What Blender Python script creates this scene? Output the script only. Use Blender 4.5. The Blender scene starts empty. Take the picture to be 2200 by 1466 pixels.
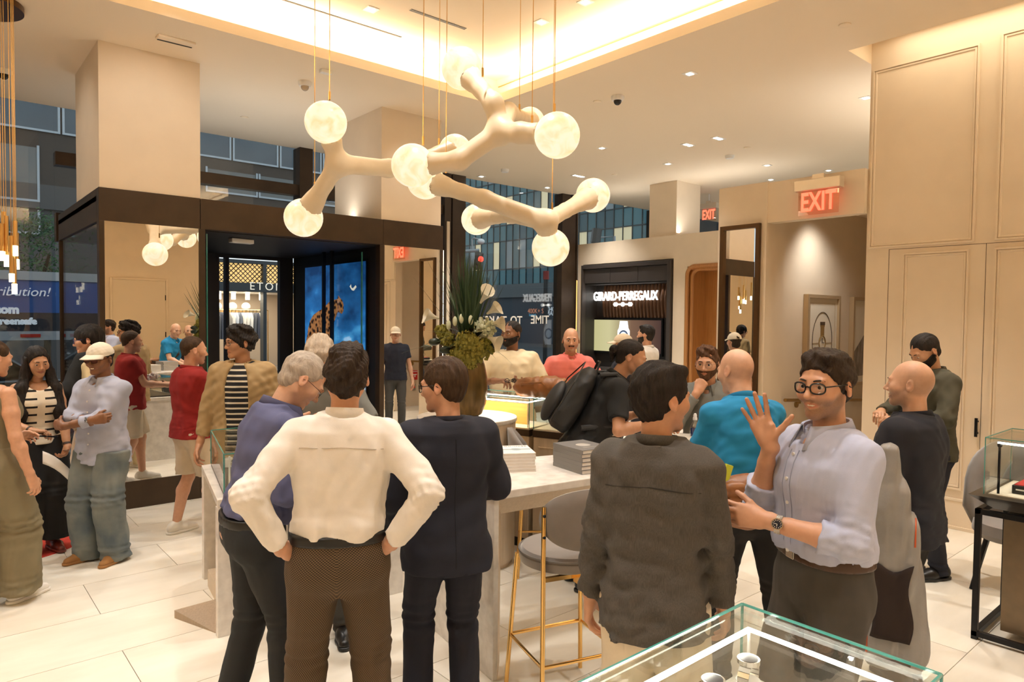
import bpy, bmesh, math, random
import numpy as np
from mathutils import Vector, Matrix
random.seed(7); np.random.seed(7)
SC = bpy.context.scene
COL = SC.collection
# ------------------------------------------------------------------ camera
F = 1479.0; EYE = 1.90
_y, _p, _r = math.radians(40.642), math.radians(1.926), math.radians(0.585)
FW = Vector((math.sin(_y)*math.cos(_p), math.cos(_y)*math.cos(_p), -math.sin(_p)))
RT = Vector((math.cos(_y), -math.sin(_y), 0)); UP = RT.cross(FW)
RT, UP = RT*math.cos(_r)+UP*math.sin(_r), UP*math.cos(_r)-RT*math.sin(_r)
CAMP = Vector((0, 0, EYE))
cd = bpy.data.cameras.new('camera'); cd.sensor_width = 36; cd.lens = F/2200*36; cd.clip_end = 400; cd.clip_start = .05
cam = bpy.data.objects.new('camera', cd); COL.objects.link(cam)
cam.matrix_world = Matrix(((RT.x, UP.x, -FW.x, 0), (RT.y, UP.y, -FW.y, 0), (RT.z, UP.z, -FW.z, EYE), (0, 0, 0, 1)))
SC.camera = cam
def ray(px, py): return FW + RT*((px-1100)/F) - UP*((py-733)/F)
def at(px, py, d): return CAMP + ray(px, py)*d          # a point of the photograph at depth d
def on(px, py, z=None, u=None, v=None):                  # where the sight line meets a plane of the room
    R = ray(px, py); i, k = (2, z) if z is not None else ((0, u) if u is not None else (1, v))
    return CAMP + R*((k-CAMP[i])/R[i])
# ------------------------------------------------------------------ world, exposure
SC.view_settings.view_transform = 'Standard'; SC.view_settings.look = 'None'
SC.view_settings.gamma = 1; SC.view_settings.use_curve_mapping = False
SC.view_settings.exposure = 0.25
SC.cycles.use_denoising = True
SC.cycles.max_bounces = 10; SC.cycles.diffuse_bounces = 7; SC.cycles.glossy_bounces = 6
SC.cycles.transmission_bounces = 8; SC.cycles.transparent_max_bounces = 24
SC.cycles.sample_clamp_indirect = 6.0; SC.cycles.caustics_reflective = False; SC.cycles.caustics_refractive = False
W = bpy.data.worlds.new('sky'); SC.world = W; W.use_nodes = True
bg = W.node_tree.nodes['Background']; bg.inputs[0].default_value = (.60, .69, .74, 1); bg.inputs[1].default_value = 1.4
# ------------------------------------------------------------------ lights of the room
ZC = 4.455
WARM = (1.0, .96, .91); COVE = (1.0, .87, .66)
def area(name, loc, sx, sy, power, color, rot=(0, 0, 0)):
    l = bpy.data.lights.new(name, 'AREA'); l.shape = 'RECTANGLE'; l.size = sx; l.size_y = sy; l.energy = power; l.color = color
    o = bpy.data.objects.new(name, l); o.location = loc; o.rotation_euler = rot; COL.objects.link(o); return o
def spot(name, loc, power, angle=85, blend=.7, rad=.04, target=None, color=WARM):
    l = bpy.data.lights.new(name, 'SPOT'); l.energy = power; l.spot_size = math.radians(angle); l.spot_blend = blend
    l.shadow_soft_size = rad; l.color = color
    o = bpy.data.objects.new(name, l); o.location = loc; COL.objects.link(o)
    if target is not None:
        o.rotation_euler = (Vector(target)-Vector(loc)).to_track_quat('-Z', 'Y').to_euler()
    return o
PI = math.pi
# light coves of the ceiling tray: strips lying on the hidden ledge, shining upwards
TU, TV = 5.236, 6.49            # far edges of the tray opening
area('cove_strip_far', (.6, TV+.10, ZC+.14), 9.0, .10, 80, COVE, (PI, 0, 0))
area('cove_strip_right', (TU+.10, 1.4, ZC+.14), .10, 10.0, 80, COVE, (PI, 0, 0))
area('cove_strip_left', (-4.1, 1.4, ZC+.14), .10, 10.0, 80, COVE, (PI, 0, 0))
area('cove_strip_near', (.6, -3.7, ZC+.14), 9.0, .10, 80, COVE, (PI, 0, 0))
area('wall_slot_strip', (6.95, -.8, ZC+.20), .3, 7.0, 34, COVE, (0, 0, 0))
SPOTS = [(1.0, 5.6), (2.6, 5.6), (4.2, 5.6), (1.0, 3.6), (2.6, 3.6), (4.3, 3.5), (1.0, 1.6), (2.6, 1.6), (4.3, 1.5), (-.8, 3.6), (-.8, 5.4), (-.8, 1.5), (2.6, -1), (.6, -1), (4.3, -1)]
for _x, _yy in SPOTS: spot('downlight_beam', (_x, _yy, 4.83), 150, 80, .8, .05, (_x, _yy, 0))
LOWSPOTS = [(6.0, 5.0), (5.9, 2.2), (5.9, .3), (6.0, 7.0), (7.6, 6.4), (8.8, 8.2), (8.9, 5.6), (7.4, 8.8), (6.2, 8.8), (12.5, 7.0), (14.5, 8.6), (14.5, 5.0), (-.6, 7.6), (-.8, 9.0), (-3, 8), (9.7, 9.2)]
for _x, _yy in LOWSPOTS: spot('downlight_beam', (_x, _yy, ZC-.02), 190 if _x > 7.3 else (210 if _yy < 3 and _x > 5 else 125), 60 if _yy < 3 and _x > 5 else 95, .8, .05, (_x, _yy, 0))
spot('corridor_beam', (8.05, 3.55, 3.26), 55, 110, .9, .10, (8.4, 3.98, 1.3))

# unseen uplights added on vestibule roof, booth wall and partition to brighten the ceiling
area('added_roof_uplight', (3.2, 8.2, 3.15), 3.4, .12, 13, WARM, (PI, 0, 0)); area('added_roof_uplight', (3.2, 9.4, 3.15), 3.4, .12, 8, WARM, (PI, 0, 0))
area('added_booth_uplight', (10.62, 7.6, 3.5), .10, 3.5, 14, WARM, (PI, 0, 0)); area('added_partition_uplight', (8.8, 3.2, 3.5), 2.5, .12, 12, WARM, (PI, 0, 0))
spot('added_pier_fill', (1.7, 5.9, 4.43), 34, 75, .8, .05, (1.7, 7.5, 3.4)); spot('added_pier_fill', (4.75, 6.75, 4.43), 16, 75, .8, .05, (4.75, 7.5, 3.2)); spot('added_pier_fill', (-.2, 7.9, 4.43), 30, 80, .8, .05, (1.2, 8.2, 3.2))  # fill spots added to brighten the piers
# ------------------------------------------------------------------ helpers
def tag(o, label=None, cat=None, group=None, kind=None):
    if label: o['label'] = label
    if cat: o['category'] = cat
    if group: o['group'] = group
    if kind: o['kind'] = kind
    return o
def empty(name, loc=(0, 0, 0), rz=0.0, label=None, cat=None, group=None):
    o = bpy.data.objects.new(name, None); COL.objects.link(o); o.location = loc; o.rotation_euler = (0, 0, rz)
    o.empty_display_size = .1
    return tag(o, label, cat, group)
def link(name, me, parent=None):
    o = bpy.data.objects.new(name, me); COL.objects.link(o)
    if parent is not None: o.parent = parent
    return o
class MB:
    def __init__(s): s.v = []; s.f = []; s.m = []; s.cur = 0
    def add(s, vs, fs):
        b = len(s.v); s.v += [tuple(q) for q in vs]; s.f += [tuple(i+b for i in q) for q in fs]; s.m += [s.cur]*len(fs); return s
    def slot(s, i): s.cur = i; return s
    def box(s, x0, y0, z0, x1, y1, z1):
        if x0 > x1: x0, x1 = x1, x0
        if y0 > y1: y0, y1 = y1, y0
        if z0 > z1: z0, z1 = z1, z0
        return s.add([(x0, y0, z0), (x1, y0, z0), (x1, y1, z0), (x0, y1, z0), (x0, y0, z1), (x1, y0, z1), (x1, y1, z1), (x0, y1, z1)],
                     [(3, 2, 1, 0), (4, 5, 6, 7), (0, 1, 5, 4), (1, 2, 6, 5), (2, 3, 7, 6), (3, 0, 4, 7)])
    def obox(s, c, size, rot=None):
        R = rot if rot is not None else Matrix.Identity(3); c = Vector(c); hx, hy, hz = [q/2 for q in size]
        vs = [c+R@Vector((sx*hx, sy*hy, sz*hz)) for sz in (-1, 1) for sx, sy in ((-1, -1), (1, -1), (1, 1), (-1, 1))]
        return s.add(vs, [(3, 2, 1, 0), (4, 5, 6, 7), (0, 1, 5, 4), (1, 2, 6, 5), (2, 3, 7, 6), (3, 0, 4, 7)])
    def prism(s, poly, z0, z1):          # poly counter-clockwise seen from above
        n = len(poly)
        return s.add([(x, y, z0) for x, y in poly]+[(x, y, z1) for x, y in poly],
                     [tuple(range(n-1, -1, -1)), tuple(range(n, 2*n))]+[(i, (i+1) % n, n+(i+1) % n, n+i) for i in range(n)])
    def cyl(s, a, b, ra, rb=None, n=16, caps=True):
        rb = ra if rb is None else rb; a = Vector(a); b = Vector(b); d = (b-a).normalized()
        x = d.orthogonal().normalized(); y = d.cross(x)
        vs = [a+(x*math.cos(t)+y*math.sin(t))*ra for t in [2*PI*i/n for i in range(n)]]+[b+(x*math.cos(t)+y*math.sin(t))*rb for t in [2*PI*i/n for i in range(n)]]
        fs = [(i, (i+1) % n, n+(i+1) % n, n+i) for i in range(n)]
        if caps: fs += [tuple(range(n-1, -1, -1)), tuple(range(n, 2*n))]
        return s.add(vs, fs)
    def tube(s, pts, r, n=8, closed=False):
        pts = [Vector(q) for q in pts]; k = len(pts); vs = []; fs = []; rr = r if isinstance(r, (list, tuple)) else [r]*k
        up = None
        for i, q in enumerate(pts):
            d = (pts[(i+1) % k]-pts[i-1]) if closed else (pts[min(i+1, k-1)]-pts[max(i-1, 0)])
            if d.length < 1e-9: d = Vector((0, 0, 1))
            d.normalize()
            if up is None: up = d.orthogonal().normalized()
            up = up-d*up.dot(d)
            if up.length < 1e-6: up = d.orthogonal()
            up.normalize(); y = d.cross(up)
            vs += [q+(up*math.cos(t)+y*math.sin(t))*rr[i] for t in [2*PI*j/n for j in range(n)]]
        for i in range(k if closed else k-1):
            a = i*n; b = ((i+1) % k)*n
            fs += [(a+j, a+(j+1) % n, b+(j+1) % n, b+j) for j in range(n)]
        if not closed: fs += [tuple(range(n-1, -1, -1)), tuple(range((k-1)*n, k*n))]
        return s.add(vs, fs)
    def lathe(s, prof, c=(0, 0, 0), n=32):
        c = Vector(c); vs = []; fs = []
        for r, z in prof: vs += [(c.x+r*math.cos(2*PI*i/n), c.y+r*math.sin(2*PI*i/n), c.z+z) for i in range(n)]
        for k in range(len(prof)-1): fs += [(k*n+i, k*n+(i+1) % n, (k+1)*n+(i+1) % n, (k+1)*n+i) for i in range(n)]
        if prof[0][0] > 1e-5: fs.append(tuple(range(n-1, -1, -1)))
        if prof[-1][0] > 1e-5: fs.append(tuple(range((len(prof)-1)*n, len(prof)*n)))
        return s.add(vs, fs)
    def sphere(s, c, r, n=20, m=12):
        rx, ry, rz = r if isinstance(r, (list, tuple)) else (r, r, r)
        prof = [(math.sin(PI*k/m), -math.cos(PI*k/m)) for k in range(m+1)]; c = Vector(c); vs = []; fs = []
        for q, z in prof: vs += [(c.x+rx*max(q, 1e-4)*math.cos(2*PI*i/n), c.y+ry*max(q, 1e-4)*math.sin(2*PI*i/n), c.z+rz*z) for i in range(n)]
        for k in range(m): fs += [(k*n+i, k*n+(i+1) % n, (k+1)*n+(i+1) % n, (k+1)*n+i) for i in range(n)]
        return s.add(vs, fs)
    def mesh(s, name, mats, smooth=False, bev=0):
        me = bpy.data.meshes.new(name); me.from_pydata(s.v, [], s.f)
        for m in (mats if isinstance(mats, (list, tuple)) else [mats]): me.materials.append(m)
        me.polygons.foreach_set('material_index', s.m)
        if smooth: me.polygons.foreach_set('use_smooth', [True]*len(s.f))
        me.update(); return me
    def build(s, name, mats, parent=None, smooth=False, bev=0, seg=2):
        o = link(name, s.mesh(name, mats, smooth), parent)
        if bev:
            m = o.modifiers.new('bevel', 'BEVEL'); m.width = bev; m.segments = seg; m.limit_method = 'ANGLE'
        if smooth and not bev:
            try: o.data.set_sharp_from_angle(angle=math.radians(40))
            except Exception: pass
        return o
# ------------------------------------------------------------------ materials
MATS = {}
def srgb(r, g, b):
    f = lambda c: (c/255/12.92) if c/255 <= .04045 else ((c/255+.055)/1.055)**2.4
    return (f(r), f(g), f(b))
def mat(name, col, rough=.6, metal=0.0, var=0.0, vscale=8.0, bump=0.0, bscale=60.0, spec=.5, emit=None, estr=0.0, sheen=0.0, stretch=None, col2=None, coat=0.0, objvar=0.0, sss=0.0):
    if name in MATS: return MATS[name]
    m = bpy.data.materials.new(name); m.use_nodes = True; nt = m.node_tree; b = nt.nodes['Principled BSDF']; L = nt.links.new
    b.inputs['Roughness'].default_value = rough; b.inputs['Metallic'].default_value = metal
    b.inputs['Specular IOR Level'].default_value = spec; b.inputs['Base Color'].default_value = (*col, 1)
    if sheen: b.inputs['Sheen Weight'].default_value = sheen
    if coat: b.inputs['Coat Weight'].default_value = coat
    if sss:
        b.inputs['Subsurface Weight'].default_value = sss; b.inputs['Subsurface Radius'].default_value = (.012, .005, .003); b.inputs['Subsurface Scale'].default_value = 1
    if emit: b.inputs['Emission Color'].default_value = (*emit, 1); b.inputs['Emission Strength'].default_value = estr
    tc = None
    def coords():
        t = nt.nodes.new('ShaderNodeTexCoord'); o = t.outputs['Object']
        if stretch:
            mp = nt.nodes.new('ShaderNodeMapping'); mp.inputs['Scale'].default_value = stretch; L(o, mp.inputs[0]); o = mp.outputs[0]
        return o
    if var or col2 or objvar:
        tc = coords(); n = nt.nodes.new('ShaderNodeTexNoise'); n.inputs['Scale'].default_value = vscale; n.inputs['Detail'].default_value = 5
        src = tc
        if objvar:
            oi = nt.nodes.new('ShaderNodeObjectInfo'); va = nt.nodes.new('ShaderNodeVectorMath'); va.operation = 'MULTIPLY_ADD'
            cb = nt.nodes.new('ShaderNodeCombineXYZ'); 
            for i in range(3): L(oi.outputs['Random'], cb.inputs[i])
            va.inputs[1].default_value = (37, 53, 71); L(cb.outputs[0], va.inputs[0]); L(tc, va.inputs[2]); src = va.outputs[0]
        L(src, n.inputs['Vector'])
        r = nt.nodes.new('ShaderNodeValToRGB'); r.color_ramp.elements[0].position = .3; r.color_ramp.elements[1].position = .7
        c2 = col2 if col2 else tuple(min(1, c*(1+var)) for c in col); c1 = col if col2 else tuple(c*(1-var) for c in col)
        r.color_ramp.elements[0].color = (*c1, 1); r.color_ramp.elements[1].color = (*c2, 1)
        L(n.outputs[0], r.inputs[0]); L(r.outputs[0], b.inputs['Base Color'])
        if objvar:
            hs = nt.nodes.new('ShaderNodeHueSaturation'); mr = nt.nodes.new('ShaderNodeMapRange'); mr.inputs[3].default_value = 1-objvar; mr.inputs[4].default_value = 1+objvar
            L(oi.outputs['Random'], mr.inputs[0]); L(mr.outputs[0], hs.inputs['Value']); L(r.outputs[0], hs.inputs['Color']); L(hs.outputs[0], b.inputs['Base Color'])
    if bump:
        n2 = nt.nodes.new('ShaderNodeTexNoise'); n2.inputs['Scale'].default_value = bscale; n2.inputs['Detail'].default_value = 3
        L(coords(), n2.inputs['Vector']); bp = nt.nodes.new('ShaderNodeBump'); bp.inputs['Strength'].default_value = bump; bp.inputs['Distance'].default_value = .01
        L(n2.outputs[0], bp.inputs['Height']); L(bp.outputs[0], b.inputs['Normal'])
    MATS[name] = m; return m
def glass_mat(name, tint=(1, 1, 1), ior=1.45, rough=0.0, boost=1.0):
    if name in MATS: return MATS[name]
    m = bpy.data.materials.new(name); m.use_nodes = True; nt = m.node_tree; nt.nodes.clear(); L = nt.links.new
    out = nt.nodes.new('ShaderNodeOutputMaterial'); mx = nt.nodes.new('ShaderNodeMixShader'); t = nt.nodes.new('ShaderNodeBsdfTransparent'); g = nt.nodes.new('ShaderNodeBsdfGlossy')
    lw = nt.nodes.new('ShaderNodeLayerWeight'); lw.inputs['Blend'].default_value = .5; t.inputs[0].default_value = (*tint, 1); g.inputs['Roughness'].default_value = rough
    pw = nt.nodes.new('ShaderNodeMath'); pw.operation = 'POWER'; pw.inputs[1].default_value = 4.5
    ml = nt.nodes.new('ShaderNodeMath'); ml.operation = 'MULTIPLY_ADD'; ml.inputs[1].default_value = .9; ml.inputs[2].default_value = .04*boost; ml.use_clamp = True
    L(lw.outputs['Facing'], pw.inputs[0]); L(pw.outputs[0], ml.inputs[0]); L(ml.outputs[0], mx.inputs[0]); L(t.outputs[0], mx.inputs[1]); L(g.outputs[0], mx.inputs[2]); L(mx.outputs[0], out.inputs[0])
    MATS[name] = m; return m
def emis(name, col, s):
    return mat(name, col, .5, emit=col, estr=s)
def text_mesh(body, size, extrude=.004, bold=0.0, shear=0.0, spacing=1.0, align='CENTER'):
    cu = bpy.data.curves.new('lettering', 'FONT'); cu.body = body; cu.size = size; cu.extrude = extrude; cu.offset = bold; cu.shear = shear
    cu.align_x = align; cu.align_y = 'CENTER'; cu.space_character = spacing; cu.resolution_u = 3
    o = bpy.data.objects.new('tmp', cu); COL.objects.link(o); dg = bpy.context.evaluated_depsgraph_get()
    me = bpy.data.meshes.new_from_object(o.evaluated_get(dg)); bpy.data.objects.remove(o); return me
def text(name, body, size, loc, right, up, m, parent=None, mirror=False, sx=1.0, **k):
    me = text_mesh(body, size, **k); me.materials.clear(); me.materials.append(m)
    r = Vector(right).normalized(); u = Vector(up).normalized(); n = r.cross(u)
    if mirror: r = -r
    T = Matrix(((r.x*sx, u.x, n.x, loc[0]), (r.y*sx, u.y, n.y, loc[1]), (r.z*sx, u.z, n.z, loc[2]), (0, 0, 0, 1)))
    if parent is not None: T = parent_inv(parent) @ T
    me.transform(T); return link(name, me, parent)
def parent_inv(p):
    M_ = Matrix.LocRotScale(p.location, p.rotation_euler, p.scale)
    return M_.inverted()
# ------------------------------------------------------------------ signed-distance modelling -> smooth meshes
def _ax(v, i):
    s = [1, 1, 1]; s[i] = -1; return v.reshape(s)
def d_cone(P, a, b, ra, rb):
    a = np.asarray(a, np.float32); b = np.asarray(b, np.float32); ab = b-a; L2 = float(ab@ab)+1e-12
    x, y, z = P[0]-a[0], P[1]-a[1], P[2]-a[2]
    t = np.clip((x*ab[0]+y*ab[1]+z*ab[2])/L2, 0, 1)
    return np.sqrt((x-t*ab[0])**2+(y-t*ab[1])**2+(z-t*ab[2])**2)-(ra+(rb-ra)*t)
def d_kone(P, a, b, ra, rb):
    a = np.asarray(a, np.float32); b = np.asarray(b, np.float32); ab = b-a; L = float(np.sqrt(ab@ab))+1e-9
    x, y, z = P[0]-a[0], P[1]-a[1], P[2]-a[2]
    t = (x*ab[0]+y*ab[1]+z*ab[2])/(L*L); tc = np.clip(t, 0, 1.2)
    return np.maximum(np.sqrt((x-tc*ab[0])**2+(y-tc*ab[1])**2+(z-tc*ab[2])**2)-(ra+(rb-ra)*tc), (t-1)*L)
def d_ell(P, c, r, R=None):
    x, y, z = P[0]-c[0], P[1]-c[1], P[2]-c[2]
    if R is not None:
        x, y, z = (R[0][0]*x+R[1][0]*y+R[2][0]*z, R[0][1]*x+R[1][1]*y+R[2][1]*z, R[0][2]*x+R[1][2]*y+R[2][2]*z)
    k0 = np.sqrt((x/r[0])**2+(y/r[1])**2+(z/r[2])**2); k1 = np.sqrt((x/r[0]**2)**2+(y/r[1]**2)**2+(z/r[2]**2)**2)+1e-9
    return k0*(k0-1)/k1
def d_loft(P, o, R, tz, rx, ry, cy, e=2.4):
    x, y, z = P[0]-o[0], P[1]-o[1], P[2]-o[2]
    x, y, z = (R[0][0]*x+R[1][0]*y+R[2][0]*z, R[0][1]*x+R[1][1]*y+R[2][1]*z, R[0][2]*x+R[1][2]*y+R[2][2]*z)
    x, y, z = np.broadcast_arrays(x, y, z)
    a = np.interp(z, tz, rx); b = np.interp(z, tz, ry); c = np.interp(z, tz, cy)
    q = (np.abs(x/a)**e+np.abs((y-c)/b)**e)**(1/e)
    d = (q-1)*np.minimum(a, b)
    return np.maximum(np.maximum(d, z-tz[-1]), tz[0]-z)
def smin(a, b, k):
    if k <= 0: return np.minimum(a, b)
    h = np.maximum(k-np.abs(a-b), 0)/k
    return np.minimum(a, b)-h*h*k*.25
def smax(a, b, k): return -smin(-a, -b, k)
def wob(P, seed, freq, amp):
    rs = np.random.RandomState(seed); out = 0
    for i in range(5):
        k = rs.normal(size=3)*freq*(1+.6*i); k2 = rs.normal(size=3)*freq*.5
        out = out+np.sin(k[0]*P[0]+k[1]*P[1]+k[2]*P[2]+rs.rand()*6+1.6*np.sin(k2[0]*P[0]+k2[1]*P[1]+k2[2]*P[2]+rs.rand()*6))/(1+.6*i)
    return out*amp*.45
class SDF:
    """ops: ('c',a,b,ra,rb,k) ('e',c,r,R,k) ('l',o,R,tz,rx,ry,cy,k) ; '-c','-e' subtract ; ('cut',p,n) ; ('fn',f)"""
    def __init__(s, h): s.h = h; s.ops = []
    def cone(s, a, b, ra, rb=None, k=.02): s.ops.append(('c', tuple(a), tuple(b), ra, ra if rb is None else rb, k)); return s
    def kone(s, a, b, ra, rb=None, k=.02): s.ops.append(('k', tuple(a), tuple(b), ra, ra if rb is None else rb, k)); return s
    def ell(s, c, r, k=.02, R=None): s.ops.append(('e', tuple(c), tuple(r), R, k)); return s
    def loft(s, o, R, tz, rx, ry, cy, k=.03): s.ops.append(('l', tuple(o), R, tz, rx, ry, cy, k)); return s
    def scone(s, a, b, ra, rb=None, k=.01): s.ops.append(('-c', tuple(a), tuple(b), ra, ra if rb is None else rb, k)); return s
    def sell(s, c, r, k=.01, R=None): s.ops.append(('-e', tuple(c), tuple(r), R, k)); return s
    def cut(s, p, n): s.ops.append(('cut', tuple(p), tuple(Vector(n).normalized()))); return s
    def fn(s, f): s.ops.append(('fn', f)); return s
    def bb(s, op):
        t = op[0][-1]
        if t in 'ck':
            a, b = np.array(op[1]), np.array(op[2]); r = max(op[3], op[4]); return np.minimum(a, b)-r, np.maximum(a, b)+r
        if t == 'e':
            c = np.array(op[1]); r = np.array(op[2]); r = r if op[3] is None else np.full(3, r.max()); return c-r, c+r
        if t == 'l':
            o = np.array(op[1]); R = np.array(op[2]); tz = op[3]; ex = max(op[4]); ey = max(op[5])+max(abs(q) for q in op[6])
            cs = np.array([[x, y, z] for x in (-ex, ex) for y in (-ey, ey) for z in (tz[0], tz[-1])])@R.T+o
            return cs.min(0), cs.max(0)
    def field(s):
        h = s.h; lo = np.full(3, 1e9); hi = -lo
        for op in s.ops:
            if op[0] in 'celk': a, b = s.bb(op); lo = np.minimum(lo, a); hi = np.maximum(hi, b)
        lo = lo-4*h-.012; hi = hi+4*h+.012; n = np.ceil((hi-lo)/h).astype(int)+1
        ax = [(lo[i]+h*np.arange(n[i])).astype(np.float32) for i in range(3)]
        D = np.full(tuple(n), .15, np.float32); G = [_ax(ax[i], i) for i in range(3)]
        for op in s.ops:
            if op[0] == 'cut':
                p, q = op[1], op[2]; D = np.maximum(D, (G[0]-p[0])*q[0]+(G[1]-p[1])*q[1]+(G[2]-p[2])*q[2]); continue
            if op[0] == 'fn': D = op[1](D, G).astype(np.float32); continue
            k = op[-1]; a, b = s.bb(op); m = k+3*h
            i0 = np.clip(np.floor((a-m-lo)/h).astype(int), 0, n); i1 = np.clip(np.ceil((b+m-lo)/h).astype(int)+1, 0, n)
            sl = tuple(slice(i0[i], i1[i]) for i in range(3)); P = [_ax(ax[i][sl[i]], i) for i in range(3)]
            t = op[0][-1]
            f = d_cone(P, *op[1:5]) if t == 'c' else d_kone(P, *op[1:5]) if t == 'k' else d_ell(P, *op[1:4]) if t == 'e' else d_loft(P, *op[1:7])
            D[sl] = smax(D[sl], -f, k) if op[0][0] == '-' else smin(D[sl], f, k)
        return D, lo
    def verts(s):
        D, lo = s.field(); return nets(D, lo, s.h)
def nets(D, lo, h):
    S = D < 0; nx, ny, nz = D.shape
    c = np.zeros((nx-1, ny-1, nz-1), np.int8)
    for i in (0, 1):
        for j in (0, 1):
            for k in (0, 1): c += S[i:nx-1+i, j:ny-1+j, k:nz-1+k]
    act = np.argwhere((c > 0) & (c < 8))
    if len(act) == 0: return np.zeros((0, 3)), np.zeros((0, 4), int)
    idx = np.full(c.shape, -1, np.int32); idx[act[:, 0], act[:, 1], act[:, 2]] = np.arange(len(act))
    cor = {}
    for i in (0, 1):
        for j in (0, 1):
            for k in (0, 1): cor[(i, j, k)] = D[act[:, 0]+i, act[:, 1]+j, act[:, 2]+k]
    acc = np.zeros((len(act), 3)); cnt = np.zeros(len(act))
    for a in cor:
        for ax in range(3):
            if a[ax] == 0:
                b = list(a); b[ax] = 1; b = tuple(b); va, vb = cor[a], cor[b]; m = (va < 0) != (vb < 0)
                t = np.where(m, va/(va-vb+1e-12), 0); p = np.zeros((len(act), 3)); p += np.array(a); p[:, ax] = t
                acc += np.where(m[:, None], p, 0); cnt += m
    V = (act+acc/cnt[:, None])*h+lo
    Q = []
    for ax in range(3):
        o = [q for q in range(3) if q != ax]; sl0 = [slice(1, -1)]*3; sl0[ax] = slice(0, -1); sl1 = list(sl0); sl1[ax] = slice(1, None)
        s0 = S[tuple(sl0)]; s1 = S[tuple(sl1)]
        for flip, mm in ((False, s0 & ~s1), (True, ~s0 & s1)):
            e = np.argwhere(mm)
            if len(e) == 0: continue
            e[:, o[0]] += 1; e[:, o[1]] += 1
            def g(da, db):
                q = e.copy(); q[:, o[0]] += da; q[:, o[1]] += db; return idx[q[:, 0], q[:, 1], q[:, 2]]
            q = np.stack([g(-1, -1), g(0, -1), g(0, 0), g(-1, 0)], 1)
            if (ax == 1) != flip: q = q[:, ::-1]
            Q.append(q)
    Q = np.concatenate(Q); return V, Q[(Q >= 0).all(1)]
def np_mesh(name, V, Q, mats, colors=None):
    me = bpy.data.meshes.new(name); n = len(Q); me.vertices.add(len(V)); me.vertices.foreach_set('co', np.asarray(V, np.float32).ravel())
    me.loops.add(4*n); me.loops.foreach_set('vertex_index', np.asarray(Q, np.int32).ravel()); me.polygons.add(n)
    me.polygons.foreach_set('loop_start', np.arange(0, 4*n, 4, dtype=np.int32))
    try: me.polygons.foreach_set('loop_total', np.full(n, 4, np.int32))
    except Exception: pass
    me.polygons.foreach_set('use_smooth', np.ones(n, bool))
    for m in (mats if isinstance(mats, (list, tuple)) else [mats]): me.materials.append(m)
    if colors is not None:
        ca = me.color_attributes.new('tone', 'FLOAT_COLOR', 'POINT'); ca.data.foreach_set('color', np.asarray(colors, np.float32).ravel())
    me.update(calc_edges=True); me.validate(); return me
def sdf_obj(name, sd, mats, parent=None):
    V, Q = sd.verts(); return link(name, np_mesh(name, V, Q, mats), parent)
# ------------------------------------------------------------------ shared materials
WALL = mat('wall_paint', (.76, .645, .495), .75, var=.03, vscale=3, bump=.03, bscale=180)
CEIL = mat('ceiling_paint', (.85, .73, .565), .85, bump=.02, bscale=150)
TILE = mat('limestone_tile', (.73, .68, .58), .30, col2=(.83, .78, .68), vscale=2.2, stretch=(1, 3.2, 1), objvar=.04, bump=.02, bscale=40)
GROUT = mat('grout', (.16, .13, .10), .9)
BRONZE = mat('dark_bronze', (.052, .032, .018), .42, metal=.35, var=.15, vscale=5)
BLACK = mat('black_metal', (.012, .012, .013), .4, metal=.5)
DARK = mat('dark_interior', (.018, .015, .013), .55)
MIRROR = mat('mirror_silver', (.93, .93, .91), .004, metal=1.0)
GLASS = glass_mat('clear_glass', (.97, .99, .98))
WGLASS = glass_mat('window_glass', (.86, .90, .92), 1.5, 0, 1.6)
GEDGE = mat('glass_edge_green', (.06, .30, .27), .1, emit=(.05, .3, .27), estr=0.0, spec=.8)
BRASS = mat('polished_brass', (.83, .52, .18), .18, metal=1.0)
MARBLE = mat('white_marble', (.80, .76, .70), .22, col2=(.62, .58, .53), vscale=14, bump=.01)
LIMEW = mat('limed_wood', (.70, .58, .44), .5, col2=(.60, .49, .36), vscale=5, stretch=(18, 18, .8))
OAK = mat('warm_oak', (.50, .23, .07), .45, col2=(.38, .165, .045), vscale=4, stretch=(14, 14, .6))
WALNUT = mat('walnut', (.13, .062, .030), .4, col2=(.085, .038, .018), vscale=5, stretch=(10, 10, .8))
WHITE = mat('white_plastic', (.82, .80, .76), .4)
LEDW = emis('led_white', (1, .93, .82), 14)
LEDS = emis('led_warm', (1, .80, .52), 9)
def struct(name, mb, m, parent=None, bev=0):
    o = mb.build(name, m, parent, bev=bev); 
    if parent is None: o['kind'] = 'structure'
    return o
def sempty(name, loc=(0, 0, 0)):
    o = empty(name, loc); o['kind'] = 'structure'; return o
V0, U0, U1, ZT, ZG = 7.461, 1.278, 5.20, 3.09, 2.778       # vestibule front, ends, header top and underside
VF = 10.23                                                  # shop front
UR, VR = 7.2, 2.95                                          # right wall and its corner
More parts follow.
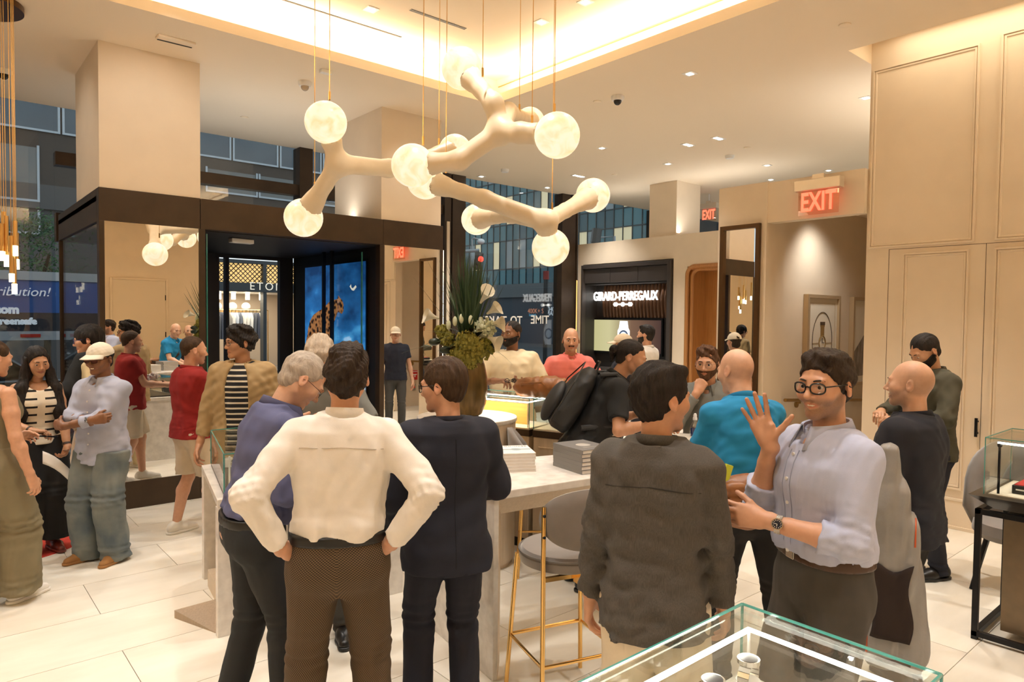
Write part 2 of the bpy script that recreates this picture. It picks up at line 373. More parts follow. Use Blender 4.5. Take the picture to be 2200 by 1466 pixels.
# ------------------------------------------------------------------ floor of stone tiles
fl = struct('floor', MB().box(-6, -5.5, -.08, 19, VF+.1, -.007), GROUT)
TW, TH = 1.234, .617
tile_me = MB().box(-TW/2+.002, -TH/2+.002, -.007, TW/2-.002, TH/2-.002, 0).mesh('tile', TILE)
cells = []
for j in range(-15, 11):
    vy = 4.94+TH*j+TH/2
    if vy < -5.2 or vy > VF: continue
    off = .835 if j % 2 == 0 else 1.45
    for i in range(-6, 15):
        ux = off+TW*i+TW/2
        if ux < -5.4 or ux > 18.4: continue
        P = Vector((ux, vy, 0))-CAMP; d = P.dot(FW); sx = P.dot(RT)/d*F if d > .3 else 9e9
        cells.append((0 if abs(sx) < 1400 else 1, P.length, ux, vy))
cells.sort(); rest = MB()
for k, (_, _, ux, vy) in enumerate(cells):
    if k < 290: o = link('tile', tile_me, fl); o.location = (ux, vy, 0)
    else: rest.box(ux-TW/2+.002, vy-TH/2+.002, -.007, ux+TW/2-.002, vy+TH/2-.002, 0)
o = rest.build('tile_field', TILE, fl); o['kind'] = 'stuff'
# ------------------------------------------------------------------ ceiling with a lit tray
m = MB(); t = .10
m.box(TU, VR, ZC, 19, VF, ZC+t); m.box(TU, -5.5, ZC, 6.68, VR, ZC+t); m.box(-6, TV, ZC, TU, VF, ZC+t)
m.box(-6, -5.5, ZC, -4.2, TV, ZC+t); m.box(-4.2, -5.5, ZC, TU, -3.8, ZC+t)
m.box(UR+.15, -5.5, ZC, 19, VR, ZC+t)
ce = struct('ceiling', m, CEIL)
m = MB(); a, b = TU+.26, TV+.26; zt = 4.86
m.box(-4.46, -4.06, zt, a, b, zt+.08); m.box(a, -4.06, ZC+t, a+.08, b, zt); m.box(-4.46, b, ZC+t, a+.08, b+.08, zt); m.box(-4.54, -4.06, ZC+t, -4.46, b, zt); m.box(-4.46, -4.14, ZC+t, a, -4.06, zt)
m.box(6.60, -5.5, ZC+t, 6.68, VR+.08, ZC+.4); m.box(6.68, VR, ZC+t, 7.3, VR+.08, ZC+.4); m.box(6.6, -5.5, ZC+.4, 7.3, VR+.08, ZC+.46)
m.build('tray_panel', CEIL, ce)
# dark linear air slots in the tray
m = MB()
for (x0, y0, x1, y1) in [(-.3, 6.38, 3.9, 6.405), (4.62, 6.38, 4.9, 6.405), (3.62, 5.75, 4.28, 5.79)]: m.box(x0, y0, zt-.004, x1, y1, zt+.002)
m.build('air_slot', BLACK, ce)
MB().tube([(TU+.24, -3.9, zt-.10), (TU+.24, TV+.2, zt-.10)], .006, 6).build('painted_gap_shade', mat('painted_gap_shade', (.30, .17, .06), .8), ce)  # solid brown tube, its colour painting a line of shade along the tray
# ------------------------------------------------------------------ walls
rw = struct('wall_right', MB().box(UR, -5.5, 0, UR+.15, VR, ZC+.4), WALL)
m = MB(); x = UR
m.box(x-.02, -5.5, 0, x, VR, .26); m.box(x-.028, -5.5, .26, x, VR, .285); m.box(x-.034, -5.5, 0, x, VR, .03)
o = m.build('baseboard_right', WALL, None, bev=.003); o['kind'] = 'structure'
def frame_on_right(v1, v0, z0, z1, w=.045, dp=.018):
    for (q, e0) in ((0, dp), (.022, dp*.55)):
        m = MB(); wq = w*.5
        o_ = [(v1-q, z0+q), (v0+q, z0+q), (v0+q, z1-q), (v1-q, z1-q)]; i_ = [(v1-q-wq, z0+q+wq), (v0+q+wq, z0+q+wq), (v0+q+wq, z1-q-wq), (v1-q-wq, z1-q-wq)]
        vs = [(UR, y, z) for y, z in o_]+[(UR-e0, y, z) for y, z in [(a_+(b_-a_)*.2, c_+(d_-c_)*.2) for (a_, c_), (b_, d_) in zip(o_, i_)]]+[(UR-e0, y, z) for y, z in [(a_+(b_-a_)*.8, c_+(d_-c_)*.8) for (a_, c_), (b_, d_) in zip(o_, i_)]]+[(UR, y, z) for y, z in i_]
        fs = [(r*4+k, r*4+(k+1) % 4, (r+1)*4+(k+1) % 4, (r+1)*4+k) for r in range(3) for k in range(4)]
        m.add(vs, fs).build('molding', WALL, rw)
pv = on(2108, 85, u=UR).y; pv2 = on(2152, 75, u=UR).y
zs = on(1910, 537, u=UR).z; dv = on(1910, 537, u=UR).y; dv2 = on(2113, 700, u=UR).y
frame_on_right(VR-.02, pv, zs+.02, on(1870, 153, u=UR).z)
frame_on_right(pv2, -.6, zs+.02, on(2152, 72, u=UR).z)
frame_on_right(-.95, -3.2, zs+.02, on(2152, 72, u=UR).z)
frame_on_right(pv2, -.6, .36, zs-.04); frame_on_right(on(1935, 700, u=UR).y, on(2078, 700, u=UR).y, .36, zs-.04)
m = MB(); g = .004
SEAM = mat('door_seam', (.10, .065, .035), .9)
m.box(UR-.0015, dv, .29, UR+.01, dv-g, zs); m.box(UR-.0015, dv, zs, UR+.01, -.7, zs+g); m.box(UR-.0015, dv2, .29, UR+.01, dv2-g, zs)
m.build('door_seam', SEAM, rw)
h_ = on(2100, 918, u=UR)
dh = MB().box(UR-.05, h_.y-.012, h_.z-.085, UR-.035, h_.y+.012, h_.z+.085).box(UR-.05, h_.y-.01, h_.z-.06, UR, h_.y+.01, h_.z-.045).box(UR-.05, h_.y-.01, h_.z+.045, UR, h_.y+.01, h_.z+.06).build('door_pull', BLACK, rw, bev=.003)
bw = struct('wall_back', MB().box(-6, -5.6, 0, UR+.15, -5.5, ZC+.4), WALL)
vb = 2*V0+5.5; d0 = on(240, 600, v=vb); d1 = on(355, 600, v=vb)
dr = sempty('door_1')
MB().box(d0.x, -5.5, 0, d1.x, -5.47, d0.z).build('door_leaf', mat('door_paint', (.74, .63, .48), .6), dr, bev=.004)
m = MB(); w = .05
m.box(d0.x-w, -5.5, 0, d0.x, -5.45, d0.z+w).box(d1.x, -5.5, 0, d1.x+w, -5.45, d0.z+w).box(d0.x, -5.5, d0.z, d1.x, -5.45, d0.z+w).build('door_frame', WALL, dr, bev=.006)
for zz in (.35, 1.35, 2.35): MB().cyl((d1.x-.005, -5.46, zz-.07), (d1.x-.005, -5.46, zz+.07), .014, n=8).build('hinge', BLACK, dr)
struct('wall_left', MB().box(-6.1, -5.6, 0, -6, VF, ZC+.4), WALL)
struct('wall_far', MB().box(19, VR, 0, 19.1, VF, ZC+.1), WALL)
# piers that stand above the entrance vestibule
struct('wall_pier_left', MB().box(U0+.01, V0+.015, ZT-.05, on(430, 300, v=V0+.015).x, 8.72, ZC), WALL)
struct('wall_pier_right', MB().box(4.29, V0+.015, ZT-.05, U1-.03, 8.72, ZC), WALL)
# ------------------------------------------------------------------ partition with mirror, lintel and corridor
struct('wall_lintel', MB().box(7.12, VR, 2.98, 7.26, 3.985, 3.42), WALL)
mc = struct('wall_mirror_pier', MB().box(7.10, 3.975, 0, 7.5, 4.58, 3.43), WALL)
struct('wall_corridor_left', MB().box(7.5, 4.0, 0, 10.28, 4.1, 3.42), WALL)
struct('wall_corridor_right', MB().box(7.35, 2.40, 0, 10.3, 2.45, 3.42), WALL)
struct('wall_corridor_end', MB().box(10.3, 2.4, 0, 10.4, 4.1, 3.42), WALL)
struct('ceiling_corridor', MB().box(7.35, 2.45, 3.3, 10.28, 4.0, 3.4), CEIL)
# ------------------------------------------------------------------ entrance vestibule
UA, UB = on(431, 480, v=V0).x, on(823, 480, v=V0).x        # door opening
VB = 9.95
ve = empty('entrance_vestibule', (U0, V0, 0), 0, 'dark bronze entrance vestibule with mirror panels beside an open doorway', 'vestibule')
def vp(name, mb, m, bev=.003):
    o = mb.build(name, m, None, bev=bev); o.parent = ve; o.location = (-U0, -V0, 0); return o
vp('header', MB().box(U0, V0, ZG, UA-.004, V0+.12, ZT), BRONZE)
vp('header', MB().box(UA, V0-.004, ZG-.0, UB-.0, V0+.12, ZT-.002), BRONZE)
vp('header', MB().box(UB+.004, V0, ZG, U1, V0+.12, ZT), BRONZE)
vp('header', MB().box(U0, V0+.12, ZG, U0+.08, VB, ZT), BRONZE)
vp('header', MB().box(U1-.08, V0+.12, ZG, U1, VB, ZT), BRONZE)
for (a, b) in [(U0, U0+.045), (UA-.02, UA+.045), (UB-.045, UB+.02), (U1-.05, U1)]:
    vp('post', MB().box(a, V0-.006, 0, b, V0+.10, ZG), BRONZE)
vp('post', MB().box(U0, VB-.05, 0, U0+.06, VB, ZG), BRONZE); vp('post', MB().box(U1-.06, VB-.05, 0, U1, VB, ZG), BRONZE)
zb = on(263.5, 1037.2, v=V0).z
vp('base_panel', MB().box(U0+.045, V0-.006, 0, UA-.02, V0+.08, zb), BRONZE)
vp('base_panel', MB().box(UB+.02, V0-.006, 0, U1-.05, V0+.08, zb), BRONZE)
vp('mirror_panel', MB().box(U0+.046, V0, zb, UA-.021, V0+.02, ZG), MIRROR, 0)
vp('mirror_panel', MB().box(UB+.021, V0, zb, U1-.051, V0+.02, ZG), MIRROR, 0)
vp('base_rail', MB().box(U0, V0+.10, 0, U0+.05, VB-.05, .10), mat('steel_rail', (.30, .25, .20), .35, metal=.8))
vp('glass_panel', MB().box(U0+.02, V0+.10, .10, U0+.03, VB-.05, ZG), WGLASS, 0)
vp('backing', MB().box(U0+.05, V0+.03, 0, UA-.03, V0+.07, ZG), DARK, 0); vp('backing', MB().box(UB+.03, V0+.03, 0, U1-.05, V0+.07, ZG), DARK, 0)
vp('inner_wall', MB().box(UA-.06, V0+.1, 0, UA, VF-.1, ZG), DARK, 0); vp('inner_wall', MB().box(UB, V0+.1, 0, UB+.06, VF-.1, ZG), DARK, 0)
vp('canopy_ceiling', MB().box(UA-.06, V0+.1, ZG-.01, UB+.06, VF-.1, ZG+.06), DARK, 0); vp('roof', MB().box(U0, V0+.1, ZT-.12, U1, VB, ZT-.07), DARK, 0)
vp('led_strip', MB().box(U1+.005, V0+.02, .3, U1+.022, V0+.05, ZG), LEDS, 0)
vp('side_wall', MB().box(U1-.06, V0+.12, 0, U1-.02, VB, ZG), DARK, 0)
MB().box(0, 0, 0, .26, .10, .05).build('emergency_light', WHITE, None, bev=.01)
o = bpy.data.objects['emergency_light']; q = on(518, 521, z=ZG-.06); o.location = (q.x-.1, q.y, ZG-.065); o.rotation_euler.z = .1
tag(o, 'small white light fitting under the vestibule ceiling', 'light')
# screens and inner door
VSN, VSF = 7.86, 9.65
adv = empty('advert_screen', (UB, VSF, .35), 0, 'tall lit screen showing a leopard on a rock against blue sky', 'screen')
SKYM = bpy.data.materials.new('screen_sky'); SKYM.use_nodes = True; nt = SKYM.node_tree; bs = nt.nodes['Principled BSDF']; L = nt.links.new
tc = nt.nodes.new('ShaderNodeTexCoord'); mp = nt.nodes.new('ShaderNodeMapping'); mp.inputs['Scale'].default_value = (1, 1.1, 2.0); nz = nt.nodes.new('ShaderNodeTexNoise'); nz.inputs['Scale'].default_value = 1.7; nz.inputs['Detail'].default_value = 7
sp = nt.nodes.new('ShaderNodeSeparateXYZ'); rp = nt.nodes.new('ShaderNodeValToRGB'); mr = nt.nodes.new('ShaderNodeMapRange'); mr.inputs[1].default_value = 0; mr.inputs[2].default_value = 2.2; mr.inputs[3].default_value = .30; mr.inputs[4].default_value = -.22
ad = nt.nodes.new('ShaderNodeMath'); ad.operation = 'ADD'
L(tc.outputs['Object'], mp.inputs[0]); L(mp.outputs[0], nz.inputs['Vector']); L(tc.outputs['Object'], sp.inputs[0]); L(sp.outputs[2], mr.inputs[0]); L(nz.outputs[0], ad.inputs[0]); L(mr.outputs[0], ad.inputs[1]); L(ad.outputs[0], rp.inputs[0])
e = rp.color_ramp.elements; e[0].position = .22; e[0].color = (.003, .025, .085, 1); e[1].position = .86; e[1].color = (.75, .85, .95, 1); q = e.new(.5); q.color = (.012, .10, .28, 1); q = e.new(.64); q.color = (.05, .25, .50, 1)
L(rp.outputs[0], bs.inputs['Emission Color']); bs.inputs['Emission Strength'].default_value = 1.15; bs.inputs['Base Color'].default_value = (.01, .02, .04, 1); bs.inputs['Roughness'].default_value = .25
def ap(name, mb, m, bev=0):
    o = mb.build(name, m, None, bev=bev); o.parent = adv; return o
Ls = VSF-VSN; ZS = 2.60-.35
ap('screen_panel', MB().box(-.03, -Ls, 0, -.018, 0, ZS), SKYM); ap('screen_frame', MB().box(-.018, -Ls-.03, -.03, -.001, .03, ZS+.03), BLACK)
# the leopard, a flat picture on the screen (y runs from 0 far to -Ls near; seen from the room far is left)
LEO = bpy.data.materials.new('leopard_picture'); LEO.use_nodes = True; nt = LEO.node_tree; bs = nt.nodes['Principled BSDF']; L = nt.links.new
tc = nt.nodes.new('ShaderNodeTexCoord'); vo = nt.nodes.new('ShaderNodeTexVoronoi'); vo.inputs['Scale'].default_value = 17; rp = nt.nodes.new('ShaderNodeValToRGB'); mp = nt.nodes.new('ShaderNodeMapping'); mp.inputs['Scale'].default_value = (1, .8, 1)
L(tc.outputs['Object'], mp.inputs[0]); L(mp.outputs[0], vo.inputs['Vector']); L(vo.outputs['Distance'], rp.inputs[0]); e = rp.color_ramp.elements
e[0].position = .30; e[0].color = (.006, .004, .004, 1); e[1].position = .62; e[1].color = (.36, .15, .05, 1); L(rp.outputs[0], bs.inputs['Emission Color']); bs.inputs['Emission Strength'].default_value = .8; bs.inputs['Base Color'].default_value = (.02, .01, .01, 1)
def sp_(px, py): q = on(px, py, u=UB-.02); return (-.0335, q.y-VSF, q.z-.35)
leo = [(662, 722), (664, 706), (668, 690), (675, 677), (686, 669), (698, 662), (708, 650), (715, 646), (726, 643), (729, 635), (732, 640), (737, 645), (740, 655), (740, 668), (736, 675), (732, 672), (728, 671), (724, 680), (720, 692), (716, 704), (712, 722), (709, 745), (706, 790), (694, 790), (694, 740), (690, 728), (684, 735), (682, 760), (676, 790), (664, 790), (668, 745), (664, 740), (661, 760), (658, 770), (657, 745)]
m = MB(); m.add([sp_(*q) for q in leo], [tuple(range(len(leo)))]); lo_ = ap('leopard_picture', m, LEO)
bmm = bmesh.new(); bmm.from_mesh(lo_.data); bmesh.ops.triangulate(bmm, faces=bmm.faces); bmm.to_mesh(lo_.data); bmm.free()
m = MB(); rock = [(656, 800), (660, 785), (690, 788), (715, 782), (740, 800), (760, 820), (775, 900), (656, 900)]
m.add([sp_(*q) for q in rock], [tuple(range(len(rock)))]); ap('rock_picture', m, emis('rock_picture', (.02, .022, .03), .6))
m = MB(); m.add([sp_(*q) for q in [(753, 616), (756, 611), (757, 618), (760, 620), (766, 613), (768, 617), (762, 625), (758, 624)]], [tuple(range(8))]); ap('bird_picture', m, emis('bird_picture', (.7, .68, .6), .8))
# inner glazed door leaves and street door
idr = sempty('door_2')
for (uu) in (UB-.10,):
    m = MB(); m.box(uu-.05, 8.55, 0, uu-.01, 8.60, ZG).box(uu-.05, 8.80, 0, uu-.01, 8.84, ZG); m.build('door_stile', BLACK, idr)
MB().box(UB-.14, 7.75, .02, UB-.13, 8.56, 2.7).build('door_pane', GLASS, idr)
MB().box(UB-.142, 7.735, 0, UB-.128, 7.75, 2.7).box(UA+.10, 7.612, 0, UA+.112, 7.62, 2.75).build('door_edge', GEDGE, idr)
MB().box(UA+.10, 7.62, .02, UA+.112, 8.5, 2.7).build('door_pane', GLASS, idr)
sd0, sd1 = on(462, 600, v=VF).x, on(597, 600, v=VF).x
m = MB(); zz = on(520, 556, v=VF).z
m.box(UA, VF-.08, 0, sd0, VF+.02, ZG).box(sd1, VF-.08, 0, UB, VF+.02, ZG).box(sd0, VF-.08, zz, sd1, VF+.02, ZG).box(sd0+.12, VF-.08, 0, sd0+.17, VF+.02, zz).box(sd0, VF-.06, 0, sd0+.04, VF, zz)
m.build('street_door_frame', DARK, idr)
# ------------------------------------------------------------------ shop front
def window(name, u0, u1, z0, z1, mull, trans=(), mat_=None):
    w = sempty(name)
    MB().box(u0, VF, z0, u1, VF+.012, z1).build('pane', WGLASS, w)
    for (a, b) in mull: MB().box(a, VF-.14, z0, b, VF+.10, z1).build('mullion', BRONZE, w)
    for (a, b) in trans: MB().box(u0, VF-.10, a, u1, VF+.06, b).build('transom', mat_ or BRONZE, w)
    return w
mul = lambda x: on(x, 560, v=VF).x
window('window_1', -6, U0, 0, ZC, [(-6, -5.9), (-2.4, -2.25)], [(0, .12)])
tz = on(520, 398, v=VF).z
window('window_2', U0, mul(957), ZT-.3, ZC, [(mul(636), mul(664))], [(tz-.06, tz+.10), (ZT-.3, ZT+.05)], BRONZE)
window('window_3', mul(957), 10.7, 0, ZC, [(mul(957)-.12, mul(957)+.02), (mul(962), mul(990)), (mul(1197), mul(1226)), (mul(1228), mul(1231))], [(0, .12)])
window('window_4', 10.7, 19, 0, ZC, [(13, 13.2), (16, 16.2)], [(0, .1)])
o = MB().box(mul(955)-.06, VF-.16, 0, mul(955), VF-.1, 3.6).build('trim_1', WALL); o['kind'] = 'structure'
# golden light edge of the booth beside the glass
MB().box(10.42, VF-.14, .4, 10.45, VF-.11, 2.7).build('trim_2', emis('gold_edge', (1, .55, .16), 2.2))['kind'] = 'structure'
# lettering on the glass, read from the street
LET = mat('white_vinyl', (.75, .73, .68), .6)
wtxt = empty('window_lettering', (9.9, VF-.012, 1.8), 0, 'white serif lettering on the shop window, reversed seen from inside', 'lettering')
for s_, px, py, hh in [('Time', 1160, 688, .235), ('To', 1109, 689, .22), ('Take', 1064, 690, .235)]:
    q = on(px, py, v=VF-.01); text('word', s_.upper(), hh, (q.x, q.y, q.z), (1, 0, 0), (0, 0, 1), LET, wtxt, mirror=True, bold=.004, extrude=.001)
# ------------------------------------------------------------------ sculptural chandelier
PLASTER = mat('pale_plaster', (.80, .68, .50), .45, var=.04, vscale=6)
ALAB = bpy.data.materials.new('lit_alabaster'); ALAB.use_nodes = True; nt = ALAB.node_tree; bs = nt.nodes['Principled BSDF']; L = nt.links.new
tc = nt.nodes.new('ShaderNodeTexCoord'); nz = nt.nodes.new('ShaderNodeTexNoise'); nz.inputs['Scale'].default_value = 7; nz.inputs['Detail'].default_value = 7; nz.inputs['Distortion'].default_value = 1.4
rp = nt.nodes.new('ShaderNodeValToRGB'); e = rp.color_ramp.elements; e[0].position = .30; e[0].color = (1, .66, .30, 1); e[1].position = .58; e[1].color = (1, .90, .66, 1)
L(tc.outputs['Object'], nz.inputs['Vector']); L(nz.outputs[0], rp.inputs[0]); L(rp.outputs[0], bs.inputs['Emission Color']); bs.inputs['Emission Strength'].default_value = .78; bs.inputs['Base Color'].default_value = (.35, .30, .22, 1); bs.inputs['Roughness'].default_value = .3
GR = .15
def gl(px, py, r): return at(px, py, GR*F/r)
def chandelier(name, label, ctr, ends, cables, extra=()):
    root = empty(name, ctr, 0, label, 'chandelier', 'branching globe chandeliers')
    sd = SDF(.012); c = Vector((0, 0, 0))
    for (e_, via) in ends:
        q = e_-ctr; v_ = (via-ctr) if via is not None else None
        tip = q; base = c if v_ is None else v_
        d = (tip-base).normalized(); neck = tip-d*.075; mid = base+(neck-base)*.42; fl_ = base+(neck-base)*.78
        if v_ is not None: sd.cone(c, v_, .074, .066, .06)
        sd.cone(base, mid, .074 if v_ is None else .066, .060, .05); sd.cone(mid, fl_, .060, .076, .03); sd.cone(fl_, neck, .076, .112, .03)
    for (e_, via) in ends:
        q = e_-ctr; sd.sell(q, (GR*.985,)*3, .004)
    br_ = sdf_obj('branch', sd, PLASTER, root); mo_ = br_.modifiers.new('even', 'SMOOTH'); mo_.factor = .5; mo_.iterations = 12
    for (e_, via) in ends:
        o = MB().sphere((0, 0, 0), GR, 32, 20).build('globe', ALAB, root, smooth=True); o.location = e_-ctr; o.rotation_euler = (random.random()*6, random.random()*6, 0)
    for (px, py, d) in cables:
        b = at(px, py, d)-ctr; top = (zt if (b+ctr).x < TU and (b+ctr).y < TV else ZC)-ctr.z
        MB().cyl(b, (b.x, b.y, top), .003, n=6).build('cable', BRASS, root); MB().cyl(b, (b.x, b.y, b.z+.06), .008, n=8).build('cable_grip', BRASS, root)
    return root
G = dict(g1=gl(652, 468, 41), g2=gl(700, 263, 44.5), g3=gl(887, 356, 46), g4=gl(914, 388, 40), g5=gl(993, 147, 44.5), g6=gl(1197, 291, 49), g7=gl(1139, 262, 31), g8=gl(978, 324, 35), g9=gl(1024, 472, 33), g10=gl(1183, 532, 40.5), g11=gl(1274, 420, 36.5))
chandelier('globe_chandelier', 'branching pale chandelier with lit alabaster globes nearest the entrance vestibule', at(726, 352, 5.15), [(G['g1'], None), (G['g2'], None), (G['g8'], at(835, 362, 5.5))], [(676, 408, 5.4), (708, 215, 5.0), (943, 312, 6.2)])
chandelier('globe_chandelier', 'uppermost branching pale chandelier with lit alabaster globes', at(1076, 282, 4.8), [(G['g3'], at(985, 345, 4.75)), (G['g5'], at(1060, 222, 4.78)), (G['g6'], at(1120, 286, 4.62)), (G['g7'], at(1092, 240, 5.4))], [(909, 312, 4.75), (1037, 165, 4.7), (1116, 240, 5.7), (1143, 268, 4.6), (1191, 243, 4.5)])
chandelier('globe_chandelier', 'lowest branching pale chandelier with lit alabaster globes above the bar table', at(1172, 476, 5.35), [(G['g4'], at(1040, 428, 5.3)), (G['g10'], None), (G['g11'], None), (G['g9'], at(1100, 462, 5.9))], [(958, 372, 5.3), (1186, 452, 5.4)])
# ------------------------------------------------------------------ cluster of brass tube pendants
GOLD = mat('brushed_gold', (.80, .52, .20), .3, metal=1.0)
TUBEL = emis('lit_crystal', (1, .86, .58), 6)
q = on(6, 8, z=ZC); 
cl = empty('tube_pendant', (q.x-.15, q.y+.05, ZC), 0, 'cluster of slim brass tube pendants with lit tips hanging from a round plate', 'pendant lamp')
MB().cyl((0, 0, -.05), (0, 0, 0), .30, n=40).build('ceiling_plate', mat('plate_bronze', (.14, .07, .03), .3, metal=.8), cl, smooth=True)
def drop(x, y, ztop, lg, ll):
    MB().cyl((x, y, ztop), (x, y, -.05), .0025, n=5).build('cord', GOLD, cl); MB().cyl((x, y, ztop-lg), (x, y, ztop), .017, n=12).build('tube', GOLD, cl, smooth=True); MB().cyl((x, y, ztop-lg-ll), (x, y, ztop-lg), .0185, n=12).build('lit_tip', TUBEL, cl, smooth=True)
for (px, y0, y1, y2) in [(8, 455, 534, 556), (13, 464, 548, 573), (32, 475, 528, 0), (24, 507, 588, 606), (30, 532, 610, 632), (35, 500, 557, 579), (3, 480, 540, 560)]:
    d = 5.5+random.uniform(-.12, .12); a = at(px, y0, d)-cl.location; z1 = (at(px, y1, d)-cl.location).z; z2 = (at(px, y2 or y1+22, d)-cl.location).z
    drop(a.x, a.y, a.z, a.z-z1, z1-z2)
for k in range(8): drop(-.05-random.random()*.2-(.15 if k % 2 else 0), random.uniform(-.2, .2), -1.3-random.random()*.6, .3, .1)
spot('pendant_glow', cl.location+Vector((0, 0, -1.9)), 25, 150, .8, .1, cl.location+Vector((0, 0, -4)))
# ------------------------------------------------------------------ ceiling devices
def ceil_at(px, py, z=ZC): q = on(px, py, z=z); return q
SPOTLIT = emis('spot_lens', (1, .93, .8), 20)
lamp_me = {}
def downlight(px, py, n=1, z=ZC, axis=0):
    q = ceil_at(px, py, z); r = empty('recessed_downlight', (q.x, q.y, z), PI/2*axis, None, 'downlight', 'recessed ceiling downlights')
    w = .09*n+.03
    MB().box(-w/2, -.06, -.006, w/2, .06, 0).build('trim_plate', WHITE, r)
    for i in range(n):
        c = (i-(n-1)/2)*.09; MB().box(c-.03, -.028, -.009, c+.03, .028, -.004).build('lens', SPOTLIT, r)
    return r
for i, (px, py, n, z, lab) in enumerate([(797, 20, 1, zt, 'square downlight in the lit tray, nearest the left cove'), (1163, 47, 1, zt, 'square downlight in the lit tray right of the globes'), (1258, 4, 1, zt, 'square downlight in the lit tray at the top edge of the photo'),
        (1482, 158, 1, ZC, 'single downlight in the plain ceiling beside the dome camera'), (1478, 311, 2, ZC, 'double downlight in the plain ceiling, left one of the pair'), (1543, 297, 2, ZC, 'double downlight in the plain ceiling, right one of the pair'),
        (1860, 210, 1, ZC, 'downlight cut off by the corner of the panelled wall'), (1293, 318, 1, ZC, 'small downlight right of the large front globe'), (1435, 352, 1, ZC, 'small downlight above the white square pillar'),
        (1648, 355, 1, ZC, 'small downlight above the framed tall mirror'), (1656, 386, 1, ZC, 'downlight just above the mirror pier top'), (1780, 366, 1, ZC, 'downlight just above the large exit sign'), (1243, 378, 3, ZC, 'triple downlight above the right globes'), (1176, 403, 1, ZC, 'tiny downlight near the glass front'), (1034, 379, 1, ZC, 'tiny downlight above the curved branch')]):
    downlight(px, py, n, z)['label'] = lab
def disc(px, py, r, h, m, name, label, cat, z=ZC, dome=None):
    q = ceil_at(px, py, z); o = empty(name, (q.x, q.y, z), 0, label, cat)
    MB().lathe([(r, 0), (r, -h*.6), (r*.85, -h), (0.0001, -h)][::-1], n=24).build('housing', m, o, smooth=True)
    if dome: MB().sphere((0, 0, -h), (r*.62, r*.62, r*.7), 20, 12).build('dome', dome, o, smooth=True)
BLD = mat('smoked_dome', (.02, .018, .016), .08)
disc(1327, 207, .075, .05, WHITE, 'dome_camera', 'white dome security camera on the plain ceiling', 'camera', dome=BLD)
disc(1196, 243, .07, .045, WHITE, 'dome_camera', 'dome camera half hidden behind the large right globe', 'camera', dome=BLD)
disc(8, 150, .075, .05, WHITE, 'dome_camera', 'dome camera at the left edge behind the pendant cords', 'camera', dome=BLD)
disc(1228, 420, .08, .05, BLACK, 'dome_camera', 'black dome camera by the glass front', 'camera', dome=BLD)
disc(655, 176, .07, .05, WHITE, 'smoke_detector', 'white smoke alarm with clear strobe on the left ceiling', 'smoke detector', dome=mat('clear_strobe', (.45, .36, .26), .2))
disc(1568, 334, .07, .05, WHITE, 'smoke_detector', 'round white smoke detector right of the double downlights', 'smoke detector')
disc(1085, 364, .07, .05, WHITE, 'smoke_detector', 'round white smoke detector near the glass front', 'smoke detector')
for (px, py, lab) in [(1283, 218, 'flat sprinkler cover left of the dome camera'), (1815, 53, 'flat sprinkler cover near the wall light slot'), (1605, 317, 'flat sprinkler cover right of the double downlights'), (525, 252, 'flat sprinkler cover on the ceiling above the vestibule'), (1320, 375, 'flat sprinkler cover above the right globes')]:
    disc(px, py, .05, .012, CEIL, 'sprinkler_cover', lab, 'sprinkler')
q = ceil_at(378, 86); o = empty('air_diffuser', (q.x, q.y, ZC), 0, 'white slot air diffuser on the ceiling above the left pier', 'air vent')
MB().box(-.16, -.06, -.02, .16, .06, 0).build('plate', CEIL, o, bev=.004); MB().box(-.15, .03, -.024, .15, .05, -.018).build('slot', BLACK, o)
q = ceil_at(700, 151); tag(MB().box(q.x-.06, q.y-.035, ZC-.035, q.x+.06, q.y+.035, ZC).build('junction_box', WHITE, bev=.004), 'small white ceiling box beside the smoke alarm', 'junction box')
# ------------------------------------------------------------------ exit signs
RED = emis('exit_red', (1, .10, .05), 2.6)
def exit_sign(loc, w, right, label, lab_z):
    r = Vector(right).normalized(); n = r.cross(Vector((0, 0, 1))); o = empty('exit_sign', loc, math.atan2(r.y, r.x), label, 'exit sign')
    MB().box(-w/2-.03, -.05, 0, w/2+.03, .05, .11).build('housing', mat('aluminium', (.70, .62, .50), .35, metal=.5), o, bev=.006)
    MB().box(-w/2, -.006, -.25, w/2, .006, 0).build('plate', glass_mat('sign_glass', (.95, .82, .74), boost=3), o)
    me = text_mesh('EXIT', .27, extrude=.003, bold=.006); me.materials.append(RED); me.transform(Matrix.Translation((0, 0, 0))); 
    xs = [v.co.x for v in me.vertices]; k = (w*.86)/(max(xs)-min(xs)); me.transform(Matrix(((k, 0, 0, 0), (0, 0, -1, -.01), (0, 1, 0, -.125), (0, 0, 0, 1))))
    link('lettering', me, o)
    MB().box(-.06, -.02, .11, .06, .02, .16).build('bracket', mat('aluminium', (.7, .62, .5)), o)
    return o
s1 = on(1758, 428, u=7.02); exit_sign((7.02, s1.y, on(1757, 408, u=7.02).z), .42, (0, -1, 0), 'large red EXIT sign on the white lintel above the corridor', 0)
s2 = on(1523, 449, u=12.2); exit_sign((12.2, s2.y, s2.z), .34, (0, -1, 0), 'small red EXIT sign hanging in the far room', 0); MB().cyl((12.2, s2.y, s2.z+.1), (12.2, s2.y, ZC), .012, n=8).build('stem', WHITE, None)
o = bpy.data.objects['stem']; p_ = bpy.data.objects['exit_sign.001']; o.parent = p_; o.matrix_parent_inverse = Matrix.LocRotScale(p_.location, p_.rotation_euler, None).inverted()
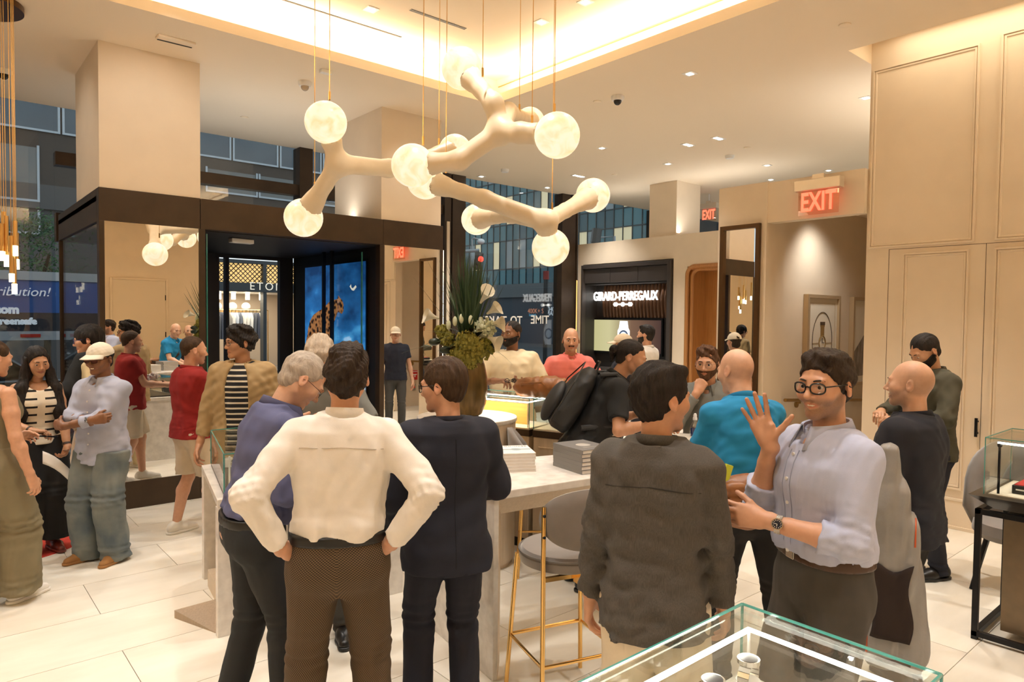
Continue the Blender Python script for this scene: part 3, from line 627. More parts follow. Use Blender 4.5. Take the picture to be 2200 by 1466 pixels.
# ------------------------------------------------------------------ framed tall mirror on the pier
tm = empty('tall_mirror', (7.098, 4.28, 0), 0, 'tall narrow mirror in a bronze frame on the white pier', 'mirror')
ya, yb, z0, z1 = 4.035-4.28, 4.53-4.28, .55, 2.98
MB().box(-.012, ya+.04, z0+.04, -.002, yb-.04, z1-.04).build('mirror_pane', MIRROR, tm)
for bx in [(ya, z0, ya+.045, z1), (yb-.045, z0, yb, z1), (ya+.045, z0, yb-.045, z0+.045), (ya+.045, z1-.045, yb-.045, z1)]:
    MB().box(-.045, bx[0], bx[1], -.001, bx[2], bx[3]).build('frame_rail', mat('mirror_bronze', (.10, .05, .018), .35, metal=.6), tm)
# ------------------------------------------------------------------ corridor: pictures, handrails, alarm
CHAMP = mat('champagne_frame', (.55, .42, .26), .4, metal=.4); PAPER = mat('art_paper', (.80, .74, .62), .7); INK = mat('ink_line', (.10, .06, .03), .7)
def picture(u0, u1, z0, z1, label):
    o = empty('framed_picture', ((u0+u1)/2, 3.998, z0), 0, label, 'picture'); w = u1-u0; h = z1-z0
    for bx in [(-w/2, 0, -w/2+.04, h), (w/2-.04, 0, w/2, h), (-w/2+.04, 0, w/2-.04, .04), (-w/2+.04, h-.04, w/2-.04, h)]: MB().box(bx[0], -.06, bx[1], bx[2], 0, bx[3]).build('frame_rail', CHAMP, o)
    MB().box(-w/2+.04, -.03, .04, w/2-.04, -.01, h-.04).build('mount', PAPER, o)
    return o
p1 = picture(8.03, 8.90, 1.05, 2.22, 'framed drawing of a watch inside an oval outline')
oval = [(.26*math.cos(t_), -.034, .60+.36*math.sin(t_)) for t_ in [2*PI*i/40 for i in range(40)]]
MB().tube(oval, .004, 5, True).build('oval_line', INK, p1)
inner = [(-.33, -.033, .10), (.33, -.033, .10), (.33, -.033, 1.07), (-.33, -.033, 1.07)]; MB().tube(inner, .003, 4, True).build('mount_line', CHAMP, p1)
m = MB(); m.tube([(.085*math.cos(t_), -.034, .58+.085*math.sin(t_)) for t_ in [2*PI*i/24 for i in range(24)]], .008, 5, True); m.box(-.045, -.036, .66, .045, -.031, .78).box(-.04, -.036, .40, .04, -.031, .50).box(-.055, -.036, .78, .055, -.031, .84); m.box(-.26, -.035, .575, -.1, -.032, .58).box(.1, -.035, .575, .26, -.032, .58).build('watch_drawing', mat('gold_ink', (.30, .18, .06), .5), p1)
m = MB(); m.box(-.003, -.037, .585, .003, -.033, .64).box(0, -.037, .578, .05, -.033, .585).box(-.06, -.037, .80, .06, -.032, .84).build('watch_hands', INK, p1)
p2 = picture(9.28, 10.15, 1.05, 2.22, 'framed photograph cut off by the corner of the right wall')
MB().add([(-.33, -.034, .12), (.33, -.034, .12), (.33, -.034, .95), (-.33, -.034, .45)], [(0, 1, 2, 3)]).build('dark_print', mat('grey_print', (.10, .085, .07), .5, col2=(.35, .30, .25), vscale=6, stretch=(3, 1, 1)), p2)
RAIL = mat('aged_brass', (.42, .27, .10), .35, metal=.9)
def rail(name, v, side, label):
    o = empty(name, (7.55, v, 0), 0, label, 'handrail'); 
    MB().tube([(-.02, side*.06, .985), (2.4, side*.06, .82)], .02, 10).build('bar', RAIL, o, smooth=True)
    for x in (.35, 1.5): MB().cyl((x, 0, .94-.07*x), (x, side*.06, .955-.07*x), .012, n=8).cyl((x, side*.002, .93-.07*x), (x, side*.02, .93-.07*x), .04, n=16).build('bracket', RAIL, o)
rail('handrail', 4.0, -1, 'brass handrail along the corridor wall below the pictures'); rail('handrail', 2.45, 1, 'brass handrail on the far corridor wall seen in the vestibule mirror')
fa = empty('fire_alarm', (7.95, 2.45, 1.0-.02), 0, 'red fire alarm pull box seen in the vestibule mirror', 'fire alarm')
FR = mat('alarm_red', (.60, .02, .02), .4); MB().box(-.07, 0, -.42, .07, .05, -.22).build('housing', FR, fa, bev=.006); MB().box(-.045, .05, -.315, .045, .056, -.295).box(-.01, .05, -.36, .01, .056, -.315).build('pull_handle', WHITE, fa)
MB().box(-.06, .05, -.25, .06, .052, -.235).build('label_plate', WHITE, fa)
ob = empty('outlet_plate', (7.96, 2.45, .40), 0, 'small steel outlet plate with a red key switch below the fire alarm', 'outlet'); MB().box(-.04, 0, -.07, .04, .01, .07).build('plate', mat('steel', (.5, .48, .44), .35, metal=.9), ob); MB().cyl((0, .01, 0), (0, .018, 0), .02, n=12).build('key_switch', FR, ob)
# ------------------------------------------------------------------ brand booth in the background
UBW = 10.5
m = MB(); nv0, nv1 = 7.72, 9.98; dvr = 7.40
m.box(UBW, nv0-.02, 3.02, UBW+.2, VF-.1, 3.45).box(UBW, nv1, 0, UBW+.2, VF-.1, 3.02).box(UBW, dvr, 0, UBW+.2, nv0-.02, 3.45).box(UBW, 5.2, 2.86, UBW+.2, dvr, 3.45)
struct('wall_booth', m, WALL)
struct('wall_square_pillar', MB().box(10.36+.2, 7.70, 3.3, 11.3, 8.32, ZC), WALL)
m = MB(); r = .16; arc = [(dvr-r+r*math.cos(t_), 2.86-r+r*math.sin(t_)) for t_ in [PI/2*i/8 for i in range(9)]]
pts = [(UBW, dvr, 0)]+[(UBW, y, z) for y, z in arc]+[(UBW, 5.3, 2.86)]
lin = sempty('door_3')
MB().tube(pts, .035, 8).build('wood_edge', OAK, lin, smooth=True); MB().tube([(q[0]+.08, q[1]-.05, q[2]-.05 if q[2] > 0 else 0) for q in pts], .035, 8).build('wood_edge', OAK, lin, smooth=True)
MB().box(UBW+.02, dvr-.01, 0, UBW+.7, dvr+.02, 2.86).box(UBW+.02, 5.2, 2.80, UBW+.7, dvr, 2.86).build('wood_reveal', OAK, lin)
for k in range(8): MB().box(UBW+.55, dvr-.27*(k+1)+.002, 0, UBW+.6, dvr-.27*k-.002, 2.8).build('wood_panel', OAK, lin, bev=.004)
bt = empty('brand_display', (UBW, nv0, 0), 0, 'dark brand display with slatted back and glowing white maker name', 'display')
def bp_(name, mb, m, bev=0, par=None):
    o = mb.build(name, m, None, bev=bev); o.parent = par or bt; return o
hw = nv1-nv0; DG = mat('charcoal_panel', (.030, .026, .024), .45); DG2 = mat('charcoal_lacquer', (.055, .045, .040), .4)
for bx in [(-.06, 0, 0, .06, .08, 3.0), (-.06, hw-.04, 0, .06, hw, 3.0), (-.06, .08, 2.92, .06, hw-.04, 3.0)]: bp_('frame_rail', MB().box(*bx), DG2, .006)
for k in range(3): bp_('top_panel', MB().box(-.01, .09+k*(hw-.14)/3+.004, 2.63, .05, .09+(k+1)*(hw-.14)/3-.004, 2.915), DG2, .004)
bp_('niche_back', MB().box(.40, 0, 0, .45, hw, 2.95), DG); bp_('niche_side', MB().box(.05, 0, 0, .4, .08, 2.63), DG); bp_('niche_side', MB().box(.05, hw-.04, 0, .4, hw, 2.63), DG); bp_('niche_top', MB().box(.05, .08, 2.60, .4, hw-.04, 2.66), DG)
bp_('halo_strip', MB().box(.06, .06, 3.03, .10, hw-.02, 3.05).box(.04, -.06, .1, .10, -.045, 3.05), LEDS)
ns = 19; sm = MB()
for k in range(17):
    z = 1.93+.68*k/16; 
sl_me = MB()
pr = [(.0, .40), (-.035, .20), (-.045, .10)]
n_ = 12; vs = []; 
for k in range(n_+1):
    tt = k/n_; z = 1.93+.66*tt; w_ = .055*math.sin(PI*.5)*(.35+.65*math.sin(PI*min(1, tt*1.15))) if tt < .87 else .055*(1-tt)*4.0
    vs.append((z, .02+max(.004, w_)))
for k in range(n_): sl_me.box(.40-vs[k][1], -.028, vs[k][0], .40, .028, vs[k+1][0]) if False else None
slm = MB(); V_ = []; F_ = []
for k, (z, w_) in enumerate(vs): V_ += [(.40, -.03, z), (.40-w_, -.022, z), (.40-w_*1.1, 0, z), (.40-w_, .022, z), (.40, .03, z)]
for k in range(n_): F_ += [(k*5+i+1, k*5+i, k*5+5+i, k*5+6+i) for i in range(4)]
slm.add(V_, F_); sme = slm.mesh('slat', WALNUT, True)
for k in range(22):
    o = link('slat', sme, bt); o.location = (0, .14+k*(hw-.42)/21, 0)
LETW = emis('sign_white', (1, .97, .92), 2.4)
text('lettering', 'GIRARD-PERREGAUX', .255, (UBW+.30, on(1341, 637, u=UBW+.3).y, on(1341, 637, u=UBW+.3).z), (0, -1, 0), (0, 0, 1), LETW, bt, sx=.0+.80, extrude=.012, bold=.004)
lx = bpy.data.objects[[o.name for o in bt.children if o.name.startswith('lettering')][0]]
ys = [v.co.y for v in lx.data.vertices]; want = abs(on(1273, 637, u=UBW+.3).y-on(1410, 637, u=UBW+.3).y); k = want/(max(ys)-min(ys)); c_ = (max(ys)+min(ys))/2
for v in lx.data.vertices: v.co.y = c_+(v.co.y-c_)*k
e0 = on(1338, 654, u=UBW+.3); ez = e0.z; ey = e0.y-nv0
m = MB(); m.box(.29, ey-.18, ez-.012, .31, ey+.18, ez+.012)
m.cyl((.29, ey, ez), (.31, ey, ez), .045, n=14)
for s_ in (-1, 1): m.add([(x_, ey+s_*a_, ez+b_) for x_ in (.29, .31) for a_, b_ in [(.13, 0), (.16, .04), (.22, .04), (.25, 0), (.22, -.04), (.16, -.04)]], [(0, 1, 2, 3, 4, 5), (11, 10, 9, 8, 7, 6)]+[(i, 6+i, 6+(i+1) % 6, (i+1) % 6) for i in range(6)])
bp_('emblem', m, LETW)
tv = empty('wall_screen', (UBW+.33, nv0, 0), 0, 'wide screen under the slats showing a steel watch on a pale green to brown ground', 'screen')
ta, tb = on(1418, 720, u=UBW+.3).y-nv0, on(1268, 720, u=UBW+.3).y-nv0; tz0, tz1 = 1.23, 1.88
MB().box(0, ta-.03, tz0-.05, .05, tb+.03, tz1+.03).build('casing', BLACK, tv, bev=.005)
TVM = bpy.data.materials.new('screen_gradient'); TVM.use_nodes = True; nt = TVM.node_tree; bs = nt.nodes['Principled BSDF']; L = nt.links.new; tc = nt.nodes.new('ShaderNodeTexCoord'); sp = nt.nodes.new('ShaderNodeSeparateXYZ'); mr = nt.nodes.new('ShaderNodeMapRange'); mr.inputs[1].default_value = tb; mr.inputs[2].default_value = ta; rp = nt.nodes.new('ShaderNodeValToRGB')
e = rp.color_ramp.elements; e[0].color = (.45, .42, .20, 1); e[1].color = (.05, .022, .018, 1); q = e.new(.28); q.color = (.52, .48, .26, 1); q = e.new(.6); q.color = (.16, .085, .05, 1)
L(tc.outputs['Object'], sp.inputs[0]); L(sp.outputs[1], mr.inputs[0]); L(mr.outputs[0], rp.inputs[0]); L(rp.outputs[0], bs.inputs['Emission Color']); bs.inputs['Emission Strength'].default_value = 1; bs.inputs['Base Color'].default_value = (.01, .01, .01, 1)
MB().box(-.004, ta, tz0, .001, tb, tz1).build('screen_panel', TVM, tv)
wy = on(1338, 720, u=UBW+.3).y-nv0; wz = 1.60; SIL = emis('watch_silver', (.75, .78, .82), .9)
m = MB(); m.add([(-.007, wy+a_, wz+b_) for a_, b_ in [(-.10, .26), (.10, .26), (.125, .12), (.16, .06), (.16, -.16), (.11, -.3), (-.11, -.3), (-.16, -.16), (-.16, .06), (-.125, .12)]], [tuple(range(9, -1, -1))]); m.build('watch_picture', SIL, tv)
MB().cyl((-.012, wy, wz-.05), (-.006, wy, wz-.05), .125, n=24).build('dial_picture', emis('dial_dark', (.05, .07, .11), 1), tv); MB().cyl((-.015, wy, wz-.05), (-.011, wy, wz-.05), .09, n=24).build('dial_picture', emis('dial_light', (.5, .58, .68), 1), tv)
for k in range(8):
    y_ = .2+k*(hw-.4)/7; spot('slat_beam', (UBW+.27, nv0+y_, 2.58), 2.2, 70, .6, .01, (UBW+.36, nv0+y_, 1.9))
bp_('counter', MB().box(-.02, .1, .86, .4, hw-.06, .9), DG2, .005)
# ------------------------------------------------------------------ street outside
ASPH = mat('asphalt', (.055, .058, .062), .8, var=.2, vscale=3); PAVE = mat('pavement', (.28, .27, .26), .8, var=.1, vscale=2)
o = struct('floor_street', MB().box(-40, VF+.1, -.25, 80, 75, -.15), ASPH); o = struct('floor_pavement', MB().box(-40, VF+.1, -.15, 30, 13.2, -.06), PAVE)
# building of dark brown panels across the street
BRN = mat('brown_panel', (.060, .040, .028), .6, var=.08, vscale=1.5); STEELF = mat('pale_steel', (.42, .44, .46), .4, metal=.6)
BLUEG = mat('dusk_window', (.035, .055, .075), .12, spec=.8, col2=(.07, .10, .12), vscale=.6); LITW = emis('lit_window', (.62, .56, .44), .35)
VBD = 24.0
bd = empty('brown_building', (0, VBD, 0), 0, 'dark brown building across the street with long bands of windows', 'building')
def bq(px, py): q = on(px, py, v=VBD); return q.x, q.z
xs0 = -18; m = MB(); 
zA = bq(80, 275)[1]; zB = bq(80, 215)[1]
UE = 16.2; SX0, SX1 = bq(466, 563)[0]-1.6, bq(596, 563)[0]+1.5; m.box(xs0, 0, 5.6, UE, .5, 26); m.build('wall', BRN, bd)
m = MB().box(xs0, -.05, 4.9, UE, .5, 5.6).box(xs0, .05, -.1, SX0-.15, .5, 4.9).box(SX1+.15, .05, -.1, UE, .5, 4.9); m.build('plinth_wall', mat('grey_stone', (.10, .09, .085), .7), bd)
def win(x0, x1, z0, z1, m_=None, par=bd, fr=.06):
    w = MB().box(x0, -.03, z0, x1, .0, z1).build('window', m_ or BLUEG, par)
    MB().box(x0, -.06, z0-fr, x1, -.01, z0).box(x0-fr, -.06, z0-fr, x0, -.01, z1+fr).box(x1, -.06, z0-fr, x1+fr, -.01, z1+fr).build('window_frame', STEELF, w)
za, zb_ = 9.2, 11.8
zl = bq(130, 285)[1]
for k in range(20): win(xs0+.2+k*1.62, xs0+.2+k*1.62+1.45, zl, zl+2.0)
z2 = bq(500, 415)[1]; z3 = bq(500, 370)[1]
for k in range(3): win(bq(445, 400)[0]+k*1.75, bq(445, 400)[0]+k*1.75+1.6, z2, z3, mat('pale_window', (.16, .16, .15), .2))
xw, zw = bq(80, 430); win(xw-3.4, xw, zw, bq(80, 318)[1], mat('pale_window', (.16, .16, .15), .2)); win(xw-3.4, xw, bq(80, 500)[1], zw-.35, mat('dim_window', (.09, .09, .085), .2))
for k in range(2): win(11.6+k*1.7, 13.1+k*1.7, 6.2, 7.6)
# clothes shop seen through the entrance
sh = empty('clothes_shop', (0, VBD, 0), 0, 'lit clothes shop front across the street seen through the doorway', 'shop')
x0, zt_ = bq(466, 563); x1, _ = bq(596, 563); x0 -= 1.6; x1 += 1.5; zl_ = bq(530, 608)[1]; zm = bq(530, 627)[1]
MB().box(x0, 3.0, -.1, x1, 3.1, zm).build('back_wall', mat('shop_cream', (.55, .46, .36), .7), sh); MB().box(x0, .2, -.1, x0+.1, 3, zm).box(x1-.1, .2, -.1, x1, 3, zm).build('side_wall', mat('shop_cream', (.55, .46, .36), .7), sh); MB().box(x0, 0.2, -.12, x1, 3, -.08).build('shop_floor', PAVE, sh); MB().box(x0, .2, zm, x1, 3.1, zm+.1).build('shop_ceiling', WHITE, sh)
MB().box(x0, -.12, zm, x1, .2, zl_).build('fascia', mat('fascia_grey', (.035, .040, .042), .5), sh)
text('lettering', 'ETON', .38, (bq(570, 617)[0], VBD-.13, bq(570, 617)[1]), (1, 0, 0), (0, 0, 1), emis('shop_letter', (.6, .55, .45), .7), sh, spacing=1.3)
GLOW = emis('lattice_glow', (1, .66, .24), .75); xm = bq(567, 590)[0]
for (a, b) in ((x0, xm-.06), (xm+.06, x1)):
    MB().box(a, .10, zl_, b, .14, zt_).build('lattice_light', GLOW, sh)
m = MB(); k = x0-2
while k < x1+2:
    for s_ in (-1, 1):
        a_, b_ = (k, zl_), (k+s_*(zt_-zl_), zt_)
        lo_, hi_ = x0, x1
        m.tube([(min(max(a_[0], x0), x1), .05, a_[1]), (min(max(b_[0], x0), x1), .05, b_[1])], .018, 4)
    k += .16
lat = m.build('lattice', mat('lattice_bronze', (.05, .035, .02), .5), sh); lat['kind'] = 'stuff'
MB().box(x0-.1, -.1, -.1, x0, .2, zt_+.1).box(x1, -.1, -.1, x1+.1, .2, zt_+.1).box(xm-.06, -.1, -.1, xm+.06, .2, zt_).box(x0, -.1, zt_, x1, .2, zt_+.12).build('shop_frame', mat('fascia_grey', (.035, .04, .042), .5), sh)
area('shop_lamp', ((x0+x1)/2, VBD+1.3, zm-.05), 2.5, 1.5, 130, (1, .86, .66))
for k in range(7): MB().box(x0+.5+k*.5, 1.2, zm-.25, x0+.62+k*.5, 1.3, zm-.02).build('shop_spotlight', emis('shop_spot', (1, .9, .7), 6), sh)
cols = [(.75, .73, .68), (.75, .73, .68), (.7, .7, .68), (.10, .11, .13), (.06, .07, .10), (.45, .42, .36), (.30, .29, .27), (.72, .70, .66), (.5, .55, .62), (.14, .16, .2)]
gx0, gx1 = bq(470, 680)[0], bq(590, 680)[0]; gzt = bq(530, 672)[1]
for k in range(16):
    x = gx0+(gx1-gx0)*k/15; w = (gx1-gx0)/15*.60; h = .95
    g = empty('garment', (x, VBD+1.4, gzt-h), 0, None, 'garment', 'garments on the rail of the shop across the street'); g['label'] = '%s garment from the left on the shop rail across the street' % ['first', 'second', 'third', 'fourth', 'fifth', 'sixth', 'seventh', 'eighth', 'ninth', 'tenth', 'eleventh', 'twelfth', 'thirteenth', 'fourteenth', 'fifteenth', 'sixteenth'][k]
    mm = mat('garment_%d' % (k % 10), cols[k % 10], .9)
    MB().add([(-w*.35, -.2, h), (w*.35, -.2, h), (w*.75, -.25, h*.8), (w*.6, -.25, 0), (-w*.6, -.25, 0), (-w*.75, -.25, h*.8), (-w*.35, .2, h), (w*.35, .2, h), (w*.75, .25, h*.8), (w*.6, .25, 0), (-w*.6, .25, 0), (-w*.75, .25, h*.8)], [(5, 4, 3, 2, 1, 0), (6, 7, 8, 9, 10, 11)]+[(i, (i+1) % 6, 6+(i+1) % 6, 6+i) for i in range(6)]).build('cloth', mm, g)
    MB().tube([(0, 0, h-.02), (0, 0, h+.08), (.03, 0, h+.11)], .008, 5).build('hanger_hook', BLACK, g)
rl = MB().tube([(gx0-.3, 1.4, -.1), (gx0-.3, 1.4, gzt+.1), (gx1+.3, 1.4, gzt+.1), (gx1+.3, 1.4, -.1)], .02, 6).build('clothes_rail', BRASS, sh)
sx_, sz_ = bq(548, 668); MB().box(sx_-.9, 2.1, sz_-.04, sx_+.9, 2.5, sz_).build('shelf', BRASS, sh)
for k in (-.55, .0, .5):
    b = MB().sphere((0, 0, .163), (.17, .14, .16), 14, 10).build('shop_hat', mat('hat_cream', (.7, .66, .58), .8)); b.location = (sx_+k, VBD+2.3, sz_); tag(b, {-.55: 'leftmost', .0: 'middle', .5: 'rightmost'}[k]+' pale hat on the shelf of the shop across the street', 'hat', 'hats in the shop across the street')
# glass office tower on the far side of the avenue
UT = 38.0
tw = empty('glass_tower', (UT, 0, 0), 0, 'glass office tower across the avenue with blue-green panes', 'building')
TEAL = [mat('tower_glass_%d' % k, c, .25, spec=.4) for k, c in enumerate([(.05, .145, .165), (.075, .19, .21), (.035, .10, .12), (.13, .19, .19)])]
TLIT = emis('tower_lit', (.75, .60, .36), .42); TPALE = mat('tower_blind', (.30, .33, .33), .5)
v_a, v_b = on(1400, 575, u=UT).y, on(985, 575, u=UT).y
MB().box(.25, v_a-12, -.2, 8, v_b+6, 30).build('core', mat('tower_core', (.02, .022, .025), .8), tw)
zf0 = on(1100, 612, u=UT).z; pw = (v_b-v_a)/26; rows = [1.15, 2.55]
zz = zf0; R_ = []
for f_ in range(7): R_ += [(zz, zz+1.35, 's'), (zz+1.35, zz+3.75, 'w')]; zz += 3.75
pm = {}
for (za_, zb_, t_) in R_:
    if za_ > on(1000, 375, u=UT).z+1: break
    for k in range(26):
        key = (t_, round(zb_-za_, 2)); rr = random.random()
        mm = random.choice(TEAL[:3]) if t_ == 's' else (TLIT if rr < .16 else TPALE if rr < .32 else random.choice(TEAL))
        kk = (key, mm.name)
        if kk not in pm: pm[kk] = MB().box(0, .03, .03, .08, pw-.03, zb_-za_-.03).mesh('pane', mm)
        o = link('pane', pm[kk], tw); o.location = (0, v_a+k*pw, za_)
m = MB()
for k in range(27): m.box(-.06, v_a+k*pw-.03, zf0, .1, v_a+k*pw+.03, 27)
for (za_, zb_, t_) in R_: m.box(-.05, v_a, za_-.04, .1, v_b, za_+.04)
m.build('mullion_grid', mat('tower_frame', (.03, .038, .042), .4, metal=.5), tw)
MB().box(-.5, v_a-10, zf0-1.1, .2, v_b+5, zf0).build('canopy_band', mat('tower_band', (.10, .105, .105), .6), tw)
MB().box(-.1, v_a-10, -.2, .3, v_b+5, zf0-1.1).build('hoarding', mat('hoarding_navy', (.012, .022, .034), .45), tw)
for s_, px, py, hh, c in [('400K+ SF', 1153, 669, .55, (.55, .20, .10)), ('largest', 1144, 677, .32, (.12, .35, .5)), ('340', 1184, 665, .5, (.6, .62, .64)), ('MAD', 1184, 674, .5, (.6, .62, .64))]:
    q = on(px, py, u=UT-.12); text('lettering', s_, hh, (q.x, q.y, q.z), (0, -1, 0), (0, 0, 1), emis('board_'+s_, c, .6), tw)
# traffic signal and street lamp pole
tr = empty('traffic_signal', (20, 0, 0), 0, 'traffic signal hanging from a mast arm with a red light', 'traffic light'); D_ = 24
tr.location = at(900, 800, D_); tr.location.z = 0; T0 = tr.location.copy()
GALV = mat('galvanised', (.35, .36, .36), .5, metal=.5); POLEK = mat('pole_black', (.03, .032, .033), .5)
A_ = at(940, 545, D_)-T0; B_ = at(1030, 538, D_)-T0; MB().tube([(A_.x-.6, A_.y, -.2), (A_.x-.6, A_.y, A_.z), A_, B_], .06, 8).build('mast_arm', GALV, tr, smooth=True)
c_ = at(1015, 540, D_)-T0; c2 = at(1014, 515, D_)-T0; c3 = at(1030, 515, D_)-T0; MB().tube([c_, c2, at(1018, 512, D_)-T0, c3], .035, 6).build('lamp_arm', GALV, tr); MB().sphere(at(1033, 519, D_)-T0, (.14, .14, .1), 14, 8).build('camera_dome', WHITE, tr, smooth=True)
h0 = at(1031, 543, D_)-T0; h1 = at(1024, 577, D_)-T0; MB().tube([h0, h1], .15, 6).build('signal_head', POLEK, tr); ctr = at(1033, 557, D_-.3)-T0
MB().sphere(ctr, .10, 12, 8).build('red_lens', emis('signal_red', (1, .05, .03), 3), tr)
for k in (1, 2): MB().sphere(at(1031-4*k, 557+9*k, D_-.3)-T0, .09, 10, 8).build('dark_lens', mat('dark_lens', (.03, .02, .015), .3), tr)
tr2 = empty('traffic_signal', at(1290, 780, 30), 0, 'second traffic signal above the booth wall', 'traffic light'); tr2.location.z = 0; T1 = tr2.location.copy()
MB().tube([at(1325, 800, 30)-T1, at(1320, 508, 30)-T1, at(1275, 512, 30)-T1], .06, 6).build('mast_arm', GALV, tr2); MB().tube([at(1283, 492, 30)-T1, at(1279, 522, 30)-T1], .22, 8).build('signal_head', POLEK, tr2)
pl = empty('street_pole', (0, 0, 0), 0, 'slim dark street pole outside the shop window', 'pole'); q = on(1172, 760, z=-.1); pl.location = at(1172, 700, 20); pl.location.z = -.15
MB().cyl((0, 0, 0), (0, 0, at(1172, 585, 20).z+.1), .07, n=10).build('shaft', POLEK, pl); MB().cyl((0, 0, at(1172, 590, 20).z), (0, 0, at(1172, 583, 20).z+.15), .09, n=10).build('red_band', mat('band_red', (.3, .03, .02), .5), pl)
# moving truck
VT = 15.0
tk = empty('box_truck', (0, VT, 0), 0, 'blue and white box truck parked across the left window', 'truck')
def tq(px, py): q = on(px, py, v=VT); return q.x, q.z
xr, ztp = tq(215, 585); xl = -9.5; zbt = tq(60, 712)[1]; zw_ = tq(60, 672)[1]; zk = tq(60, 690)[1]
TB = mat('truck_blue', (.035, .11, .34), .4); TWh = mat('truck_white', (.42, .45, .48), .4); TK = mat('truck_black', (.03, .035, .045), .5)
zr_ = tq(60, 602)[1]; zs_ = tq(60, 583)[1]
MB().box(xl, 0, zw_, xr, 2.4, zr_).build('box_panel', TB, tk); MB().box(xl, -.02, zr_, xr, 2.4, zs_).build('roof_rail', TWh, tk); MB().box(xl, -.01, zk-.25, xr, 2.4, zw_).build('stripe_panel', TK, tk); MB().box(xl, 0, zbt, xr, 2.4, zk-.25).build('lower_panel', TB, tk); MB().box(xl, -.03, zbt-.16, xr, 2.3, zbt).build('side_rail', TWh, tk)
for k in range(14): MB().box(xr-.5-k*.75, -.04, zbt-.11, xr-.2-k*.75, -.028, zbt-.05).build('reflector', mat('reflector_red', (.5, .03, .02), .4), tk)
MB().box(xr, .1, .5, xr+1.6, 2.2, 2.4).build('cab', TWh, tk, bev=.15)
for xx in (xr-1.2, xl+2.2, xr+.9): MB().cyl((xx, .05, .38), (xx, .4, .38), .5, n=24).build('wheel', BLACK, tk)
TL = emis('truck_letter', (.62, .66, .70), .35)
def trt(s_, px, py, hpx, align='RIGHT', **k):
    q = on(px, py, v=VT-.03); d = (q-CAMP).dot(FW); text('lettering', s_, hpx*d/F*1.35, (q.x, q.y, q.z), (1, 0, 0), (0, 0, 1), TL, tk, align=align, **k)
trt('distribution!', 107, 629, 20, shear=.25); trt('e.com', 41, 666, 18, bold=.012); trt('| greensafe', 79, 691, 14, bold=.01)
# parked dark car
cr = empty('parked_car', (tq(60, 800)[0]-1.4, 12.0, -.15), 0, 'black car parked at the kerb outside the left window', 'car')
CARB = mat('car_black', (.012, .013, .015), .12, coat=.8); CG = mat('car_glass', (.02, .025, .03), .05, spec=.9)
def cprof(pts, y0, y1, name, m, bev=.06): 
    n = len(pts); MB().add([(x, y0, z) for x, z in pts]+[(x, y1, z) for x, z in pts], [tuple(range(n)), tuple(range(2*n-1, n-1, -1))]+[(i, n+i, n+(i+1) % n, (i+1) % n) for i in range(n)]).build(name, m, cr, bev=bev, seg=3)
cprof([(-2.4, .35), (-2.45, .8), (-2.2, 1.05), (1.4, 1.1), (2.2, .98), (2.4, .75), (2.4, .35)], 0, 1.9, 'body', CARB); cprof([(-2.1, 1.05), (-1.75, 1.62), (-1.2, 1.72), (.5, 1.70), (1.35, 1.1)], .12, 1.78, 'cabin', CARB); cprof([(-1.85, 1.12), (-1.6, 1.58), (-.35, 1.62), (-.35, 1.12)], .10, .13, 'side_window', CG, 0); cprof([(-.27, 1.12), (-.27, 1.62), (.45, 1.60), (1.1, 1.12)], .10, .13, 'side_window', CG, 0)
for xx in (-1.5, 1.5): MB().cyl((xx, -.02, .35), (xx, .25, .35), .35, n=24).build('wheel', BLACK, cr, smooth=True); MB().cyl((xx, -.03, .35), (xx, -.01, .35), .2, n=16).build('hubcap', STEELF, cr)
MB().box(-2.3, -.02, .92, 2.2, .0, .945).build('chrome_strip', STEELF, cr)
# tree
te = empty('street_tree', (0, 0, 0), 0, 'leafy green street tree outside the left window', 'tree'); q = at(95, 520, 16.3); te.location = (q.x, q.y, -.1)
BARK = mat('bark', (.06, .045, .03), .9); MB().tube([(0, 0, 0), (.05, 0, 1.6), (-.1, .1, 2.6), (.1, 0, 3.4)], [.09, .07, .055, .03], 8).tube([(-.05, .05, 2.3), (.5, .1, 2.9), (.9, 0, 3.2)], [.05, .03, .015], 6).tube([(-.1, .1, 2.6), (-.6, .2, 3.1)], [.04, .015], 6).build('trunk', BARK, te, smooth=True)
LEAF = mat('tree_leaf', (.035, .085, .03), .6, col2=(.07, .14, .05), vscale=3); vs = []; fs = []; rs = random.Random(3)
for k in range(2600):
    cx, cz, rx, rz = rs.choice([(0, q.z+.1, .9, .66), (-.6, q.z-.3, .75, .5), (.42, q.z-.6, .75, .42), (-.1, q.z+.5, .6, .36), (.1, q.z-.9, .6, .36), (-1.2, q.z-.7, .6, .5), (-1.9, q.z+.35, .85, .7)])
    p = Vector((cx+rs.gauss(0, .45)*rx, rs.gauss(0, .35), cz+rs.gauss(0, .45)*rz)); d = Vector((rs.uniform(-1, 1), rs.uniform(-1, 1), rs.uniform(-1, .2))).normalized(); s_ = d.orthogonal().normalized()*.022; l_ = rs.uniform(.09, .15); b = len(vs)
    vs += [p, p+d*l_*.5+s_, p+d*l_, p+d*l_*.5-s_]; fs.append((b, b+1, b+2, b+3))
m = MB(); m.add(vs, fs); o = m.build('foliage', LEAF, te); o['kind'] = 'stuff'
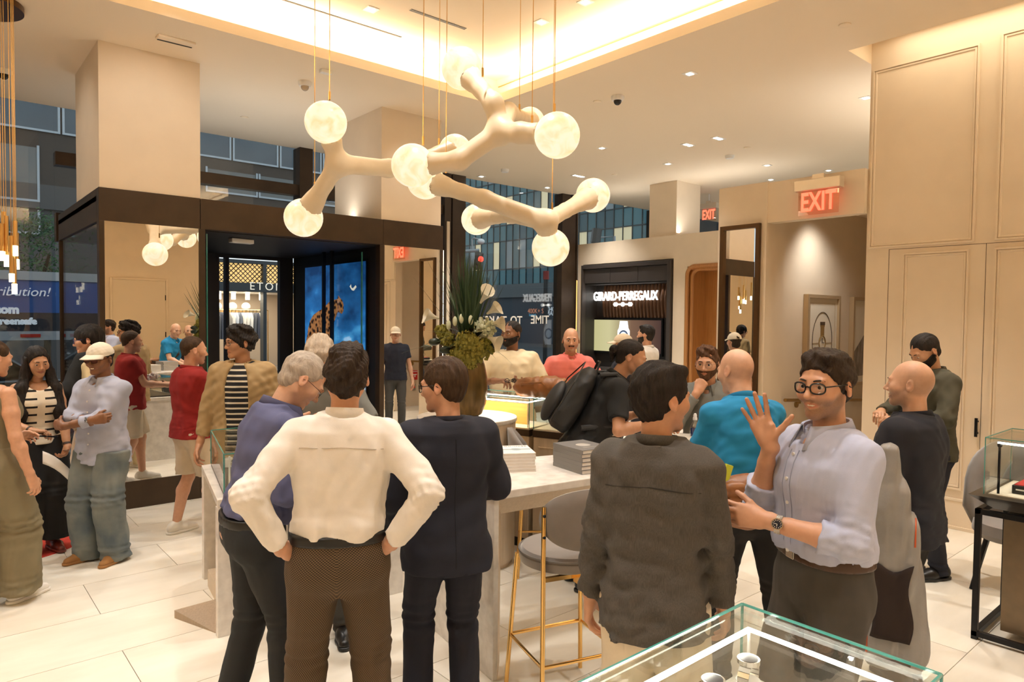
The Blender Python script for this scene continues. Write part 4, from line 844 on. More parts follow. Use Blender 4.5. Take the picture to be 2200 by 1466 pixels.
# ------------------------------------------------------------------ marble bar table
BA = on(1062, 1057, z=1.0); BRZ = math.radians(-8)
bar = empty('bar_table', (BA.x, BA.y, 0), BRZ, 'white marble bar table with a pale wood portal frame, books on top', 'table'); BL_, BD = 1.78, .72
MB().prism([(-.01, -.01), (BL_+.01, -.01), (BL_+.01, .51), (-.01, BD+.01)], .955, 1.0).build('table_top', MARBLE, bar, bev=.005)
for x0_, dd_ in ((0, BD), (BL_-.03, .50)): MB().box(x0_, 0, 0, x0_+.03, dd_, .955).build('end_panel', MARBLE, bar, bev=.003)
def portal(L0, D, zt_, in_, dz, y0):
    m = MB(); o_ = [(.03, 0), (.03, zt_), (L0-.03, zt_), (L0-.03, 0)]; i_ = [(.03+in_, 0), (.03+in_, zt_-dz), (L0-.03-in_, zt_-dz), (L0-.03-in_, 0)]
    vs = [(x, .004, z) for x, z in o_]+[(x, y0, z) for x, z in i_]+[(x, D-y0, z) for x, z in i_]+[(x, D-.004, z) for x, z in o_]
    fs = [(r*4+k, r*4+4+k, r*4+5+k, r*4+1+k) for r in range(3) for k in range(3)]
    return m.add(vs, fs)
portal(BL_, .50, .955, .11, .13, .16).build('portal_frame', LIMEW, bar)
def bar_pt(x, y, z=1.0):
    c, s_ = math.cos(BRZ), math.sin(BRZ); return Vector((BA.x+c*x-s_*y, BA.y+s_*x+c*y, z))
# ------------------------------------------------------------------ books, bottle, tablet on the bar table
PAGE = mat('book_pages', (.78, .74, .68), .8, col2=(.62, .58, .53), vscale=30, stretch=(1, 1, 30)); CW = mat('cover_white', (.80, .78, .74), .4); CGY = mat('cover_grey', (.19, .185, .18), .35); CBG = mat('cover_beige', (.60, .55, .47), .5)
def book(p, w, d, h, rz, cover, label, group, title=None):
    o = empty('book', p, rz, label, 'book', group)
    MB().box(-w/2, -d/2, .0, w/2, d/2, .0022).build('back_cover', cover, o); MB().box(-w/2, -d/2, h-.0022, w/2, d/2, h).build('front_cover', cover, o); MB().box(-w/2+.002, -d/2+.002, .0022, w/2-.002, d/2-.002, h-.0022).build('pages', PAGE, o); MB().box(-w/2-.002, -d/2, 0, -w/2, d/2, h).build('spine', cover, o)
    return o
def stack(px, py, n, w, d, h, rz, cover, lab, group):
    q = on(px, py, z=1.0); top = None
    for k in range(n):
        nm = ['lowest', 'second', 'third', 'fourth', 'fifth', 'sixth', 'seventh'][k] if k < n-1 else 'topmost'
        top = book((q.x, q.y, 1.0+k*h), w, d, h-.0006, rz+random.uniform(-.03, .03), cover, lab % nm, group)
    return top
rv = math.radians(-40.6)
t1 = stack(1108, 1005, 6, .19, .25, .0185, rv+.18, CW, '%s white magazine in the stack beside the navy suit', 'magazines in the white stack')
me = text_mesh('HODINKEE', .030, extrude=.0004, spacing=1.15); me.materials.append(mat('cover_ink', (.10, .08, .07), .6)); me.transform(Matrix.Translation((0, .095, .0181))); link('lettering', me, t1)
MB().cyl((0, 0, .0181), (0, 0, .0186), .032, n=20).box(-.09, -.012, .0181, .09, .012, .0185).build('watch_print', mat('cover_watch', (.30, .36, .38), .5), t1)
t2 = stack(1252, 1006, 6, .23, .29, .0235, rv+.55, CGY, '%s grey-covered book in the tall stack on the bar table', 'books in the grey stack')
MB().cyl((0, 0, .0230), (0, 0, .0236), .045, n=20).box(-.06, -.075, .0230, .06, -.07, .0234).build('cover_print', mat('cover_silver', (.45, .42, .38), .4), t2)
t3 = stack(1468, 965, 4, .22, .28, .022, rv-.25, CBG, '%s book in the pale stack behind the water bottle', 'books in the pale stack')
q = on(1492, 966, z=1.0); bo = empty('water_bottle', q, 0, 'clear plastic water bottle with blue label on the bar table', 'bottle')
MB().lathe([(.030, 0), (.033, .012), (.031, .05), (.033, .09), (.033, .14), (.030, .165), (.014, .195), (.0125, .21)], n=20).build('body', glass_mat('bottle_plastic', (.93, .95, .97), boost=3), bo, smooth=True)
m = MB(); n_ = 20
for i in range(11): 
    a0, a1 = 2*PI*i/n_-1.9, 2*PI*(i+1)/n_-1.9; m.add([(.0338*math.cos(a), .0338*math.sin(a), z) for a, z in ((a0, .06), (a1, .06), (a1, .145), (a0, .145))], [(0, 1, 2, 3)])
m.build('label_band', mat('label_blue', (.02, .06, .28), .4), bo); MB().cyl((0, 0, .205), (0, 0, .222), .0155, n=16).lathe([(.012, .222), (.012, .24), (.006, .252), (0.0001, .252)], n=14).build('cap', mat('cap_pale', (.75, .78, .82), .4), bo, smooth=True)
q = on(1502, 984, z=1.0); tb = empty('tablet', q, rv+.3, 'thin black tablet lying on the bar table by the grey overshirt', 'tablet'); MB().box(-.11, -.08, 0, .11, .08, .009).build('body', BLACK, tb, bev=.003); MB().box(-.10, -.07, .009, .10, .07, .0095).build('screen', mat('tablet_glass', (.01, .01, .012), .06), tb)
# ------------------------------------------------------------------ bar stool
VEL = mat('grey_velvet', (.20, .175, .155), .85, sheen=.6, var=.08, vscale=10); VELD = mat('velvet_piping', (.13, .115, .10), .85)
def stool(loc, rz, label):
    o = empty('bar_stool', loc, rz, label, 'stool')            # the seat looks along +y, the back stands at -y
    sd = SDF(.011); sd.ell((0, .01, .735), (.235, .225, .055), .02).cut((0, 0, .70), (0, 0, -1)); 
    MB().lathe([(.001, .685), (.19, .685), (.222, .70), (.228, .74), (.21, .768), (.12, .778), (.001, .78)], n=40).build('seat', VEL, o, smooth=True)
    MB().tube([(.226*math.cos(t), .226*math.sin(t), .752) for t in [2*PI*i/40 for i in range(40)]], .006, 6, True).build('seat_piping', VELD, o, smooth=True)
    vs = []; fs = []; nx, nz = 24, 10
    for s_ in (0, 1):
        for j in range(nz+1):
            for i in range(nx+1):
                a = -1+2*i/nx; b = -1+2*j/nz; r_ = max(abs(a), abs(b)); qn = math.hypot(a, b); k = (r_/qn) if qn > 1e-6 else 1
                x, z = a*k, b*k; th = .022*math.sqrt(max(0, 1-(x*x+z*z)**2))+.006
                ang = x*.95; R0 = .25+(th if s_ else -th)
                vs.append((R0*math.sin(ang)*1.0, -R0*math.cos(ang)+.02, .955+z*.145))
    N = (nx+1)*(nz+1)
    for j in range(nz):
        for i in range(nx): a = j*(nx+1)+i; fs += [(a, a+1, a+nx+2, a+nx+1), (N+a+nx+1, N+a+nx+2, N+a+1, N+a)]
    rim = [i for i in range(nx+1)]+[(nx+1)*j+nx for j in range(1, nz+1)]+[(nx+1)*nz+i for i in range(nx-1, -1, -1)]+[(nx+1)*j for j in range(nz-1, 0, -1)]
    for k in range(len(rim)): a, b = rim[k], rim[(k+1) % len(rim)]; fs.append((b, a, N+a, N+b))
    MB().add(vs, fs).build('backrest', VEL, o, smooth=True)
    for sx in (-1, 1):
        MB().tube([(sx*.215, -.20, 0), (sx*.20, -.165, 1.02)], .0115, 10).build('leg', BRASS, o, smooth=True); MB().tube([(sx*.22, .205, 0), (sx*.185, .16, .70)], .0115, 10).build('leg', BRASS, o, smooth=True)
        for z in (.88, .98): MB().sphere((sx*.203, -.178, z), .008, 8, 6).build('rivet', BLACK, o)
    MB().tube([(-.212, -.192, .27), (.212, -.192, .27), (.207, .19, .27), (-.207, .19, .27)], .010, 8, True).build('footrest', BRASS, o, smooth=True)
    MB().box(-.03, -.215, .64, .03, -.15, .70).box(-.20, -.175, .665, .20, -.155, .685).build('seat_bracket', BRASS, o)
    return o
q = on(1208, 1494, z=0); stool((q.x, q.y, 0), math.radians(-40.6+24), 'grey velvet bar stool with brass legs beside the grey overshirt')
q = at(1188, 950, 4.75); 
br = empty('barrel_stool', (3.50, 3.74, 0), math.radians(-130), 'grey barrel-backed stool with brass legs behind the bar table', 'stool'); br.scale = (.80, .80, 1)
vs = []; fs = []; n = 28
for j in range(7):
    for i in range(n+1):
        a = PI*(.02+.96*i/n)+PI; s_ = math.sin(PI*i/n); top = .74+.34*s_**.7
        for r_ in (0,): vs.append(((.25+.04*j/6)*math.cos(a), (.25+.04*j/6)*math.sin(a), .62+(top-.62)*j/6))
for j in range(6):
    for i in range(n): a = j*(n+1)+i; fs.append((a, a+1, a+n+2, a+n+1))
o = MB().add(vs, fs).build('backrest', VEL, br, smooth=True); mo = o.modifiers.new('thick', 'SOLIDIFY'); mo.thickness = .045; mo.offset = 0
MB().lathe([(.001, .60), (.20, .60), (.235, .63), (.235, .70), (.20, .73), (.001, .74)], n=32).build('seat', VEL, br, smooth=True)
for sx in (-1, 1):
    for sy in (-1, 1): MB().tube([(sx*.20, sy*.20, 0), (sx*.16, sy*.16, .62)], .011, 8).build('leg', BRASS, br, smooth=True)
MB().tube([(-.19, -.19, .25), (.19, -.19, .25), (.19, .19, .25), (-.19, .19, .25)], .009, 8, True).build('footrest', BRASS, br)
# ------------------------------------------------------------------ glass cases
def glass_case(par, x0, y0, x1, y1, z0, z1, t=.008, led=None, back=True):
    MB().box(x0, y0, z1-t, x1, y1, z1).build('top_pane', GLASS, par)
    for bx in [(x0, y0, x1, y0+t), (x0, y1-t, x1, y1), (x0, y0+t, x0+t, y1-t), (x1-t, y0+t, x1, y1-t)]: MB().box(bx[0], bx[1], z0, bx[2], bx[3], z1-t).build('side_pane', GLASS, par)
    e = .0035; m = MB()
    for (a, b) in [((x0, y0), (x1, y0)), ((x1, y0), (x1, y1)), ((x1, y1), (x0, y1)), ((x0, y1), (x0, y0))]: m.tube([(a[0], a[1], z1), (b[0], b[1], z1)], e, 4)
    for (a, b) in [(x0, y0), (x1, y0), (x1, y1), (x0, y1)]: m.tube([(a, b, z0), (a, b, z1)], e, 4)
    m.build('glass_edge', GEDGE, par)
    if led:
        i = led; zz = z1-.035; m = MB(); m.tube([(x0+i, y0+i, zz), (x1-i, y0+i, zz), (x1-i, y1-i, zz), (x0+i, y1-i, zz)], .006, 6, True); m.build('led_strip', LEDW, par)
        m = MB()
        for (a, b) in [(x0+i, y0+i), (x1-i, y0+i), (x1-i, y1-i), (x0+i, y1-i)]: m.cyl((a, b, z0), (a, b, zz), .004, n=8)
        m.build('led_post', WHITE, par)
STEELW = mat('watch_steel', (.62, .60, .56), .2, metal=1.0); LEATH = mat('watch_leather', (.05, .03, .02), .5); CUSH = mat('white_cushion', (.80, .77, .72), .7)
def watch(p, rz, label, group, strap=None, stand=True, k=1.0):
    o = empty('wristwatch', p, rz, label, 'watch', group); s_ = strap or STEELW
    R_ = .030*k
    if stand: MB().lathe([(.001, 0), (.026*k, 0), (.022*k, .045*k), (.001, .045*k)], n=16).build('cushion', CUSH, o, smooth=True)
    zc = R_+.022*k
    pts = [(0, R_*math.cos(t), zc+R_*.85*math.sin(t)) for t in [2*PI*i/20 for i in range(20)]]
    m = MB(); 
    for i in range(20):
        a, b = pts[i], pts[(i+1) % 20]; w = .010*k
        m.add([(-w, a[1], a[2]), (w, a[1], a[2]), (w, b[1], b[2]), (-w, b[1], b[2])], [(0, 1, 2, 3)])
    b_ = m.build('strap', s_, o); mo = b_.modifiers.new('thick', 'SOLIDIFY'); mo.thickness = .003*k
    MB().cyl((0, 0, zc+R_*.80), (0, 0, zc+R_*1.08), .020*k, n=20).build('case', STEELW, o, smooth=True); MB().cyl((0, 0, zc+R_*1.08), (0, 0, zc+R_*1.10), .0165*k, n=20).build('dial', mat('watch_dial', (.015, .02, .035), .2), o)
    return o
# front display case by the camera
FC = on(1595, 1298, z=1.2); FV = FC.y-on(2018, 1455, z=1.2).y
fc = empty('display_case', (FC.x-.62, FC.y-FV/2, 0), 0, 'glass display case with white light strips in the foreground', 'display case')
L_, D_ = 1.24, FV
MB().box(-L_/2, -D_/2, .10, L_/2, D_/2, 1.0).build('cabinet', WALL, fc, bev=.004); MB().box(-L_/2+.04, -D_/2+.04, 0, L_/2-.04, D_/2-.04, .10).build('plinth', DARK, fc); MB().box(-L_/2, -D_/2, 1.0, L_/2, D_/2, 1.03).build('deck', mat('deck_white', (.78, .74, .68), .5), fc)
glass_case(fc, -L_/2, -D_/2, L_/2, D_/2, 1.03, 1.2, .010, led=.045)
for k, (a, b) in enumerate([(.12, .13), (.24, .13), (.36, .13), (.0, .13), (.22, .0), (.46, -.12), (-.12, .13), (.50, .13)]):
    watch((fc.location.x+a, fc.location.y+b, 1.031), .4+.2*k, 'steel wristwatch on a white stand in the foreground case, number %s from the corner' % ['three', 'two', 'one', 'four', 'five', 'six', 'seven', 'eight'][k] if False else ['steel watch on a stand in the front case, third along the back', 'steel watch on a stand in the front case, second along the back', 'steel watch on a stand in the front case, first along the back', 'steel watch on a stand in the front case, fourth along the back', 'steel watch in the middle of the front case', 'steel watch near the right pane of the front case', 'steel watch farthest left in the front case', 'steel watch in the far corner of the front case'][k], 'watches in the foreground case', k=1.25)
tag(MB().box(fc.location.x+.33, fc.location.y-.06, 1.031, fc.location.x+.52, fc.location.y+.06, 1.045).build('display_tray', CUSH, bev=.003), 'white tray on the deck of the foreground display case', 'tray')
o = empty('price_card', (fc.location.x+.40, fc.location.y-.12, 1.031), .6, 'small folded white card standing in the foreground case', 'card'); MB().add([(-.02, 0, 0), (.02, 0, 0), (.0, .01, .12), (0, .02, 0)], [(0, 1, 2), (1, 3, 2), (3, 0, 2), (0, 3, 1)]).build('card_fold', WHITE, o)
# right display case on a black frame
RC = on(2085, 1372, z=0); rc = empty('display_case', (RC.x, RC.y, 0), 0, 'glass display case on a black steel frame at the right edge', 'display case'); w_, l_ = .62, 1.9; b = .032; hT = .79
m = MB()
for (x, y) in [(0, 0), (w_-b, 0), (0, -l_), (w_-b, -l_)]: MB().box(x, y-b, 0, x+b, y, hT).build('leg', BLACK, rc, bev=.002)
for z in (.02, hT-b): MB().box(0, -l_, z, b, 0, z+b).box(w_-b, -l_, z, w_, 0, z+b).box(b, -b, z, w_-b, 0, z+b).box(b, -l_-b, z, w_-b, -l_, z+b).build('frame_rail', BLACK, rc, bev=.002)
MB().box(.11, -l_+.1, .06, w_-.05, -.12, hT-b).build('cabinet', mat('bronze_panel', (.22, .165, .105), .38, metal=.55, var=.06, vscale=20), rc, bev=.003)
z0, z1 = hT+.0, hT+.085; a = .08
MB().add([(a, -a, z0), (w_-a, -a, z0), (w_-a, -l_+a, z0), (a, -l_+a, z0), (-.03, .03, z1), (w_+.03, .03, z1), (w_+.03, -l_-.03, z1), (-.03, -l_-.03, z1)], [(0, 1, 2, 3), (7, 6, 5, 4), (0, 4, 5, 1), (1, 5, 6, 2), (2, 6, 7, 3), (3, 7, 4, 0)]).build('tapered_tray', mat('black_lacquer', (.016, .014, .013), .3), rc)
MB().box(.06, -l_+.05, z1, w_-.03, -.05, z1+.006).build('deck', mat('deck_cream', (.72, .64, .52), .6), rc)
glass_case(rc, .05, -l_+.04, w_-.02, -.03, z1+.001, z1+.34, .010)
MB().tube([(.10, -.08, z1+.31), (.10, -l_+.1, z1+.31)], .006, 6).build('led_strip', LEDW, rc); MB().cyl((.10, -.09, z1), (.10, -.09, z1+.29), .007, n=10).sphere((.10, -.09, z1+.295), .014, 12, 8).build('lamp_post', BLACK, rc)
TRY = mat('tray_black', (.014, .013, .013), .4); REDT = mat('tray_red', (.45, .02, .02), .5)
tr_ = empty('watch_tray', (RC.x+.34, RC.y-.38, z1+.007), 0, 'black tray with a white edge and red lining in the right case', 'tray'); MB().box(-.17, -.24, 0, .17, .24, .05).build('body', TRY, tr_, bev=.003); MB().box(-.172, -.22, .022, -.17, .22, .03).build('edge_line', WHITE, tr_); MB().box(-.16, -.23, .05, .16, .23, .054).build('lining', REDT, tr_)
for k, (x, y) in enumerate([(-.07, .10), (-.05, -.05), (.06, .05), (.07, -.12)]):
    watch((RC.x+.34+x, RC.y-.38+y, z1+.06), 1.2+.2*k, ['dark watch on the red tray nearest the glass corner', 'dark watch on the red tray, second from the corner', 'dark watch at the back of the red tray', 'dark watch at the far end of the red tray'][k], 'watches in the right case', LEATH, False, 1.35)
# low chair behind the right case
ch = empty('lounge_chair', (RC.x+1.15, RC.y+.05, 0), math.radians(100), 'grey upholstered chair half hidden behind the right display case', 'chair')
vs = []; fs = []
for j in range(5):
    for i in range(21):
        a_ = PI+PI*(.0+1.0*i/20); vs.append(((.27+.06*j/4)*math.cos(a_), (.25+.06*j/4)*math.sin(a_), .42+(.50*math.sin(PI*i/20)**.5+.12)*j/4))
for j in range(4):
    for i in range(20): a_ = j*21+i; fs.append((a_, a_+1, a_+22, a_+21))
o = MB().add(vs, fs).build('backrest', VEL, ch, smooth=True); mo = o.modifiers.new('thick', 'SOLIDIFY'); mo.thickness = .04
MB().lathe([(.001, .36), (.24, .36), (.27, .40), (.26, .47), (.001, .49)], n=28).build('seat', VEL, ch, smooth=True)
for (sx, sy) in ((-1, -1), (1, -1), (-1, 1), (1, 1)): MB().tube([(sx*.24, sy*.22, 0), (sx*.16, sy*.15, .38)], [.012, .018], 8).build('leg', BLACK, ch, smooth=True)
# left display table with glass case
P0 = on(468, 1372, z=0); PB = on(433, 1000, z=.82)
lt = empty('display_table', (P0.x, P0.y, 0), 0, 'white marble display table with a glass case beside the blue shirt man', 'table')
pb = PB-P0; poly = [(0, 0), (1.20, -.10), (1.32, 1.05), (pb.x, pb.y)]
MB().prism([(x*1.0, y) for x, y in poly], .775, .82).build('table_top', MARBLE, lt, bev=.004)
MB().prism([(0, 0), (1.20, -.10), (1.203, -.055), (.003, .045)], 0, .775).build('front_panel', MARBLE, lt, bev=.003); MB().prism([(pb.x, pb.y-.045), (1.31, 1.0), (1.315, 1.045), (pb.x, pb.y)], 0, .775).build('back_panel', MARBLE, lt, bev=.003)
MB().add([(.02, .05, 0), (.02, .05, .70), (.28, .30, .55), (.28, .30, .12), (-.12, .45, 0), (-.12, .45, .05)], [(0, 1, 2, 3), (0, 3, 5, 4), (0, 4, 5), (0, 5, 3)]).add([(.03, .06, .775), (.30, .3, .6), (1.0, .3, .6), (1.18, -.04, .775)], [(0, 1, 2, 3)]).build('portal_frame', LIMEW, lt)
MB().prism([(.14, .42), (.4, .40), (.46, .80), (.2, .85)], 0, .12).build('foot_block', LIMEW, lt)
gc = [(.055, .05), (1.14, -.04), (1.25, .99), (pb.x+.05, pb.y-.05)]
MB().prism(gc, .82, .835).build('case_base', BRONZE, lt)
for k in range(4):
    a_, b_ = Vector(gc[k]), Vector(gc[(k+1) % 4]); d_ = (b_-a_).normalized(); n_ = Vector((-d_.y, d_.x))*.008
    MB().prism([tuple(a_), tuple(b_), tuple(b_+n_), tuple(a_+n_)], .835, 1.065).build('side_pane', GLASS, lt)
MB().prism(gc, 1.065, 1.073).build('top_pane', GLASS, lt)
m = MB()
for k in range(4): a_, b_ = gc[k], gc[(k+1) % 4]; m.tube([(*a_, 1.073), (*b_, 1.073)], .004, 4).tube([(*a_, .835), (*a_, 1.073)], .004, 4)
m.build('glass_edge', GEDGE, lt); MB().cyl((.10, .09, .835), (.10, .09, 1.05), .006, n=8).build('lamp_post', WHITE, lt)
for k, (x, y) in enumerate([(.25, .3), (.30, .55), (.33, .8)]): watch((P0.x+x, P0.y+y, .836), .5*k, ['watch nearest the front in the left glass case', 'watch in the middle of the left glass case', 'watch at the back of the left glass case'][k], 'watches in the left case', None, True, 1.3)
# ------------------------------------------------------------------ round pedestal with vase of flowers
q = at(1003, 1000, 5.4); PD = Vector((q.x, q.y, 0)); PR, PZ = .39, 1.13
pd = empty('round_pedestal', PD, 0, 'round pale wood pedestal with a marble top under the flower vase', 'pedestal')
MB().lathe([(PR-.03, 0), (PR-.03, .04), (PR-.01, .04), (PR-.01, PZ-.03)], n=56).build('drum', LIMEW, pd, smooth=True); MB().lathe([(.001, PZ-.03), (PR-.003, PZ-.03), (PR, PZ-.024), (PR, PZ-.004), (PR-.004, PZ), (.001, PZ)], n=56).build('top_disc', MARBLE, pd, smooth=True)
VP = Vector(at(1004, 880, 5.38)); VP = Vector((VP.x, VP.y, PZ))
CER = mat('ribbed_bronze_glaze', (.10, .065, .025), .25, col2=(.20, .13, .045), vscale=5, stretch=(6, 6, .25), metal=.4)
va = empty('flower_vase', VP, 0, 'tall bronze glazed vase with palm leaves and white lilies', 'vase')
MB().lathe([(.001, 0), (.085, 0), (.115, .02), (.145, .10), (.158, .20), (.155, .30), (.135, .40), (.115, .455), (.11, .46), (.10, .45), (.09, .30)], n=48).build('body', CER, va, smooth=True)
GRN = mat('palm_green', (.022, .050, .018), .5, col2=(.04, .085, .03), vscale=5); DGN = mat('dark_leaf', (.012, .022, .010), .4); MOSS = mat('moss_flower', (.20, .19, .025), .8, col2=(.32, .29, .06), vscale=30); LILY = mat('lily_white', (.75, .72, .60), .5); HYD = mat('pale_hydrangea', (.62, .66, .48), .7)
rs = random.Random(5)
lm = []
def blade(b, d, L_, w, droop, m_, name):
    d = Vector(d).normalized(); s_ = d.cross(Vector((0, 0, 1)));  s_ = (s_.normalized() if s_.length > .05 else Vector((1, 0, 0))); vs = []; fs = []; n = 6
    for k in range(n+1):
        t = k/n; p = Vector(b)+d*L_*t+Vector((0, 0, -droop*L_*t*t)); ww = w*math.sin(PI*min(1, .12+.88*t))**.8+.0006; up_ = Vector((0, 0, ww*.35))
        vs += [p-s_*ww+up_, p, p+s_*ww+up_]
    for k in range(n): fs += [(k*3, k*3+1, k*3+4, k*3+3), (k*3+1, k*3+2, k*3+5, k*3+4)]
    MB().add(vs, fs).build(name, m_, va, smooth=True)
for k in range(120):
    a = rs.uniform(0, 2*PI); e_ = abs(rs.gauss(0, .30)); d = (math.sin(e_)*math.cos(a), math.sin(e_)*math.sin(a), math.cos(e_))
    blade((rs.uniform(-.05, .05), rs.uniform(-.05, .05), .52), d, rs.uniform(.50, .84), rs.uniform(.005, .010), rs.uniform(0, .1), GRN, 'palm_leaf')
for k in range(34):
    a = rs.uniform(0, 2*PI); e_ = rs.uniform(.8, 1.45); d = (math.sin(e_)*math.cos(a), math.sin(e_)*math.sin(a), math.cos(e_)); blade((0, 0, .56), d, rs.uniform(.30, .52), .005, rs.uniform(.2, .55), GRN, 'palm_leaf')
for k in range(16):
    a = 2*PI*k/16+rs.uniform(-.2, .2); e_ = rs.uniform(.9, 1.5); d = (math.sin(e_)*math.cos(a), math.sin(e_)*math.sin(a), math.cos(e_)); blade((0, 0, rs.uniform(.50, .62)), d, rs.uniform(.20, .30), rs.uniform(.03, .05), .15, DGN, 'broad_leaf')
# yellow-green blossom heads: clumps of florets
def clump(c, r, n, m_, name, fr=.012):
    m = MB()
    for k in range(n):
        d = Vector((rs.gauss(0, 1), rs.gauss(0, 1), rs.gauss(0, 1))).normalized()*r*rs.uniform(.75, 1.02); m.sphere(Vector(c)+d, fr*rs.uniform(.7, 1.3), 6, 4)
    m.sphere(c, r*.78, 12, 8); m.build(name, m_, va, smooth=True)
right_ = RT; fr_ = Vector((FW.x, FW.y, 0)).normalized()
def loc(r, f, z): return Vector((right_.x*r-0, right_.y*r, 0))-fr_*f+Vector((0, 0, z))
for (r, f, z, R_) in [(-.05, .10, .50, .10), (.07, .10, .52, .11), (.0, .14, .58, .09), (-.16, .03, .60, .06), (.14, .02, .55, .08), (-.2, .02, .66, .05), (.02, .12, .46, .09)]: clump(loc(r, f, z), R_, 150, MOSS, 'blossom_head')
clump(loc(.13, .06, .68), .085, 120, HYD, 'hydrangea_head', .014)
def lily(p, d, k=1.0):
    d = Vector(d).normalized(); x = d.orthogonal().normalized(); y = d.cross(x); vs = []; fs = []; n = 14
    for j in range(6):
        t = j/5; r = (.008+.045*t**1.6)*k
        for i in range(n):
            a = 2*PI*i/n; ext = (1+.55*max(0, math.cos(a))*t**2); vs.append(p+d*(.11*t*k*(1+.25*max(0, math.cos(a))*t))+(x*math.cos(a)+y*math.sin(a))*r*ext)
    for j in range(5): fs += [(j*n+i, j*n+(i+1) % n, (j+1)*n+(i+1) % n, (j+1)*n+i) for i in range(n)]
    MB().add(vs, fs).build('lily', LILY, va, smooth=True); 
for (r, f, z, d) in [(-.22, .08, .76, (-.8, .1, .25)), (.10, .10, .88, (.5, 0, .8)), (.15, .06, .80, (.8, 0, .5)), (.17, .05, .72, (1, 0, .1)), (.16, .10, .62, (.7, 0, -.3))]:
    lily(loc(r, f, z), right_*d[0]-fr_*.5+Vector((0, 0, d[2])), 1.0)
for (r, f, z) in [(-.09, .14, .74), (-.04, .15, .76), (.03, .15, .75), (-.14, .12, .71)]: MB().sphere(loc(r, f, z), (.018, .018, .038), 10, 8).build('lily_bud', HYD, va, smooth=True)
for (r, f, z) in [(-.25, .08, .58), (-.16, .14, .52), (.22, .06, .56)]: MB().sphere(loc(r, f, z), (.05, .04, .03), 12, 8).build('dark_bud', DGN, va, smooth=True)
# ------------------------------------------------------------------ curved glass counter behind
def seg_case(A, B, dep, label, lit):
    A = Vector(A); B = Vector(B); d = B-A; L_ = d.length; rz = math.atan2(d.y, d.x); o = empty('glass_counter', (A.x, A.y, 0), rz, label, 'counter')
    MB().box(0, 0, .08, L_, dep, .93).build('cabinet', LIMEW, o, bev=.004); MB().box(.02, .02, 0, L_-.02, dep-.02, .08).build('plinth', DARK, o); MB().box(-.005, -.008, .93, L_+.005, dep, .985).build('dark_band', BRONZE, o, bev=.003); MB().box(0, 0, .985, L_, dep, .995).build('deck', mat('deck_cream', (.72, .64, .52), .6), o)
    MB().tube([(.05, -.004, .85), (L_-.05, -.004, .85)], .006, 6).build('inlay_line', LIMEW, o)
    glass_case(o, 0, 0, L_, dep, .995, 1.24, .008, led=.03 if lit else None)
    if lit: MB().box(.06, dep*.45, .995, L_-.12, dep*.55, 1.17).build('lit_panel', mat('lit_oak', (.72, .36, .10), .5, col2=(.6, .28, .07), vscale=4, stretch=(.6, 10, 10)), o)
    return o
c0 = at(985, 800, 6.0); c1 = at(1138, 800, 5.62); c2 = at(1255, 800, 5.4); c3 = at(1335, 800, 5.35)
s1_ = seg_case((c0.x, c0.y), (c1.x, c1.y), .38, 'glass-topped counter with a warm lit wood panel behind the pedestal', True)
s2_ = seg_case(tuple((c1+(c2-c1).normalized()*.04).xy), (c2.x, c2.y), .38, 'glass-topped counter under the brown leather bag', False)
s3_ = seg_case(tuple((c2+(c3-c2).normalized()*.13).xy), (c3.x, c3.y), .36, 'glass-topped counter behind the man with the backpack', False)
area('case_lamp', Vector(((c0.x+c1.x)/2, (c0.y+c1.y)/2+.12, 1.22)), .8, .05, 5, (1, .72, .38), (0, 0, math.atan2(c1.y-c0.y, c1.x-c0.x)))
# leather holdall on the counter
bp0 = at(1165, 850, 5.72); LTH = mat('tan_leather', (.25, .095, .028), .42, col2=(.36, .15, .05), vscale=9, bump=.15, bscale=45)
hb = empty('leather_holdall', (bp0.x, bp0.y, 1.241), math.atan2(c2.y-c1.y, c2.x-c1.x), 'soft brown leather holdall lying on the glass counter', 'bag')
sd = SDF(.009); sd.ell((0, 0, .085), (.23, .13, .085), .03).ell((-.12, -.02, .07), (.13, .12, .07), .05).ell((.12, .0, .09), (.13, .12, .085), .05).fn(lambda D, G_: D+wob(G_, 3, 28, .010)).cut((0, 0, .004), (0, 0, -1)); sdf_obj('body', sd, LTH, hb)
MB().tube([(-.15, -.11, .06), (-.12, -.15, .12), (.06, -.15, .14), (.10, -.10, .09)], .009, 8).build('handle', LTH, hb, smooth=True); MB().tube([(-.2, 0, .10), (0, 0, .172), (.2, 0, .12)], .006, 6).build('zip', BRASS, hb)
# ------------------------------------------------------------------ red rug
q = on(-40, 1166, z=0); MB().lathe([(.001, .004), (.80, .004), (.815, .003), (.815, .0005)][::-1], n=64).build('round_rug', mat('red_pile', (.42, .025, .015), .95, col2=(.58, .06, .03), vscale=7, bump=.3, bscale=220), None, smooth=True)
o = bpy.data.objects['round_rug']; o.location = (q.x, q.y, 0); tag(o, 'round red rug under the woman in the striped top', 'rug')
